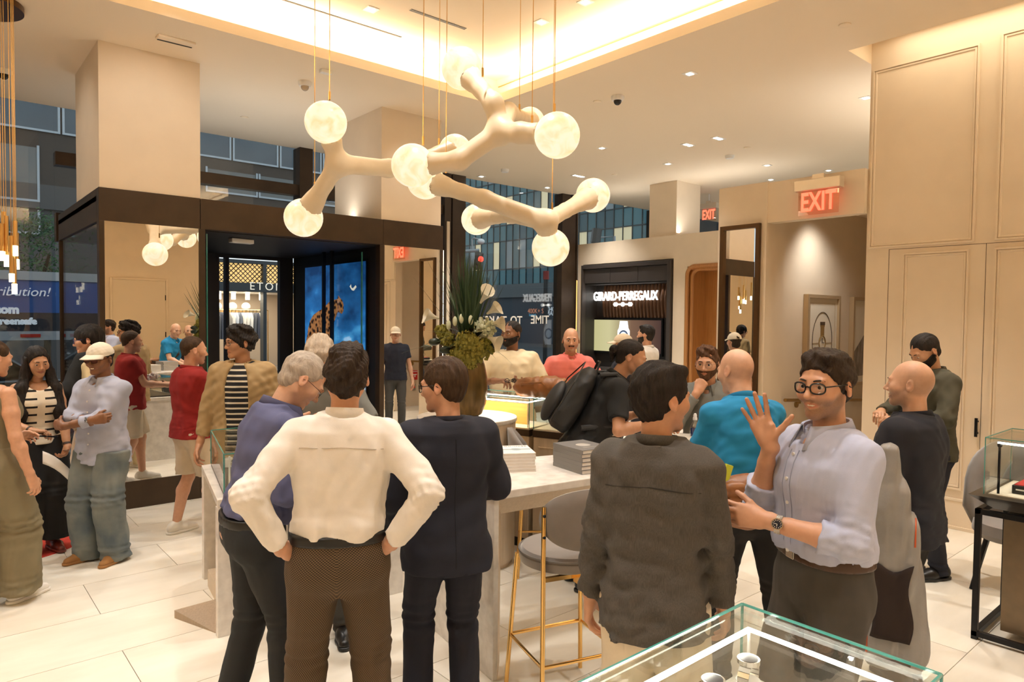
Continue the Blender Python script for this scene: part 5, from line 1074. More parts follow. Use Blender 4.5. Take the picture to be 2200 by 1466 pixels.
# ------------------------------------------------------------------ people
def V3(*a): return Vector(a)
SKINM = bpy.data.materials.new('skin'); SKINM.use_nodes = True; nt = SKINM.node_tree; bs = nt.nodes['Principled BSDF']; L = nt.links.new
at_ = nt.nodes.new('ShaderNodeAttribute'); at_.attribute_name = 'tone'; nz = nt.nodes.new('ShaderNodeTexNoise'); nz.inputs['Scale'].default_value = 45; nz.inputs['Detail'].default_value = 4
mx = nt.nodes.new('ShaderNodeMixRGB'); mx.blend_type = 'MULTIPLY'; mx.inputs[0].default_value = .22; tc = nt.nodes.new('ShaderNodeTexCoord'); L(tc.outputs['Object'], nz.inputs['Vector']); L(at_.outputs['Color'], mx.inputs[1]); L(nz.outputs[0], mx.inputs[2]); L(mx.outputs[0], bs.inputs['Base Color'])
bs.inputs['Roughness'].default_value = .48; bs.inputs['Subsurface Weight'].default_value = .10; bs.inputs['Subsurface Radius'].default_value = (.010, .004, .002); bs.inputs['Subsurface Scale'].default_value = 1.0
SKIN = dict(light=(.66, .36, .225), pale=(.72, .43, .29), tan=(.50, .255, .14), olive=(.56, .30, .17), brown=(.26, .115, .055), dark=(.20, .085, .04))
EYEW = mat('eye_white', (.62, .58, .54), .15); EYEI = mat('eye_iris', (.045, .022, .012), .1); EYEP = mat('eye_pupil', (.004, .004, .004), .05); TEETH = mat('teeth', (.72, .66, .56), .25)
eye_me = None
def eye_mesh():
    global eye_me
    if eye_me is None:
        m = MB(); n, k = 16, 12; vs = []; R_ = .0128
        for j in range(k+1):
            t = PI*j/k
            for i in range(n): a = 2*PI*i/n; vs.append((R_*max(math.sin(t), 1e-4)*math.cos(a), R_*math.cos(t), R_*max(math.sin(t), 1e-4)*math.sin(a)))
        for j in range(k):
            m.slot(2 if j < 1 else 1 if j < 2 else 0); m.add([], [])
            b = 0
            m.f += [(j*n+i, (j+1)*n+i, (j+1)*n+(i+1) % n, j*n+(i+1) % n) for i in range(n)]; m.m += [m.cur]*n
        m.v = vs; eye_me = m.mesh('eye', [EYEW, EYEI, EYEP], True)
    return eye_me
def rotx(a): return Matrix.Rotation(a, 3, 'X')
def rotz(a): return Matrix.Rotation(a, 3, 'Z')
def roty(a): return Matrix.Rotation(a, 3, 'Y')
def ik(S, W_, a, b, hint):
    d = W_-S; L_ = d.length; L2 = min(L_, (a+b)*.998); dn = d.normalized(); W2 = S+dn*L2
    h = Vector(hint); h = h-dn*h.dot(dn); h = h.normalized() if h.length > 1e-5 else dn.orthogonal().normalized()
    x = (a*a-b*b+L2*L2)/(2*L2); y = math.sqrt(max(0, a*a-x*x)); return S+dn*x+h*y, W2
HPOSE = {  # curl of the three joints (deg) for index..little, thumb curl, thumb spread, finger spread
    'relax': ((18, 25, 15), (22, 30, 18), (26, 34, 20), (30, 36, 22), 15, 38, 3), 'open': ((4, 6, 4), (2, 5, 4), (4, 6, 4), (6, 8, 5), 6, 62, 8),
    'grip': ((50, 60, 30), (55, 65, 35), (58, 68, 35), (60, 70, 35), 35, 40, 2), 'hold': ((30, 35, 20), (34, 40, 22), (38, 44, 24), (42, 46, 26), 30, 35, 3),
    'flat': ((8, 10, 6), (8, 12, 6), (10, 12, 8), (14, 14, 8), 10, 35, 3), 'hip': ((35, 30, 15), (38, 34, 16), (40, 36, 18), (42, 38, 18), 10, 55, 5), 'fist': ((75, 90, 50), (78, 92, 50), (80, 94, 50), (80, 94, 50), 45, 25, 0)}
def hand_ops(sd, W_, fd, pn, right, pose, k=1.0):
    y = Vector(fd).normalized(); z = -Vector(pn); z = (z-y*z.dot(y)).normalized(); x = y.cross(z)
    th = 1 if right else -1          # with the palm facing -z and fingers along y, the thumb of a right hand points to -x
    T = lambda a, b, c: W_+(x*(-th*a)+y*b+z*c)*k
    P_ = HPOSE[pose]; kn = [(.027, .088, 0), (.008, .092, .003), (-.011, .088, .001), (-.028, .080, -.003)]; ln = [(.042, .026, .021), (.046, .029, .022), (.042, .027, .021), (.033, .021, .018)]
    sd.cone(T(.006, -.01, 0), T(.004, .03, 0), .026*k, .022*k, .02)
    for i in range(4): sd.cone(T(kn[i][0]*.6, .02, -.002), T(*kn[i]), .0165*k, .0125*k, .014)
    sd.cone(T(.022, .03, -.008), T(.03, .062, -.010), .017*k, .012*k, .014)
    tips = []
    for i in range(4):
        p = T(*kn[i]); sp = math.radians(P_[6]*(1.5-i)); c = 0; r0 = (.0093, .0096, .0092, .0082)[i]*k
        for j in range(3):
            c += math.radians(P_[i][j]); d = (x*(-th)*math.sin(sp)+y*math.cos(sp))*math.cos(c)-z*math.sin(c); q = p+d*ln[i][j]*k
            sd.cone(p, q, r0*(1-.07*j), r0*(1-.07*(j+1)), .004); p = q
        tips.append(p)
    a = math.radians(P_[5]); p = T(.022, .026, -.008); c = 0
    for j, l_ in enumerate((.042, .032, .026)):
        c += math.radians(P_[4])*(j > 0); d = (x*(-th)*math.sin(a-c*.6)+y*math.cos(a-c*.6))*math.cos(c)-z*(math.sin(c)+.12); d.normalize(); q = p+d*l_*k; sd.cone(p, q, (.0135, .0112, .0100)[j]*k, (.0112, .0100, .0085)[j]*k, .006); p = q
    return dict(palm=T(.0, .055, -.022), y=y, z=z, x=x, grip=T(0.005, .095, -.026), tips=tips, thumb=p)
TZ = [.60, .72, .80, .90, .95, 1.00, 1.08, 1.18, 1.28, 1.36, 1.42, 1.455, 1.475]
RX = [.192, .189, .186, .180, .174, .166, .158, .164, .173, .172, .150, .108, .080]
RY = [.140, .136, .132, .127, .122, .117, .113, .119, .126, .120, .104, .086, .072]
CY = [0, 0, 0, -.004, -.004, 0, .006, .006, .002, -.004, -.012, -.018, -.02]
FRX = [.185, .186, .184, .182, .172, .155, .133, .139, .150, .150, .128, .092, .068]
FRY = [.135, .135, .135, .130, .122, .110, .100, .108, .128, .118, .098, .08, .064]
def leg_uv(o, joints, s):
    me = o.data; n = len(me.vertices); co = np.empty(n*3, np.float32); me.vertices.foreach_get('co', co); co = co.reshape(-1, 3); out = np.zeros((n, 3), np.float32)
    for i, (Hp, Kn, An, tw) in enumerate(joints):
        m_ = co[:, 0] > 0 if i == 0 else co[:, 0] <= 0
        zs = [An.z-.2, An.z, Kn.z, Hp.z, Hp.z+.3]; xc = np.interp(co[:, 2], zs, [An.x, An.x, Kn.x, Hp.x*.7, Hp.x*.3]); yc = np.interp(co[:, 2], zs, [An.y, An.y, Kn.y, Hp.y, Hp.y])
        sg = 1 if i == 0 else -1; a = np.arctan2(-(co[:, 1]-yc), (co[:, 0]-xc)*sg); out[m_, 0] = (a*.115)[m_]; out[m_, 1] = co[m_, 2]
    at__ = me.attributes.new('weave', 'FLOAT_VECTOR', 'POINT'); at__.data.foreach_set('vector', out.ravel())
from mathutils.bvhtree import BVHTree
def bvh(o): return BVHTree.FromPolygons([v.co for v in o.data.vertices], [tuple(p.vertices) for p in o.data.polygons])
def col4(c): return np.array([c[0], c[1], c[2], 1.0])
def hair_material(name, c1, c2, rough=.45):
    return mat('hair_'+name, c1, .62, col2=c2, vscale=34, stretch=(2.4, 1, .45), bump=.5, bscale=110, spec=.22)
HAIRS = dict(black=((.010, .008, .007), (.028, .021, .017)), dark=((.018, .011, .007), (.045, .028, .018)), brown=((.035, .019, .010), (.075, .042, .022)), grey=((.34, .29, .24), (.52, .46, .39)), silver=((.42, .34, .26), (.60, .52, .42)), auburn=((.07, .03, .016), (.12, .06, .03)))
def collar(par, T, sw, m_, open_=.35, drop=.05, rise=.0, stand=.03):
    """shirt collar: a folded band round the neck; T maps torso coordinates to person coordinates"""
    n = 30; vs = []; fs = []
    for i in range(n+1):
        a = -PI+open_+(2*PI-2*open_)*i/n        # 0 = back of neck, +-pi = front
        f = (1-math.cos(a))/2; fp = max(0, f-.55)/.45
        for (r, z) in ((.062, 1.468-.012*f), (.062+.002, 1.500+rise-.022*f), (.070, 1.503+rise-.024*f), (.082+.020*fp, 1.474-.022*f-drop*fp*1.0)):
            vs.append(T(V3(math.sin(a)*r*sw, -math.cos(a)*r*1.05-.018+.030*f+.012*fp*(r > .075), z)))
    for i in range(n): fs += [(i*4+j, i*4+j+1, i*4+j+5, i*4+j+4) for j in range(3)]
    o = MB().add(vs, fs).build('collar', m_, par, smooth=True); mo = o.modifiers.new('thick', 'SOLIDIFY'); mo.thickness = .004; mo.offset = 0; return o
def person(label, px, d, h, head=0, lean=0, slean=0, hyaw=0, hpitch=0, hroll=0, w=1.0, dep=1.0, skin='light', hair=None, beard=None, stubble=0, face=None, glasses=None, top=None, jacket=None, legs=None, shoes=None, armR=None, armL=None, feet=None, female=False, res=1.0, hip=(0, 0), cap=None, loc=None, brow=(.03, .018, .01), group='people in the showroom', sit=0, headup=0):
    s = h/1.78; p0 = at(px, 760, d) if loc is None else Vector(loc); root = empty('person', (p0.x, p0.y, 0), -math.atan2(p0.x, p0.y)-math.radians(head), label, 'person', group)
    Rt = roty(math.radians(slean)) @ rotx(-math.radians(lean)); O = V3(hip[0], hip[1], .97)
    T = lambda p: (O+Rt@(Vector(p)-V3(0, 0, .97)))*s               # torso frame -> person frame
    Rn = np.array(Rt); On = np.array(O*s)
    rx0, ry0 = (FRX, FRY) if female else (RX, RY)
    def loft_args(z0, z1, wx=1.0, wy=1.0, grow=0.0, dz=0):
        zs = [z for z in TZ if z0 < z < z1]; zs = [z0]+zs+[z1]
        a = [np.interp(z, TZ, rx0)*w*wx*s+grow for z in zs]; b = [np.interp(z, TZ, ry0)*dep*wy*s+grow for z in zs]; c = [np.interp(z, TZ, CY)*s for z in zs]
        return On, Rn, [(z-.97)*s for z in zs], a, b, c
    shx = .166*w*(.9 if female else 1)
    sk = np.array(SKIN[skin]); bodyV = []; bodyQ = []; bodyC = []; nb = 0
    def addbody(V, Q, C=None):
        nonlocal nb
        if len(V) == 0: return
        bodyV.append(V); bodyQ.append(Q+nb); nb += len(V); bodyC.append(np.tile(col4(sk), (len(V), 1)) if C is None else C)
    # ---- legs
    feet = feet or ((.11, .02, 8), (-.11, -.02, -8)); lg = legs or {}; joints = []
    for i, (fx, fy, fa) in enumerate(feet):
        sx = 1 if i == 0 else -1; Hp = V3(hip[0]+sx*.088*w, hip[1], .93)*s; An = V3(fx, fy, .085)*s; tw = math.radians(fa)
        Kn, An = ik(Hp, An, .435*s, .425*s, V3(math.sin(tw)*.3, 1, 0)); joints.append((Hp, Kn, An, tw))
    # ---- trunk (hidden under clothes) and legs of the body
    sd = SDF(.016 if not lg.get('short') and not lg.get('bare') else .011); sd.loft(*loft_args(.86, 1.44, .86, .84), k=.03).ell((hip[0]*s, (hip[1]-.01)*s, .93*s), (.155*w*s, .105*s, .11*s), .05)
    for (Hp, Kn, An, tw) in joints:
        sd.cone(Hp, Kn, .078*s*w, .052*s, .03); bare = bool(lg.get('short')); cf = Kn+(An-Kn)*.3+V3(0, -.018 if bare else -.004, 0)*s; sd.cone(Kn, cf, .050*s, (.056 if bare else .044)*s, .02).cone(cf, An, (.054 if bare else .044)*s, .036*s, .02)
    for sx in (-1, 1): sd.cone(T((sx*.05, -.018, 1.42)), T((sx*shx, -.012, 1.395)), .040*s, .044*s, .04)
    V, Q = sd.verts(); addbody(V, Q)
    # ---- arms and hands
    hands = {}; arms = {}
    for side, spec in (('R', armR), ('L', armL)):
        sx = 1 if side == 'R' else -1; spec = dict(spec or {})
        S = T((sx*shx, -.012, 1.398)); Wt = Vector(spec.get('w', (sx*(.27*w+.01), .05, .87)))*s if not spec.get('world') else spec['world']
        E_, W_ = ik(S, Wt, .285*s, .255*s, spec.get('hint', (sx*.35, -1, -.1)))
        fa_ = (W_-E_).normalized(); fd = Vector(spec['fd']) if 'fd' in spec else fa_+V3(0, .1, 0); pn = Vector(spec.get('pn', (-sx, 0, 0)))
        arms[side] = (S, E_, W_); sd = SDF(.0042*max(1, res*.95) if res < 1.6 else .0062)
        mid = E_+(W_-E_)*.3
        sd.cone(S, S+(E_-S)*.45, .047*s, .046*s, .02).cone(S+(E_-S)*.45, E_, .046*s, .037*s, .02).cone(E_, mid, .037*s, .041*s, .015).cone(mid, E_+(W_-E_)*.75, .041*s, .030*s, .02).cone(E_+(W_-E_)*.75, W_, .030*s, .0255*s, .01)
        hk = (.93 if female else 1.03)*s; hi = hand_ops(sd, W_+fa_*.012, fd, pn, side == 'R', spec.get('pose', 'relax'), hk)
        V, Q = sd.verts(); C = np.tile(col4(sk), (len(V), 1))
        dh = np.linalg.norm(V-np.array(hi['palm']), axis=1); C[:, :3] *= (1+.0*dh[:, None]); 
        for tp in hi['tips']: q = np.clip(1-np.linalg.norm(V-np.array(tp), axis=1)/.02, 0, 1)[:, None]; C[:, :3] = C[:, :3]*(1-q*.25)+q*.25*np.array([sk[0]*1.05, sk[1]*.75, sk[2]*.75])
        addbody(V, Q, C); hands[side] = hi
    # ---- head
    fc = dict(face or {}); NB = T((0, -.02, 1.475)); HR = Rt @ rotx(math.radians(lean*.45)) @ rotz(-math.radians(hyaw)) @ rotx(-math.radians(hpitch)) @ roty(math.radians(hroll)); hs = (.985 if not female else .945)*(s**.5)*fc.get('size', 1.0)
    HC = T((0, -.025, 1.47))+(Rt @ V3(0, .018+.0007*hpitch, .098+headup))*s + HR@V3(0, .018, .060)*hs; HM = np.array(HR)*hs; HCn = np.array(HC)
    nbl = Vector(np.linalg.solve(HM, np.array(T((0, -.022, 1.40)))-HCn)); nw = fc.get('neck', 1.0)*(.85 if female else 1.0)
    smile = fc.get('smile', 0); hh_ = .0034 if res <= 1.05 else .0042 if res < 1.7 else .0055
    jw = fc.get('jaw', 1.0)*(.90 if female else 1.0); nl = fc.get('nose', 1.0)
    def headsdf(g=0.0, neck=True, hh=None):
        sd = SDF(hh or hh_); sd.ell((0, -.014, .026), (.0765+g, .0985+g, .0965+g), .02).ell((0, .030, -.022), (.060*jw+g, .066+g, .082+g), .03).cone((-.048*jw, 0, -.052), (-.012, .066, -.094), .021+g, .019+g, .025).cone((.048*jw, 0, -.052), (.012, .066, -.094), .021+g, .019+g, .025).ell((0, .076, -.096), (.021*jw+g, .016+g, .016+g), .018)
        for sx in (-1, 1): sd.ell((sx*.044, .058, -.018), (.024+g, .026+g, .024+g), .025)
        sd.cone((-.038, .082, .026), (.038, .082, .026), .010+g, .010+g, .016)
        if g == 0:
            for sx in (-1, 1): sd.sell((sx*.0320, .1035, .0045), (.0195, .0165, .0125), .010)
            sd.cone((0, .090, .014), (0, .107*(.5+.5*nl)+.0, -.026), .0075, .0115, .010).ell((0, .1095*(.6+.4*nl), -.0285), (.0100, .0095, .0085), .008)
            for sx in (-1, 1): sd.ell((sx*.0125, .098, -.033), (.0085, .010, .0075), .007)
            for sx in (-1, 1): sd.cone((sx*.017, .0865, .0130-.0022*fc.get('lid', 0)), (sx*.032, .0885, .0158-.0026*fc.get('lid', 0)), .0030, .0038, .004).cone((sx*.032, .0885, .0158-.0026*fc.get('lid', 0)), (sx*.0475, .0775, .0095-.001*fc.get('lid', 0)), .0038, .0030, .004).cone((sx*.019, .0865, -.0035+.002*smile), (sx*.033, .0870, -.0080+.002*smile), .0028, .0030, .004).cone((sx*.033, .0870, -.0080+.002*smile), (sx*.046, .0780, -.0020), .0030, .0028, .004)
            mw = .0255+.0055*smile; cy_ = .0825-.004*smile; cz_ = -.0620+.0065*smile; op = .0008+.0042*smile
            for sx in (-1, 1): sd.cone((sx*mw, cy_, cz_), (sx*.006, .0925, -.0570), .0030, .0052, .005).cone((sx*mw*.92, cy_+.001, cz_-.001), (0, .0910, -.0700-.001*smile), .0032, .0062, .005)
            for sx in (-1, 1): sd.scone((sx*mw*.92, cy_+.007, cz_), (0, .1000, -.0632), .0008, .0013+op, .002)
            if smile > .2:
                for sx in (-1, 1): sd.ell((sx*.045, .064, -.034), (.016, .014, .014), .02)
        for sx in (-1, 1):
            Re = (rotz(-sx*.35)@roty(-sx*.12)@rotx(.18)); sd.ell((sx*.0805, -.018, -.004), (.0085+g, .0185+g, .0315+g), .006, np.array(Re))
            if g == 0: sd.sell((sx*.089, -.014, .003), (.006, .010, .018), .004, np.array(Re)).ell((sx*.084, -.013, -.026), (.006, .009, .009), .006)
        if neck: sd.cone((0, -.022, -.05), nbl, (.052+g)*nw, (.060+g)*nw, .03)
        return sd
    V, Q = headsdf().verts(); C = np.tile(col4(sk), (len(V), 1)); 
    def blend(q, c): C[:, :3] = C[:, :3]*(1-q[:, None])+q[:, None]*np.array(c)
    zz = np.clip(1-(((V[:, 0])/.040)**2+((V[:, 1]-.075)/.035)**2+((V[:, 2]+.030)/.055)**2), 0, 1); blend(zz*.18, sk*np.array([1.05, .72, .70]))
    for sx in (-1, 1): q = np.clip(1.2-np.sqrt(((V[:, 0]-sx*.087)/.014)**2+((V[:, 1]+.016)/.026)**2+((V[:, 2]+.002)/.036)**2), 0, 1); blend(q*.35, sk*np.array([1.08, .72, .68]))
    lipc = fc.get('lip', sk*np.array([.82, .52, .50])); mw = .0255+.0055*smile
    q = np.clip(3.0*(1.0-np.sqrt((V[:, 0]/(mw+.004))**2+((V[:, 2]+.0635-.0065*smile*(V[:, 0]/.028)**2)/(.0105+.0015*smile))**2)), 0, 1)*(V[:, 1] > .075); blend(q*.75, lipc)
    if stubble:
        q = np.clip((-.028-V[:, 2]+.5*(.055-V[:, 1])*(V[:, 1] < .055))/.02, 0, 1)*np.clip((V[:, 1]+.01)/.02, 0, 1)*np.clip((V[:, 2]+.135)/.02, 0, 1); li = np.clip(2.2*(1.25-np.sqrt((V[:, 0]/.026)**2+((V[:, 2]+.063)/.012)**2)), 0, 1)*(V[:, 1] > .08); q2 = q*(1-li); n_ = .8+.2*np.random.RandomState(2).rand(len(V)); blend(q2*stubble*n_, fc.get('stubc', np.array([.09, .065, .05])))
    if fc.get('scalp'):
        q = np.clip((.02-V[:, 1])/.03, 0, 1)*np.clip((.085-V[:, 2])/.04, 0, 1)*np.clip((V[:, 2]+.06)/.02, 0, 1); blend(q*fc['scalp'], np.array([.16, .11, .08]))
    Vh = V@HM.T+HCn; addbody(Vh, Q, C)
    body = link('body', np_mesh('body', np.concatenate(bodyV), np.concatenate(bodyQ), SKINM, np.concatenate(bodyC)), root)
    def hx(p): return HC+Matrix(HM.tolist())@Vector(p)
    def head_obj(name, sd, m_):
        V, Q = sd.verts(); 
        if len(V): return link(name, np_mesh(name, V@HM.T+HCn, Q, m_), root)
    M4 = Matrix(HM.tolist()).to_4x4(); M4.translation = HC
    if not fc.get('hidden'):
        for sx in (-1, 1):
            o = link('eye', eye_mesh(), root); o.matrix_local = M4 @ Matrix.Translation((sx*.0318, .0785, .0042)) @ Matrix.Rotation(-math.radians(fc.get('gaze', 0)), 4, 'Z') @ Matrix.Rotation(-math.radians(fc.get('gdown', 0)), 4, 'X')
        BM = mat('brow_%.3f' % brow[0], brow, .7)
        for sx in (-1, 1):
            m = MB(); m.tube([hx((sx*.014, .0955, .0255)), hx((sx*.024, .0962, .0285)), hx((sx*.036, .0925, .0298)), hx((sx*.050, .0815, .0255))], [.0026, .0034, .0030, .0012], 6); m.build('eyebrow', BM, root, smooth=True)
        if smile > .3: 
            m = MB(); 
            for i in range(8):
                a0, a1 = -.019+.038*i/8, -.019+.038*(i+1)/8; f_ = lambda x: .0938-.0060*(x/.019)**2
                m.add([hx((a0, f_(a0), -.0575+.010*(a0/.03)**2)), hx((a1, f_(a1), -.0575+.010*(a1/.03)**2)), hx((a1*.96, f_(a1), -.0680+.012*(a1/.03)**2)), hx((a0*.96, f_(a0), -.0680+.012*(a0/.03)**2))], [(3, 2, 1, 0)])
            m.build('teeth', TEETH, root)
    # ---- hair
    if hair:
        hk, c_ = hair['k'], HAIRS[hair['c']]; HMAT = hair_material(hair['c'], *c_); t = hair.get('t', .014); ts = hair.get('ts', .008); hl = hair.get('hl', .082); fl = hair.get('fl', .085); tilt = hair.get('tilt', .62)
        hb, hc = hair.get('b', .009), hair.get('cz', .010); tb = hair.get('tb', ts+.004)
        sd = SDF(hh_*1.05); sd.ell((hair.get('part', 0)*.01, -.014-hb, .026+hc), (.0765+ts*.75, .0985+tb-hb+.006, .0965+t-hc), .01)
        if hair.get('quiff'):
            qz, qr = hair['quiff']; sd.cone((-.040, .050, .100), (.036, .052, .102+qz), qr, qr, .025).cone((-.048, .010, .100), (.048, .010, .100+qz), qr, qr, .03)
        for (cx, cy, cz, r1, r2, r3) in hair.get('blobs', ()): sd.ell((cx, cy, cz), (r1, r2, r3), .02)
        sd.ell((0, -.052, -.032), (.058+ts*.5, .050+ts*.5, .055), .02)
        wv = hair.get('wave', .004); wf = hair.get('wf', 90); sq = hair.get('seed', 1)
        dirv = hair.get('dir', (1, .25, .35))
        sd.fn(lambda D, G_: D+wob([G_[0]*dirv[0], G_[1]*dirv[1], G_[2]*dirv[2]], sq, wf, wv)+(wob(G_, sq+9, 45, hair.get('curl', 0)) if hair.get('curl') else 0))
        ct_, st_ = math.cos(tilt), math.sin(tilt); sd.fn(lambda D, G_: np.maximum(D, (G_[1]-fl)*ct_-(G_[2]-hl)*st_+wob(G_, sq+2, 70, .0045)))
        if hair.get('temple'):
            for sx in (-1, 1): sd.sell((sx*.060, .072, .066), (.020*hair['temple'], .034, .030*hair['temple']), .008)
        sd.cut((0, 0, hair.get('nape', -.072)), (0, .18, -1))
        for sx in (-1, 1): sd.sell((sx*.088, -.012, -.008), (.016, .020, .030), .006)
        for op in hair.get('extra', ()): sd.ops.append(op)
        head_obj('hair', sd, HMAT)
        if hk == 'long':
            sd = SDF(.008); 
            for sx in (-1, 1):
                a = hx((sx*.070, -.01, .03)); b_ = hx((sx*.082, .0, -.09)); c2 = T((sx*.12, .06, 1.40)); d2 = T((sx*.135, .115, 1.20)); e2 = T((sx*.12, .115, 1.03)); sd.cone(a, b_, .03, .032, .03).cone(b_, c2, .034, .042, .03).cone(c2, d2, .042, .040, .03).cone(d2, e2, .040, .016, .03)
            sd.cone(hx((0, -.09, .0)), T((0, -.13, 1.25)), .07, .06, .05); sd.fn(lambda D, G_: D+wob([G_[0]*1, G_[1]*1, G_[2]*.25], 4, 75, .007))
            V, Q = sd.verts(); link('long_hair', np_mesh('long_hair', V, Q, HMAT), root)
        if hk == 'ponytail':
            sd = SDF(.0045); sd.ell((0, -.128, .018), (.034, .030, .036), .02).cone((0, -.135, .01), (0, -.128, -.06), .026, .012, .02).cone((0, -.10, .02), (0, -.13, .02), .03, .03, .02).fn(lambda D, G_: D+wob(G_, 4, 120, .003)); head_obj('ponytail', sd, HMAT)
        if hk == 'bun': 
            sd = SDF(.0055); sd.ell((0, -.105, .055), (.042, .036, .04), .02).fn(lambda D, G_: D+wob(G_, 4, 120, .003)); head_obj('hair_bun', sd, HMAT)
    if beard:
        c_ = HAIRS[beard['c']]; BMAT = hair_material(beard['c'], *c_); g = beard.get('t', .006); sd = headsdf(g, False, hh_*1.1); z_ = beard.get('z', -.030); 
        sd.fn(lambda D, G_: D+wob(G_, 3, 130, .0022)); sd.cut((0, .045, z_), (0, .28, 1)).cut((0, -.002, 0), (0, -1, .10)).sell((0, .112, -.0630), (.022, .022, .0100), .004)
        if beard.get('nochin'): sd.cut((0, 0, -.058), (0, 0, -1)).cut((.03, 0, 0), (1, 0, 0)).cut((-.03, 0, 0), (-1, 0, 0))
        else: sd.sell((0, .10, -.020), (.030, .03, .022), .006)
        head_obj('beard', sd, BMAT)
    # ---- glasses
    if glasses:
        GM = mat('glasses_%s' % glasses.get('n', 'black'), glasses.get('c', (.008, .008, .009)), .2); r_ = glasses.get('r', .0022); gw, gh = glasses.get('w', .0245), glasses.get('h', .019); m = MB(); yl = .1085; g = empty('tmpg')
        bpy.data.objects.remove(g)
        for sx in (-1, 1):
            pts = []
            for i in range(24):
                a = 2*PI*i/24; ca, sa = math.cos(a), math.sin(a); e_ = 2/glasses.get('sq', 2.8); x = abs(ca)**e_*math.copysign(gw, ca); z = abs(sa)**e_*math.copysign(gh, sa); X = sx*.0335+x; pts.append(hx((X, yl-abs(X)**2*4.2, .001+z)))
            m.tube(pts, r_, 6, True)
            m.tube([hx((sx*(.0335+gw), yl-(.0335+gw)**2*4.2, .008)), hx((sx*.073, .070, .010)), hx((sx*.082, .0, .010)), hx((sx*.084, -.028, -.004))], r_*.9, 6)
        m.tube([hx((-.010, yl, .004)), hx((0, yl+.003, .007)), hx((.010, yl, .004))], r_, 6); go = m.build('glasses', GM, root, smooth=True)
        LM = mat('lens_dark', glasses['lens'], .08) if glasses.get('lens') else glass_mat('lens_clear', (.97, .97, .97), boost=1.2); m = MB()
        for sx in (-1, 1):
            pts = [hx((sx*.0335+gw*math.cos(a)*.98, yl-(sx*.0335+gw*math.cos(a))**2*4.2, .001+gh*math.sin(a)*.98)) for a in [2*PI*i/20 for i in range(20)]]; m.add(pts, [tuple(range(20))])
        lo = m.build('lens', LM, go)
    # ---- cap
    if cap:
        CM = mat('cap_%s' % cap['n'], cap['c'], .85, bump=.1, bscale=400); sd = SDF(.004); sd.ell((0, -.014, .036), (.089, .112, .098), .01).fn(lambda D, G_: D+wob(G_, 6, 40, .002)).cut((0, 0, .030), (0, -.10, -1)); head_obj('cap_crown', sd, CM)
        vs = []; fs = []; n, k = 20, 6
        for j in range(k+1):
            for i in range(n+1):
                a = -1.15+2.3*i/n; R1 = .094; ex = .085*math.cos(a*1.05)**.8*j/k; x = math.sin(a)*(.082+ex*.25); y = -.014+math.cos(a)*.108+ex; z = .044-.28*ex-.020*(a**2)*(j/k)*1.0+.004; vs.append(hx((x, y, z)))
        for j in range(k):
            for i in range(n): a = j*(n+1)+i; fs.append((a, a+1, a+n+2, a+n+1))
        o = MB().add(vs, fs).build('cap_brim', CM, root, smooth=True); mo = o.modifiers.new('thick', 'SOLIDIFY'); mo.thickness = .004
        if cap.get('mark'):
            me = text_mesh(cap['mark'], .012, extrude=.0004); me.materials.append(mat('thread_dark', (.06, .05, .04), .8)); me.transform(M4 @ Matrix.Translation((.0, .0985, .085)) @ Matrix.Rotation(PI, 4, 'Z') @ Matrix.Rotation(math.radians(58), 4, 'X')); link('cap_lettering', me, root)
    # ---- upper garment(s)
    def garment(name, tp, grow, m_):
        hz = tp.get('hem', .84); sl = tp.get('sl', .5); hgt = .0075 if res <= 1.05 else .009 if res < 1.7 else .012; sd = SDF(hgt); tk = tp.get('tuck'); z0 = ((legs or {}).get('top', 1.0)-.015) if tk else hz; bel = tp.get('belly', 0); wx = tp.get('wx', 1.06); wy = tp.get('wy', 1.08)
        sd.loft(*loft_args(z0, 1.475, wx, wy, grow), k=.02)
        if bel: sd.ell(T((0, .055, 1.10)), (.14*w*s, (.085+bel)*s, .15*s), .06)
        if female: 
            for sx in (-1, 1): sd.ell(T((sx*.065, .095, 1.27)), (.062*s, .055*s, .062*s), .04)
        if tk: 
            for sx in (-1, 1): sd.ell(T((sx*.068*w, 0, z0+.045)), (.100*w*s, .124*dep*s, .065*s), .05)
        for sx, sd_ in ((1, 'R'), (-1, 'L')):
            S, E_, W_ = arms[sd_]; nl_ = tp.get('noarm')
            if sl <= 0: continue
            sr = tp.get('sr', .060)*.90*s+grow; sd.cone(T((sx*.045, -.018, 1.440)), T((sx*shx*.97, -.013, 1.396)), .038*s+grow, .050*s+grow, .05)
            sle = tp.get('slL', sl) if sd_ == 'L' else sl
            if sle < 1: sd.kone(S, S+(E_-S)*(sle+.12), sr+.002, sr*tp.get('flare', 1.02), .03)
            else:
                e1 = sr*.90; sd.cone(S, E_, sr, e1, .035); end = E_+(W_-E_)*min(1.0, (sle-1)); sd.kone(E_, end, e1, max(.037*s+grow*.5, e1*tp.get('cuff', .72)), .02)
                if tp.get('roll'): sd.kone(end-(W_-E_).normalized()*.045, end, e1*.93, e1*.93, .006)
        am = tp.get('amp', .0065); sdn = tp.get('seed', 3); fq = tp.get('fq', 20)
        def wr(D, G_):
            n_ = wob(G_, sdn, fq, am)
            lowz = np.clip((1.22*s-G_[2])/.25, 0, 1); n_ = n_+np.abs(wob([G_[0]*.35, G_[1]*.35, G_[2]*1.2], sdn+5, fq*1.6, am*.9))*lowz
            for sd_ in 'RL':
                E_ = arms[sd_][1]; ww = np.exp(-((G_[0]-E_[0])**2+(G_[1]-E_[1])**2+(G_[2]-E_[2])**2)/.010); n_ = n_+ww*wob(G_, sdn+8, fq*2.6, am*1.1)*(sl > 1)
            return D+n_
        sd.fn(wr)
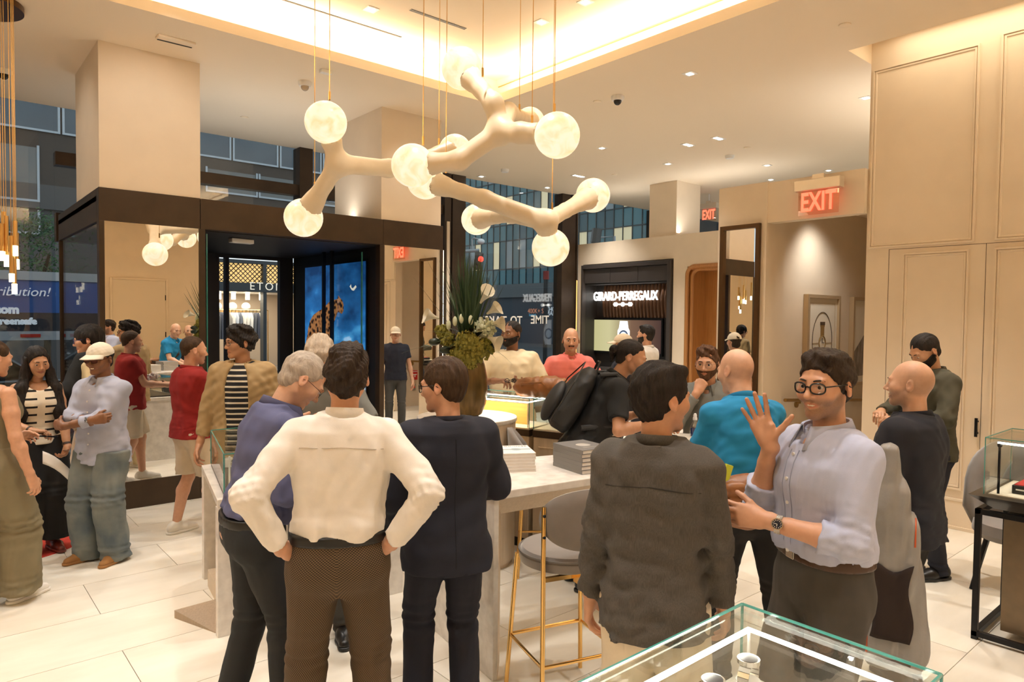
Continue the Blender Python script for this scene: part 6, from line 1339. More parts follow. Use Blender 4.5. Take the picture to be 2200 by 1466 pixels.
        nr = tp.get('nr', .058 if tp.get('collar') else .064); sd.scone(T((0, -.022, 1.452)), T((0, .005, 1.60)), nr*s, (nr+.03)*s, .008)
        if tp.get('collar'): sd.scone(T((0, .075, 1.425)), T((0, .10, 1.50)), .020*s, .045*s, .02)
        if tp.get('scoop'): sd.sell(T((0, .05, 1.50)), (.10*s, .12*s, .13*s), .01).cut(T((0, 0, tp['scoop'])), Rt@V3(0, 0, 1))
        if tp.get('open'):   # jacket open at the front
            a_ = T((0, .30, 1.2)); sd.sell(a_, (tp['open']*s, .26*s, .60*s), .02)
        o = sdf_obj(name, sd, m_, root)
        if tp.get('collar'): collar(o, T, 1.0, tp.get('cmat', m_), tp.get('copen', .35), tp.get('cdrop', .05), tp.get('crise', .0))
        if tp.get('buttons'):
            bt_ = bvh(o)
            for k in range(tp['buttons']):
                z = 1.385-k*.085; q = bt_.ray_cast(T((0, .6, z)), Rt@V3(0, -1, 0))[0]
                if q is not None: MB().cyl(q-Rt@V3(0, .002, 0), q+Rt@V3(0, .004, 0), .0062, n=10).build('button', mat('shirt_button', (.75, .74, .70), .3), o)
        for (name_, pts_, side_) in tp.get('seams', ()):
            bt_ = bvh(o); out_ = []
            for (x_, z_) in pts_:
                q = bt_.ray_cast(T((x_, .6*side_, z_)), Rt@V3(0, -side_, 0))[0]
                if q is not None: out_.append(q+Rt@V3(0, side_*.0008, 0))
            if len(out_) > 1: MB().tube(out_, .0021, 5).build(name_, tp.get('seamm', m_), o, smooth=True)
        return o
    gobj = None
    if top: gobj = garment(top.get('name', 'shirt'), top, top.get('grow', .006), top['m'])
    if jacket: garment(jacket.get('name', 'jacket'), jacket, jacket.get('grow', .020), jacket['m'])
    # ---- lower garment
    if lg:
        hgt = .0085 if res <= 1.05 else .010 if res < 1.7 else .012; sd = SDF(hgt); g = lg.get('grow', .010)*s; wl = lg.get('w', 1.0); zt_ = lg.get('top', 1.0)
        if top and not top.get('tuck') and not lg.get('keep'): zt_ = max(.90, top.get('hem', .84)+.06)
        zs = [.765, .81, .86, .92, .97, max(.98, zt_+.01)]; fz = [.08, .155, .182, .180, .172, .165] if not female else [.08, .16, .19, .185, .168, .148]
        sd.loft(np.array(V3(hip[0], hip[1], 0)*s), np.eye(3), [q*s for q in zs], [q*w*.96*s+g for q in fz], [q*dep*s+g for q in (.03, .075, .108, .118, .116, .112)], [-.008*s]*6, k=.045)
        for sx in (-1, 1): sd.ell(((hip[0]+sx*.075*w)*s, (hip[1]-.045)*s, .895*s), (.082*s*w, .068*s, .095*s), .045)
        for (Hp, Kn, An, tw) in joints:
            if lg.get('short'):
                e_ = Hp+(Kn-Hp)*lg['short']; sd.kone(Hp+V3(0, 0, -.02), e_, (.092*w)*s*wl+g, (.088)*s*wl+g, .035)
            else:
                ra, rk, rb = lg.get('r', (.092, .066, .054)); sd.cone(Hp+V3(0, 0, -.02)*s, Kn, ra*w*s*wl+g*.5, rk*s*wl+g*.5, .03); An2 = An+V3(0, 0, lg.get('hemz', -.045))*s; sd.kone(Kn, An2, rk*s*wl+g*.5, rb*s*wl+g*.5, .006)
        am = lg.get('amp', .005); sn = lg.get('seed', 2)
        def wl_(D, G_):
            n_ = wob([G_[0], G_[1], G_[2]*.45], sn, 22, am)
            for (Hp, Kn, An, tw) in joints:
                for c_, r_ in ((Kn, .02), (An, .012)): n_ = n_+np.exp(-((G_[2]-c_[2])**2)/r_/.5)*wob([G_[0]*.4, G_[1]*.4, G_[2]*1.3], sn+3, 34, am*.8)
            return D+n_
        sd.fn(wl_); sd.cut((0, 0, zt_*s), (0, 0, 1)); tr = sdf_obj(lg.get('name', 'trousers'), sd, lg['m'], root)
        if lg.get('pattern'): leg_uv(tr, joints, s)
        if lg.get('belt'):
            sd = SDF(.007); sd.loft(np.array(V3(hip[0], hip[1], 0)*s), np.eye(3), [(zt_-.042)*s, zt_*s], [.170*w*s+g+.004]*2, [.117*dep*s+g+.004]*2, [-.006*s]*2, k=.0); sdf_obj('belt', sd, lg['belt'], root)
            MB().box(-.022, (.117*dep)*s+g-.006, (zt_-.04)*s, .022, (.117*dep)*s+g+.004, (zt_-.002)*s).build('buckle', STEELW, root, bev=.003)
        if lg.get('pockets'):
            for sx in (-1, 1): MB().tube([((hip[0]+sx*.045)*s, -.135*s-g+.018, .93*s), ((hip[0]+sx*.13)*s, -.112*s-g+.015, .935*s)], .003, 5).build('pocket_seam', lg['pockets'], tr)
    # ---- shoes
    sh = shoes or {}; 
    for (Hp, Kn, An, tw) in joints:
        if sh is False or sh.get('none'): break
        Rz = rotz(-tw); X = lambda a, b, c: V3(An.x, An.y, 0)+Rz@V3(a, b, c)*s*1.02
        sd = SDF(.006 if res < 1.7 else .008); hi_ = sh.get('hi', 0)
        sd.cone(X(0, -.045, .045), X(0, .08, .038), .038*s, .040*s, .03).cone(X(0, .08, .036), X(.004, .165, .026), .042*s, .030*s, .03).cone(X(0, -.03, .07), X(0, .01, .09), .036*s, .040*s, .03).cut((0, 0, .016), (0, 0, -1)); o = sdf_obj('shoe', sd, sh.get('m', LEATH), root)
        sd = SDF(.006 if res < 1.7 else .008); sd.cone(X(0, -.045, .012), X(0, .08, .012), .044*s, .047*s, .02).cone(X(0, .08, .012), X(.004, .168, .012), .047*s, .036*s, .02).cut((0, 0, .022), (0, 0, 1)).cut((0, 0, .001), (0, 0, -1)); sdf_obj('sole', sd, sh.get('sole', LEATH), o)
        if sh.get('laces'):
            m = MB()
            for k in range(4): m.tube([X(-.022, .055+k*.022, .078-.008*k), X(0, .06+k*.022, .086-.009*k), X(.022, .055+k*.022, .078-.008*k)], .003, 5)
            m.build('lace', sh['laces'], o)
    MW = Matrix.LocRotScale(root.location, root.rotation_euler, None)
    out = dict(root=root, T=lambda p: MW@T(p), hand={k: {q: (MW@v if q in ('palm', 'grip', 'thumb') else (MW.to_3x3()@v if q in 'xyz' else [MW@t_ for t_ in v])) for q, v in hv.items()} for k, hv in hands.items()}, arms={k: [MW@q for q in v] for k, v in arms.items()}, M=MW, s=s, hx=lambda p: MW@hx(p), Tl=T, Rt=Rt, arml=arms)
    return out
# ------------------------------------------------------------------ fabrics
def cloth(name, c, **k):
    k.setdefault('bump', .12); k.setdefault('bscale', 420); k.setdefault('var', .05); k.setdefault('vscale', 14); return mat('cloth_'+name, c, k.pop('rough', .88), **k)
def stripes(name, c1, c2, period, frac, axis=2, off=0.0, breakx=0.0):
    m = bpy.data.materials.new('cloth_'+name); m.use_nodes = True; nt = m.node_tree; bs = nt.nodes['Principled BSDF']; L = nt.links.new; tc = nt.nodes.new('ShaderNodeTexCoord'); sp = nt.nodes.new('ShaderNodeSeparateXYZ'); L(tc.outputs['Object'], sp.inputs[0])
    def mt(op, a, b=None):
        n = nt.nodes.new('ShaderNodeMath'); n.operation = op
        for i, q in enumerate((a, b)):
            if q is None: continue
            if isinstance(q, (int, float)): n.inputs[i].default_value = q
            else: L(q, n.inputs[i])
        return n.outputs[0]
    f = mt('FRACT', mt('DIVIDE', mt('ADD', sp.outputs[axis], off+10.0), period)); g = mt('LESS_THAN', f, frac)
    if breakx: g = mt('MULTIPLY', g, mt('GREATER_THAN', mt('ABSOLUTE', sp.outputs[0]), breakx))
    mx = nt.nodes.new('ShaderNodeMixRGB'); mx.inputs[1].default_value = (*c1, 1); mx.inputs[2].default_value = (*c2, 1); L(g, mx.inputs[0]); L(mx.outputs[0], bs.inputs['Base Color']); bs.inputs['Roughness'].default_value = .9; return m
def houndstooth(name, c1, c2, sc):
    m = bpy.data.materials.new('cloth_'+name); m.use_nodes = True; nt = m.node_tree; bs = nt.nodes['Principled BSDF']; L = nt.links.new; at__ = nt.nodes.new('ShaderNodeAttribute'); at__.attribute_name = 'weave'; ck = nt.nodes.new('ShaderNodeTexChecker'); ck.inputs['Scale'].default_value = sc; ck.inputs[1].default_value = (*c1, 1); ck.inputs[2].default_value = (*c2, 1)
    mp = nt.nodes.new('ShaderNodeMapping'); mp.inputs['Location'].default_value = (0, 0, .0013); L(at__.outputs['Vector'], mp.inputs[0]); L(mp.outputs[0], ck.inputs[0]); L(ck.outputs[0], bs.inputs['Base Color']); bs.inputs['Roughness'].default_value = .9; return m
C_WHITE = cloth('white', (.78, .74, .68)); C_LBLUE = cloth('light_blue', (.44, .48, .64), var=.04); C_OXF = cloth('oxford_blue', (.40, .43, .55)); C_SLATE = cloth('slate_blue', (.095, .105, .21)); C_NAVY = cloth('navy_suit', (.012, .014, .026)); C_NAVP = cloth('navy_polo', (.012, .014, .024)); C_BLACK = cloth('black', (.008, .008, .008)); C_CHAR = cloth('charcoal_linen', (.055, .050, .045), col2=(.10, .092, .083), vscale=60, stretch=(9, 9, .5)); C_BLUE = cloth('bright_blue', (.010, .22, .46)); C_RED = cloth('dark_red', (.27, .010, .008)); C_PINK = cloth('coral_pink', (.75, .20, .17)); C_CREAM = cloth('cream_tee', (.76, .66, .46)); C_OLIVE = cloth('olive_shirt', (.055, .050, .028)); C_TAN = cloth('tan_jacket', (.36, .25, .12)); C_GREYS = cloth('grey_shirt', (.19, .20, .19)); C_KHAKI = cloth('khaki', (.20, .17, .10)); C_SAND = cloth('sand_shorts', (.60, .50, .36)); C_DGREY = cloth('dark_grey_wool', (.060, .056, .050)); C_DENIM = cloth('washed_denim', (.085, .115, .135), col2=(.22, .24, .22), vscale=5); C_DDEN = cloth('black_denim', (.018, .020, .022), stretch=(20, 20, 1)); C_OFFW = cloth('off_white_trousers', (.72, .64, .50)); C_BEIGE = cloth('beige_shirt', (.58, .46, .26))
C_TWEED = houndstooth('brown_check', (.145, .095, .05), (.028, .019, .012), 190); C_STRT = stripes('stripe_tee', (.012, .012, .014), (.66, .60, .48), .042, .32); C_STRV = stripes('stripe_vest', (.76, .68, .54), (.010, .009, .008), .062, .26, 2, 0, .026)
S_WHITE = mat('sneaker_white', (.72, .68, .60), .5); S_TAN = mat('suede_tan', (.32, .15, .045), .8); S_BLACK = mat('shoe_black', (.012, .011, .010), .35); S_BROWN = mat('shoe_brown', (.05, .026, .014), .4); S_OX = mat('shoe_oxblood', (.12, .02, .012), .3); BELTK = mat('belt_black', (.010, .010, .010), .4); BELTB = mat('belt_brown', (.06, .028, .014), .4); LACEW = mat('lace_white', (.75, .72, .66), .8)
SNK = dict(m=S_WHITE, sole=S_WHITE, laces=LACEW); BLK = dict(m=S_BLACK, sole=S_BLACK)
shortc = lambda c='dark', **k: dict(k='short', c=c, **k)
PP = {}
# ------------------------------------------------------------------ front group, left
PP['white'] = person('person in a white shirt and brown checked trousers seen from behind, hands on hips', 728, 2.75, 1.815, slean=2.5, head=3, w=1.02, skin='light', hair=shortc('dark', t=.024, ts=.016, tb=.020, wave=.005, curl=.010, fl=.10, nape=-.085), face=dict(hidden=1),
    top=dict(m=C_WHITE, tuck=1, sl=1.94, sr=.066, wx=1.05, wy=1.12, collar=1, copen=.5, crise=.012, amp=.009, seed=11, cuff=.80, seamm=mat('white_seam', (.52, .47, .40), .9), seams=[('yoke_seam', [(-.155+.031*i, 1.372-.006*abs(i-5)*.3) for i in range(11)], -1)]), legs=dict(m=C_TWEED, pattern=1, top=1.03, r=(.098, .078, .066), belt=BELTK, pockets=mat('cloth_seam', (.02, .013, .008), .9), amp=.004), shoes=dict(m=S_BROWN, sole=S_BLACK),
    armR=dict(w=(.205, -.075, .98), hint=(1, -.55, .15), fd=(-.55, .75, -.35), pn=(-.8, -.35, .2), pose='hip'), armL=dict(w=(-.205, -.075, .98), hint=(-1, -.55, .15), fd=(.55, .75, -.35), pn=(.8, -.35, .2), pose='hip'), feet=((.15, .03, 12), (-.15, -.02, -12)))
PP['slate'] = person('grey-haired person with glasses in a slate blue shirt looking down, facing right', 545, 3.12, 1.80, head=80, lean=14, hpitch=36, w=1.02, dep=1.08, skin='pale', hair=shortc('grey', t=.012, ts=.006, fl=.075, hl=.09, wave=.003, dir=(1, .3, .6)), brow=(.22, .17, .12), glasses=dict(r=.0013, h=.014, w=.024, sq=3.2), stubble=.12, face=dict(lid=3, gdown=30, nose=1.05),
    top=dict(m=C_SLATE, tuck=1, sl=1.9, collar=1, copen=.4, crise=.01, amp=.008, seed=5, belly=.015), legs=dict(m=C_DDEN, top=1.0, belt=BELTK, r=(.096, .07, .06)), shoes=dict(m=S_BROWN, sole=S_BLACK),
    armR=dict(w=(.16, .34, 1.10), hint=(.3, -1, -.6), fd=(-.6, .7, 0), pn=(-.3, 0, -1), pose='hold'), armL=dict(w=(-.10, .36, 1.08), hint=(-.3, -1, -.6), fd=(.6, .7, 0), pn=(.3, 0, -1), pose='hold'), feet=((.10, .12, 6), (-.12, -.10, -10)))
PP['silver'] = person('silver-haired person in a grey shirt bowing the head behind the slate blue shirt', 694, 4.0, 1.86, head=186, lean=8, hpitch=40, skin='light', hair=shortc('silver', t=.016, ts=.008, quiff=(0, .016), fl=.10, hl=.078, wave=.004), brow=(.25, .19, .12), glasses=dict(r=.0016, h=.014), face=dict(lid=3, gdown=30), res=1.2,
    top=dict(m=C_GREYS, hem=.86, sl=.5, collar=1, copen=.55), legs=dict(m=C_DGREY), shoes=BLK, armR=dict(w=(.12, .30, 1.22), hint=(1, -.4, -.8), fd=(-.6, .5, .3), pn=(0, -1, 0), pose='hold'), armL=dict(w=(-.12, .30, 1.18), hint=(-1, -.4, -.8), fd=(.6, .5, .2), pn=(0, -1, 0), pose='hold'))
PP['navy'] = person('person in a dark navy suit and glasses seen from behind, leaning on the bar table', 962, 3.14, 1.735, head=-14, hyaw=-48, hpitch=8, w=1.02, dep=1.06, skin='light', hair=shortc('brown', t=.020, ts=.012, fl=.088, hl=.078, wave=.004, nape=-.07), glasses=dict(r=.0022), brow=(.05, .028, .015),
    top=dict(m=C_NAVY, name='suit_jacket', hem=.775, sl=1.93, sr=.070, grow=.014, wx=1.06, wy=1.1, collar=1, copen=.7, crise=-.006, amp=.006, seed=8, cuff=.85, fq=14, seamm=mat('navy_seam', (.004, .005, .010), .9), seams=[('back_seam', [(0.004, 1.40-.065*i) for i in range(10)], -1)]), legs=dict(m=C_NAVY, name='suit_trousers', r=(.096, .072, .062)), shoes=BLK,
    armR=dict(w=(.20, .27, 1.06), hint=(.45, -1, -.3), fd=(-.5, .8, 0), pn=(-.2, 0, -1), pose='relax'), armL=dict(w=(-.22, .20, .95), hint=(-.6, -1, -.2), pose='relax'), feet=((.10, -.02, 10), (-.12, .06, -16)))
PP['striped'] = person('person in a black and cream striped tee under a tan jacket with glasses, looking left', 520, 5.45, 1.84, head=196, hyaw=52, hpitch=4, w=1.06, dep=1.08, skin='tan', hair=shortc('black', t=.034, ts=.016, wave=.006, curl=.014, quiff=(.004, .022), fl=.105, hl=.074, nape=-.06), glasses=dict(r=.0016, h=.013, w=.024, sq=3.4), res=1.3, face=dict(gaze=10),
    top=dict(m=C_STRT, name='striped_tee', hem=.86, sl=.5, neck=1.475, amp=.005), jacket=dict(m=C_TAN, hem=.80, sl=1.85, grow=.022, open=.105, collar=1, copen=.8, amp=.008, seed=6), legs=dict(m=C_BEIGE, w=1.1), shoes=SNK)
PP['red'] = person('person in a dark red polo and sand shorts holding a phone, facing right', 412, 5.95, 1.74, head=66, hyaw=8, hpitch=6, w=1.02, dep=1.06, skin='light', hair=shortc('brown', t=.006, ts=.003, fl=.055, hl=.098, wave=.002, tilt=.75, temple=1), stubble=.25, res=1.35,
    top=dict(m=C_RED, name='polo_shirt', hem=.86, sl=.46, collar=1, copen=.45, flare=1.08, wx=1.13, wy=1.18), legs=dict(m=C_SAND, name='shorts', short=.92, w=1.08), shoes=SNK,
    armR=dict(w=(.10, .36, 1.12), hint=(.5, -1, -.8), fd=(-.3, .9, .05), pn=(-.5, 0, -.8), pose='hold'), armL=dict(w=(-.08, .37, 1.12), hint=(-.5, -1, -.8), fd=(.3, .9, .05), pn=(.5, 0, .9), pose='hold'), feet=((.11, .12, 8), (-.10, -.10, -6)))
# ------------------------------------------------------------------ left edge group
PP['cap'] = person('smiling person in a white cap and light blue oxford shirt with arms crossed', 218, 5.28, 1.70, head=-138, hyaw=-4, hpitch=6, w=1.06, dep=1.06, skin='brown', hair=shortc('black', t=.004, ts=.004, nape=-.06), cap=dict(n='white', c=(.78, .72, .60), mark='STREET' if False else None), glasses=dict(n='tortoise', c=(.09, .018, .008), r=.0032, w=.023, h=.017, sq=2.4, lens=(.10, .025, .015)), res=1.25, face=dict(smile=1.0, lip=(.16, .05, .035)),
    top=dict(m=C_OXF, hem=.80, sl=1.55, collar=1, copen=.42, cdrop=.045, buttons=6, roll=1, wx=1.1, amp=.009, seed=14), legs=dict(m=C_DENIM, name='jeans', r=(.108, .098, .094), w=1.12, hemz=-.062, amp=.007), shoes=dict(m=S_TAN, sole=S_TAN, laces=S_TAN),
    armR=dict(w=(-.10, .215, 1.165), hint=(1, .3, -.8), fd=(-1, -.25, .2), pn=(0, -1, 0), pose='grip'), armL=dict(w=(.09, .27, 1.12), hint=(-1, .3, -.8), fd=(1, -.25, .1), pn=(0, -1, 0), pose='grip'), feet=((.12, .02, 14), (-.12, .0, -10)))
PP['vest'] = person('smiling person with long dark hair in a striped knit vest and black trousers', 78, 5.42, 1.66, head=168, hpitch=14, hyaw=-6, hroll=4, w=.96, female=True, skin='olive', hair=dict(k='long', c='black', t=.016, ts=.012, fl=.080, hl=.092, tilt=.45, nape=-.12, wave=.004), res=1.25, face=dict(smile=.5, lip=(.36, .10, .08), lid=2, gdown=18),
    top=dict(m=C_STRV, name='knit_vest', hem=.93, sl=0, amp=.003, scoop=1.435, wx=1.04), legs=dict(m=C_BLACK, r=(.115, .125, .125), w=1.15, top=1.02, hemz=.06), shoes=dict(m=S_OX, sole=S_OX),
    armR=dict(w=(.10, .28, 1.08), hint=(1, -.5, -.7), fd=(-.95, .25, -.1), pn=(0, .2, -1), pose='hold'), armL=dict(w=(-.16, .24, .90), hint=(-1, -.7, -.2), fd=(.4, .6, -.6), pn=(.7, .1, .6), pose='hold'))
PP['tank'] = person('person with pinned-up hair in a sleeveless top and wide khaki trousers at the left edge', -22, 4.42, 1.76, head=48, hyaw=14, hpitch=10, w=.98, female=True, skin='light', hair=dict(k='bun', c='brown', t=.008, ts=.006, nape=-.06), res=1.2,
    top=dict(m=C_KHAKI, name='sleeveless_top', hem=.99, sl=0, amp=.004, scoop=1.38), legs=dict(m=C_KHAKI, r=(.102, .108, .108), w=1.08, top=1.04, amp=.009, hemz=-.02), shoes=dict(m=CUSH, sole=CUSH), armR=dict(w=(.27, .02, .88)), armL=dict(w=(-.14, .28, 1.06), hint=(-1, -.5, -.6), fd=(.3, .9, 0), pn=(.8, 0, -.4), pose='hold'), feet=((.10, .10, 6), (-.10, -.12, -6)))
PP['mop'] = person('person with black mop hair and blue glasses with a black jacket over one shoulder', 196, 6.15, 1.82, head=-82, hpitch=10, skin='light', hair=shortc('black', t=.022, ts=.020, fl=.098, hl=.045, tilt=.50, nape=-.07, wave=.006, dir=(1, 1, .25)), glasses=dict(n='blue', c=(.02, .03, .12), r=.0024), res=1.5,
    top=dict(m=C_BEIGE, hem=.86, sl=.6, collar=1), legs=dict(m=C_OFFW, r=(.10, .095, .09)), shoes=BLK, armL=dict(w=(-.20, .16, 1.02), hint=(-.8, -1, -.3), pose='fist'))
# ------------------------------------------------------------------ middle and background
PP['cream'] = person('bearded person in a cream tee behind the glass counter, holding folded glasses', 1100, 6.75, 1.91, head=178, hyaw=38, w=1.10, dep=1.12, skin='brown', hair=shortc('black', t=.006, ts=.003, fl=.078, hl=.088), beard=dict(c='black', t=.007), res=1.5,
    top=dict(m=C_CREAM, name='tee_shirt', hem=.82, sl=.66, sr=.070, wx=1.1, neck=1.48), legs=dict(m=C_BLACK), shoes=BLK, armR=dict(w=(.17, .30, 1.22), hint=(1, -.4, -.8), fd=(-.9, .4, .1), pn=(-.2, .2, -1), pose='hold'), armL=dict(w=(-.13, .31, 1.17), hint=(-1, -.4, -.8), fd=(.8, .5, .2), pn=(.1, -.3, 1), pose='hold'))
PP['pink'] = person('bald person with a moustache in a coral pink polo behind the glass counter', 1226, 7.05, 1.84, head=172, hyaw=4, hpitch=6, w=1.08, dep=1.12, skin='light', beard=dict(c='dark', t=.004, nochin=1), stubble=.3, face=dict(scalp=.5, smile=.3, jaw=1.06), res=1.5,
    top=dict(m=C_PINK, name='polo_shirt', hem=.84, sl=1.45, collar=1, copen=.5, cdrop=.06, roll=1, wx=1.08), legs=dict(m=C_DGREY), shoes=BLK, armR=dict(w=(.20, .28, 1.15), hint=(1, -.5, -.6), fd=(-.6, .7, -.2), pn=(0, 0, -1)), armL=dict(w=(-.20, .28, 1.15), hint=(-1, -.5, -.6), fd=(.6, .7, -.2), pn=(0, 0, -1)))
PP['ivory'] = person('dark-haired bearded person in a white shirt by the wide screen, facing left', 1388, 8.9, 1.86, head=-62, hyaw=-6, skin='light', hair=shortc('black', t=.014, ts=.004, quiff=(.006, .018), fl=.10, hl=.078), beard=dict(c='black', t=.005), res=2, top=dict(m=C_WHITE, hem=.9, sl=1.9, collar=1), legs=dict(m=C_NAVY), shoes=BLK)
PP['beigecap'] = person('person in a cream cap behind the person with the backpack', 1338, 7.7, 1.76, head=-78, skin='light', cap=dict(n='cream', c=(.72, .62, .47)), hair=shortc('dark', t=.003, ts=.004), res=2, top=dict(m=C_NAVY, sl=.5, hem=.86), legs=dict(m=C_DGREY), shoes=BLK)
PP['pack'] = person('person with a ponytail in a black polo bending over the table, wearing a backpack', 1256, 4.85, 1.87, head=80, lean=29, hpitch=2, hyaw=12, skin='tan', hair=dict(k='ponytail', c='black', t=.006, ts=.005, fl=.074, hl=.098, wave=.002, nape=-.05, tilt=.72, dir=(1, .2, .5)), beard=None, stubble=.15, res=1.1, face=dict(lid=2, gdown=20),
    top=dict(m=C_BLACK, name='polo_shirt', hem=.84, sl=.62, sr=.066, collar=1, copen=.4, wx=1.06), legs=dict(m=C_DGREY), shoes=BLK, armR=dict(w=(.20, .40, 1.13), hint=(.5, -1, -.2), fd=(0, .9, -.15), pn=(0, 0, -1), pose='flat'), armL=dict(w=(-.12, .40, 1.15), hint=(-.6, -1, -.2), fd=(.1, 1, -.1), pn=(0, 0, -1), pose='flat'))
PP['thinker'] = person('bearded person with round glasses holding a hand to the mouth behind the bar table', 1524, 5.12, 1.74, head=186, lean=10, hyaw=6, skin='light', hair=shortc('auburn', t=.020, quiff=(.004, .018), ts=.008, wave=.006, curl=.010, fl=.09, hl=.08), beard=dict(c='auburn', t=.004), glasses=dict(n='wire', c=(.25, .2, .15), r=.0012, w=.023, h=.021, sq=2.2), res=1.3,
    top=dict(m=C_GREYS, hem=.9, sl=1.9, collar=1, copen=.5), legs=dict(m=C_DGREY), shoes=BLK, armR=dict(w=(.06, .24, 1.40), hint=(.6, .1, -1), fd=(-.35, -.2, .8), pn=(0, -1, .1), pose='fist'), armL=dict(w=(-.2, .3, 1.1), hint=(-1, -.4, -.6), fd=(.7, .6, 0), pn=(0, 0, -1)))
PP['blue'] = person('bald person in a bright blue polo with a shoulder bag leaning on the bar table', 1606, 3.62, 1.80, head=-26, lean=15, hyaw=-20, hpitch=4, w=.97, dep=1.06, skin='pale', face=dict(scalp=.12, neck=1.05), res=1.1,
    top=dict(m=C_BLUE, name='polo_shirt', hem=.86, sl=.60, sr=.064, collar=1, copen=.5, crise=.004, wx=1.03, amp=.009, seed=21), legs=dict(m=C_BLACK, r=(.096, .07, .058)), shoes=BLK, armL=dict(w=(-.19, .40, 1.045), hint=(-.3, -.6, -1), fd=(.5, .9, .1), pn=(.2, 0, -1), pose='relax'), armR=dict(w=(.10, .45, 1.06), hint=(.8, -.6, -.8), fd=(-.6, .8, 0), pn=(0, 0, -1), pose='relax'), feet=((.16, -.22, 14), (-.10, .04, -6)), hip=(.0, -.06))
# ------------------------------------------------------------------ right group
PP['grey'] = person('dark-haired person in a charcoal linen overshirt and off-white trousers seen from behind', 1415, 2.46, 1.765, head=8, hyaw=42, hpitch=4, w=.96, dep=1.08, skin='light', hair=shortc('black', t=.020, ts=.014, tb=.020, quiff=(.004, .020), fl=.10, hl=.080, wave=.006, dir=(1, .4, .4), nape=-.088), res=1.0, stubble=.1,
    top=dict(m=C_CHAR, name='overshirt', hem=.79, sl=1.92, sr=.066, grow=.012, wx=1.06, wy=1.14, collar=1, copen=.5, crise=.008, amp=.010, seed=17, cuff=.86, seamm=mat('linen_seam', (.030, .027, .025), .9), seams=[('yoke_seam', [(-.165+.033*i, 1.345-.004*abs(i-5)) for i in range(11)], -1)]), legs=dict(m=C_OFFW, r=(.105, .09, .082), w=1.05), shoes=SNK, armL=dict(w=(-.245, .03, .86), hint=(-.25, -1, 0)), armR=dict(w=(.235, .10, .87), hint=(.25, -1, 0)), feet=((.13, .0, 8), (-.13, .02, -8)))
PP['speaker'] = person('person with black glasses in a light blue shirt gesturing with both hands', 1778, 2.50, 1.825, head=-128, hyaw=-22, hpitch=3, w=1.0, dep=1.04, skin='light', hair=shortc('dark', t=.016, ts=.012, quiff=(.002, .018), fl=.092, hl=.090, wave=.004, curl=.006, nape=-.07), stubble=.62, glasses=dict(r=.0030, w=.0245, h=.0185, sq=2.6), res=1.0, face=dict(smile=.8, nose=1.12, gaze=-4),
    top=dict(m=C_LBLUE, tuck=1, sl=1.38, sr=.066, wx=1.05, wy=1.10, collar=1, copen=.36, cdrop=.055, crise=.004, buttons=5, roll=1, amp=.009, seed=9, cuff=.92, seamm=mat('blue_seam', (.30, .33, .46), .9), seams=[('placket_seam', [(.017, 1.40-.04*i) for i in range(10)], 1), ('placket_seam', [(-.017, 1.40-.04*i) for i in range(10)], 1)]), legs=dict(m=C_DGREY, top=1.055, belt=BELTB, r=(.098, .076, .066), pockets=mat('cloth_seam2', (.02, .018, .016), .9)), shoes=dict(m=S_BROWN, sole=S_BLACK),
    armR=dict(w=(.09, .165, 1.39), hint=(.5, -.3, -1), fd=(.24, .26, .92), pn=(-.80, .60, .1), pose='open'), armL=dict(w=(-.05, .25, 1.165), hint=(-.9, -.7, -.45), fd=(.62, .78, .14), pn=(.75, -.6, -.25), pose='flat'), feet=((.12, .08, 8), (-.12, -.04, -8)))
PP['bald'] = person('bald person in a dark navy polo standing behind the light blue shirt, facing left', 1962, 3.45, 1.735, head=-68, hyaw=-10, w=1.06, dep=1.1, skin='pale', stubble=.35, face=dict(scalp=.35, nose=1.08), res=1.05,
    top=dict(m=C_NAVP, name='polo_shirt', hem=.82, sl=.68, sr=.072, collar=1, copen=.5, cdrop=.07, wx=1.08), legs=dict(m=C_BLACK, r=(.094, .072, .062)), shoes=BLK, armL=dict(w=(-.14, .24, 1.04), hint=(-.7, -1, -.2), fd=(.4, .9, 0), pn=(.8, 0, -.4), pose='grip'), armR=dict(w=(.20, .22, 1.02), hint=(.7, -1, -.2), fd=(-.4, .9, 0), pn=(-.8, 0, -.4), pose='grip'), feet=((.11, .03, 8), (-.11, -.03, -8)))
PP['olive'] = person('dark bearded person in an olive shirt looking down by the panelled wall', 2003, 5.15, 1.86, head=-128, hpitch=32, w=1.02, skin='olive', hair=shortc('black', t=.010, ts=.004, fl=.085, hl=.085), beard=dict(c='black', t=.010), res=1.4, face=dict(lid=3, gdown=25),
    top=dict(m=C_OLIVE, hem=.84, sl=1.9, collar=1, sr=.066), legs=dict(m=C_NAVP), shoes=BLK, armR=dict(w=(.12, .30, 1.16), hint=(1, -.6, -.6), fd=(-.7, .6, 0), pn=(0, 0, -1), pose='hold'), armL=dict(w=(-.12, .30, 1.14), hint=(-1, -.6, -.6), fd=(.7, .6, 0), pn=(0, 0, -1), pose='hold'))
# ------------------------------------------------------------------ things carried, worn or held
def on_person(key, name, label, cat):
    r = PP[key]['root']; return empty(name, r.location, r.rotation_euler.z, label, cat)
def sdf_child(name, sd, m_, par): return sdf_obj(name, sd, m_, par)
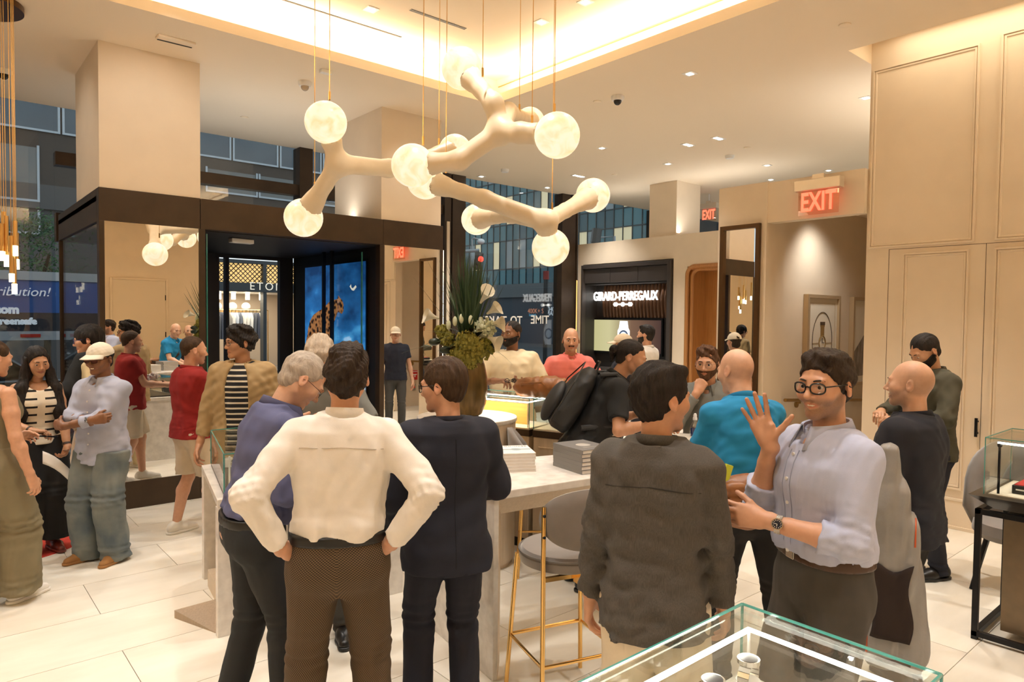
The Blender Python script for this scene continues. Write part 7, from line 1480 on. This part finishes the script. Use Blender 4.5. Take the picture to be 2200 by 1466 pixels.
# backpack
p = PP['pack']; T = p['Tl']; s_ = p['s']; bpk = on_person('pack', 'backpack', 'black backpack on the back of the person bending over the table', 'backpack'); NYL = cloth('black_nylon', (.010, .010, .010), rough=.6)
Rn_ = np.array(p['Rt'])
On_ = np.array(T((0, 0, .97))); sd = SDF(.009); sd.loft(On_, Rn_, [q*s_ for q in (.0, .04, .12, .25, .36, .43, .47)], [q*s_ for q in (.12, .150, .158, .155, .145, .115, .06)], [q*s_ for q in (.05, .085, .098, .090, .075, .055, .03)], [q*s_ for q in (-.21, -.225, -.225, -.215, -.205, -.195, -.19)], k=.02).fn(lambda D, G_: D+wob(G_, 4, 20, .004)); sdf_child('main_compartment', sd, NYL, bpk)
sd = SDF(.009); sd.ell(T((0, -.32, 1.12)), (.125*s_, .05*s_, .15*s_), .02, Rn_); sdf_child('front_pocket', sd, NYL, bpk)
for sx in (-1, 1): MB().tube([T((sx*.10, -.15, 1.42)), T((sx*.11, -.06, 1.475)), T((sx*.125, .06, 1.43)), T((sx*.135, .115, 1.32)), T((sx*.16, .06, 1.17)), T((sx*.16, -.10, 1.06))], .020, 8).build('shoulder_strap', NYL, bpk, smooth=True)
MB().tube([T((-.05, -.17, 1.43)), T((-.03, -.18, 1.50)), T((.03, -.18, 1.50)), T((.05, -.17, 1.43))], .009, 8).build('carry_handle', NYL, bpk, smooth=True)
MB().tube([T((-.15, -.30, 1.00)), T((-.15, -.285, 1.30)), T((0, -.26, 1.45)), T((.15, -.285, 1.30)), T((.15, -.30, 1.00))], .005, 6).build('zip', mat('zip_black', (.02, .02, .02), .3), bpk)
# shoulder bag of the blue polo
p = PP['blue']; T = p['Tl']; sb = on_person('blue', 'shoulder_bag', 'brown leather satchel hanging at the hip of the bright blue polo', 'bag'); SAD = mat('saddle_leather', (.20, .072, .022), .4, col2=(.30, .12, .038), vscale=8, bump=.1, bscale=60)
bc = V3(-.10, -.235, 1.00)*p['s']; sd = SDF(.008); sd.cone(bc+V3(-.10, 0, .07), bc+V3(.10, 0, .07), .05, .05, .02).cone(bc+V3(-.11, 0, -.06), bc+V3(.11, 0, -.06), .06, .06, .03).cone(bc+V3(0, 0, .05), bc+V3(0, 0, -.06), .07, .075, .06).fn(lambda D, G_: D+wob(G_, 5, 25, .004)); sdf_child('bag_body', sd, SAD, sb)
sd = SDF(.008); sd.cone(bc+V3(-.105, -.035, .07), bc+V3(.105, -.035, .07), .035, .035, .02).cone(bc+V3(-.10, -.05, -.01), bc+V3(.10, -.05, -.01), .028, .028, .04); sdf_child('flap', sd, SAD, sb)
STRP = mat('strap_brown', (.055, .030, .018), .5)
m = MB(); pts = [bc+V3(.11, -.01, .10), T((.03, -.165, 1.12)), T((.075, -.165, 1.30)), T((.10, -.10, 1.425)), T((.105, -.01, 1.46)), T((.09, .08, 1.42)), T((.0, .16, 1.25)), T((-.15, .10, 1.05)), bc+V3(-.12, .01, .08)]
for a_, b_ in zip(pts[:-1], pts[1:]):
    d_ = (b_-a_).normalized(); n_ = Vector((a_.x+b_.x, a_.y+b_.y, 0)); n_ = (n_-d_*n_.dot(d_)).normalized(); x_ = d_.cross(n_); m.add([a_-x_*.019+n_*.005, a_+x_*.019+n_*.005, b_+x_*.019+n_*.005, b_-x_*.019+n_*.005, a_-x_*.019-n_*.002, a_+x_*.019-n_*.002, b_+x_*.019-n_*.002, b_-x_*.019-n_*.002], [(0, 1, 2, 3), (7, 6, 5, 4), (0, 4, 5, 1), (1, 5, 6, 2), (2, 6, 7, 3), (3, 7, 4, 0)])
m.build('strap', STRP, sb)
for x_ in (-.06, .05): MB().box(bc.x+x_-.008, bc.y-.085, bc.z-.10, bc.x+x_+.008, bc.y-.070, bc.z+.02).build('buckle_strap', STRP, sb, bev=.002)
nb_ = on_person('blue', 'yellow_notebook', 'yellow notebook poking out of the brown satchel', 'notebook'); MB().obox(bc+V3(-.12, -.02, .135), (.035, .02, .10), roty(.3)).build('cover', mat('acid_yellow', (.55, .60, .04), .5), nb_)
# grey rain jacket hanging from the hand of the bald person
p = PP['bald']; hd = p['hand']['L']; gp = p['hand']['L']['grip']
RJ = cloth('grey_shell', (.26, .255, .25), rough=.35, bump=.25, bscale=25); ORG = mat('orange_zip', (.55, .09, .02), .5); c0_ = at(1925, 1000, 3.18); rj = empty('rain_jacket', (c0_.x, c0_.y, 0), -math.atan2(c0_.x, c0_.y), 'grey rain jacket with orange zips and dark lining hanging from a hand', 'jacket')
zt0 = c0_.z+.06; sd = SDF(.009); sd.cone((-.03, 0, zt0), (-.05, 0, zt0-.25), .045, .075, .05).cone((-.05, 0, zt0-.25), (-.03, .02, .34), .075, .085, .06).cone((.0, .01, zt0-.2), (.075, .02, .34), .06, .07, .06).cone((.04, 0, zt0-.35), (.10, .0, .40), .05, .055, .05).fn(lambda D, G_: D+wob([G_[0]*1.6, G_[1], G_[2]*.3], 8, 24, .012)).cut((0, 0, .29), (0, 0, -1)); jb = sdf_child('shell', sd, RJ, rj)
bt_ = bvh(jb)
def drape(pts, name, m_, off=.003, r=None):
    o_ = []
    for (x_, z_) in pts:
        q = bt_.ray_cast(V3(x_, -.6, z_), V3(0, 1, 0))[0]
        if q is not None: o_.append(q+V3(0, -off, 0))
    if r and len(o_) > 1: MB().tube(o_, r, 6).build(name, m_, rj, smooth=True)
    return o_
drape([(-.10, .80-.05*i) for i in range(10)], 'orange_zip', ORG, .003, .007); drape([(.085, 1.0-.03*i) for i in range(5)], 'orange_zip', ORG, .002, .004)
vs = []; fs = []; nx, nz = 10, 14
for j in range(nz+1):
    for i in range(nx+1):
        x_ = -.085+.16*i/nx+.012*math.sin(j*.5); z_ = .44+.34*j/nz+.02*math.cos(i*.6)*(j/nz); q = bt_.ray_cast(V3(x_, -.6, z_), V3(0, 1, 0))[0]; vs.append((q+V3(0, -.004, 0)) if q is not None else V3(x_, -.03, z_))
for j in range(nz):
    for i in range(nx): a_ = j*(nx+1)+i; fs.append((a_, a_+1, a_+nx+2, a_+nx+1))
o = MB().add(vs, fs).build('dark_lining', cloth('lining_brown', (.022, .012, .010)), rj, smooth=True); mo = o.modifiers.new('thick', 'SOLIDIFY'); mo.thickness = .006; mo.offset = 1
drape([(-.06+.02*i, .345) for i in range(8)], 'hem_band', cloth('lining_brown', (.022, .012, .010)), .002, .012)
# phones, paper, plastic bag
def held_slab(key, side, name, label, cat, size, m_, off=(0, 0, 0), extra=None, rot=0.0, parts='body'):
    hd = PP[key]['hand'][side]; y = hd['y']; z = hd['z']; x = hd['x']; P_ = hd['grip']+x*off[0]+y*off[1]+z*off[2]; R = Matrix((x, y, z)).transposed() @ rotz(rot)
    o = empty(name, P_, 0, label, cat); o.rotation_euler = R.to_euler(); MB().box(-size[0]/2, -size[1]/2, -size[2]/2, size[0]/2, size[1]/2, size[2]/2).build(parts, m_, o, bev=min(size)*.3); return o
PHB = mat('phone_black', (.010, .010, .011), .2)
o = held_slab('red', 'R', 'smartphone', 'black phone in the hands of the dark red polo', 'phone', (.072, .148, .009), PHB, (0, .02, -.006)); MB().box(-.032, -.068, -.0055, .032, .068, -.0047).build('screen', mat('phone_screen', (.02, .03, .05), .05), o)
o = held_slab('vest', 'R', 'smartphone', 'black phone held by the person in the striped vest', 'phone', (.075, .150, .010), PHB, (0, .0, -.01), rot=.5); MB().box(-.034, -.07, -.006, .034, .07, -.005).build('screen', mat('phone_screen', (.02, .03, .05), .05), o)
hd = PP['vest']['hand']['L']['grip']; sh_ = empty('paper_sheet', hd, -math.atan2(hd.x, hd.y), 'sheet of white paper held low by the person in the striped vest', 'paper'); vs = []; fs = []
for j in range(7):
    for i in range(5): vs.append((-.12+.22*j/6, -.13-.03*i/4, .06-.20*j/6-.09*i/4+.02*math.sin(j*.7)))
for j in range(6):
    for i in range(4): a_ = j*5+i; fs.append((a_, a_+1, a_+6, a_+5))
o = MB().add(vs, fs).build('leaf', mat('plain_paper', (.80, .77, .72), .7), sh_, smooth=True); mo = o.modifiers.new('thick', 'SOLIDIFY'); mo.thickness = .0015
a_ = PP['red']['arms']['R']; cpb = a_[1]+(a_[2]-a_[1])*.35; pb_ = empty('plastic_bag', cpb, 0, 'crumpled clear plastic bag over the forearm of the dark red polo', 'bag'); sd = SDF(.006); sd.ell((0, 0, .045), (.065, .05, .05), .03).ell((.05, .02, .08), (.05, .04, .04), .03).ell((-.03, .0, -.01), (.05, .06, .05), .03).fn(lambda D, G_: D+wob(G_, 3, 70, .012)); sdf_child('film', sd, mat('crumpled_plastic', (.62, .58, .54), .15, spec=.8, bump=.6, bscale=60), pb_)
# folded glasses and wallet of the cream tee
hd = PP['cream']['hand']['R']['grip']; o = empty('folded_glasses', hd, 0, 'folded black glasses held up by the bearded person in the cream tee', 'glasses'); rr_ = RT; ff_ = Vector((FW.x, FW.y, 0)).normalized(); m = MB()
for k in (-1, 1): m.tube([rr_*(.03*k+.02*math.cos(t)+.05)-ff_*.05+V3(0, 0, .03+.017*math.sin(t)) for t in [2*PI*i/14 for i in range(14)]], .0032, 6, True)
m.tube([rr_*.0-ff_*.02, rr_*.09-ff_*.05+V3(0, 0, .03)], .003, 6).tube([rr_*.0-ff_*.03+V3(0, 0, .02), rr_*.10-ff_*.05+V3(0, 0, .045)], .003, 6); m.build('frame', BLACK, o, smooth=True)
held_slab('cream', 'L', 'leather_wallet', 'dark brown pouch in the other hand of the cream tee', 'wallet', (.07, .10, .02), mat('pouch_brown', (.06, .03, .016), .5), (0, 0, -.012))
# black jacket slung over the shoulder of the mop-haired person
p = PP['mop']; T = p['Tl']; jk = on_person('mop', 'slung_jacket', 'black jacket draped over the shoulder of the mop-haired person', 'jacket'); sd = SDF(.012); sd.cone(T((-.13, .06, 1.46)), T((-.22, .13, 1.20)), .06, .08, .05).cone(T((-.22, .13, 1.20)), T((-.24, .17, .92)), .08, .07, .05).cone(T((-.13, -.02, 1.47)), T((-.17, -.16, 1.15)), .06, .07, .05).fn(lambda D, G_: D+wob([G_[0], G_[1], G_[2]*.4], 4, 22, .010)); sdf_child('shell', sd, C_BLACK, jk)
# watches and bracelets on wrists
def wrist(key, side, m_, w_=.010, face=None, t=.93):
    p = PP[key]; S, E_, W_ = p['arml'][side]; d_ = (W_-E_).normalized(); c_ = E_+(W_-E_)*t; x_ = d_.orthogonal().normalized(); y_ = d_.cross(x_); r_ = .0295*p['s']; n = 20
    ring = [c_+(x_*math.cos(a)+y_*math.sin(a))*r_ for a in [2*PI*i/n for i in range(n)]]; vs = [q-d_*w_ for q in ring]+[q+d_*w_ for q in ring]+[q-d_*w_+(q-c_).normalized()*.003 for q in ring]+[q+d_*w_+(q-c_).normalized()*.003 for q in ring]; fs = []
    for i in range(n): j = (i+1) % n; fs += [(2*n+i, 2*n+j, 3*n+j, 3*n+i), (i, 2*n+i, 3*n+i, n+i)[::-1] if False else (n+i, 3*n+i, 3*n+j, n+j), (i, j, 2*n+j, 2*n+i)]
    o = MB().add(vs, fs).build('watch_band', m_, p['root'], smooth=False)
    if face is not None:
        f_ = Vector(face); f_ = (f_-d_*f_.dot(d_)).normalized(); q = c_+f_*(r_+.002); MB().cyl(q, q+f_*.009, .0195, n=24).build('watch_case', STEELW, o); MB().cyl(q+f_*.009, q+f_*.0095, .0165, n=24).build('watch_dial', mat('watch_dial', (.015, .02, .035), .2), o)
        m = MB(); u_ = d_; v_ = f_.cross(d_)
        for k in range(12): a = 2*PI*k/12; e_ = u_*math.cos(a)+v_*math.sin(a); m.tube([q+f_*.0098+e_*.011, q+f_*.0098+e_*.0145], .0009, 4)
        m.tube([q+f_*.0099, q+f_*.0099+u_*.011], .0008, 4).tube([q+f_*.0099, q+f_*.0099+v_*.008], .0010, 4); m.build('watch_marks', WHITE, o)
SB_ = mat('steel_bracelet', (.60, .56, .50), .22, metal=1.0, bump=.5, bscale=300)
Rs = PP['speaker']['M'].to_3x3().inverted(); tocam = Rs@(CAMP-PP['speaker']['arms']['L'][2])
wrist('speaker', 'L', SB_, .010, tocam, .88); wrist('cap', 'R', SB_, .009, (0, 1, .2)); wrist('red', 'R', LEATH, .010, (0, 0, 1)); wrist('vest', 'R', LEATH, .007); wrist('vest', 'L', LEATH, .008); wrist('cream', 'L', LEATH, .006)

for k in ('vest', 'mop'): PP[k]['root'].location.z = .005
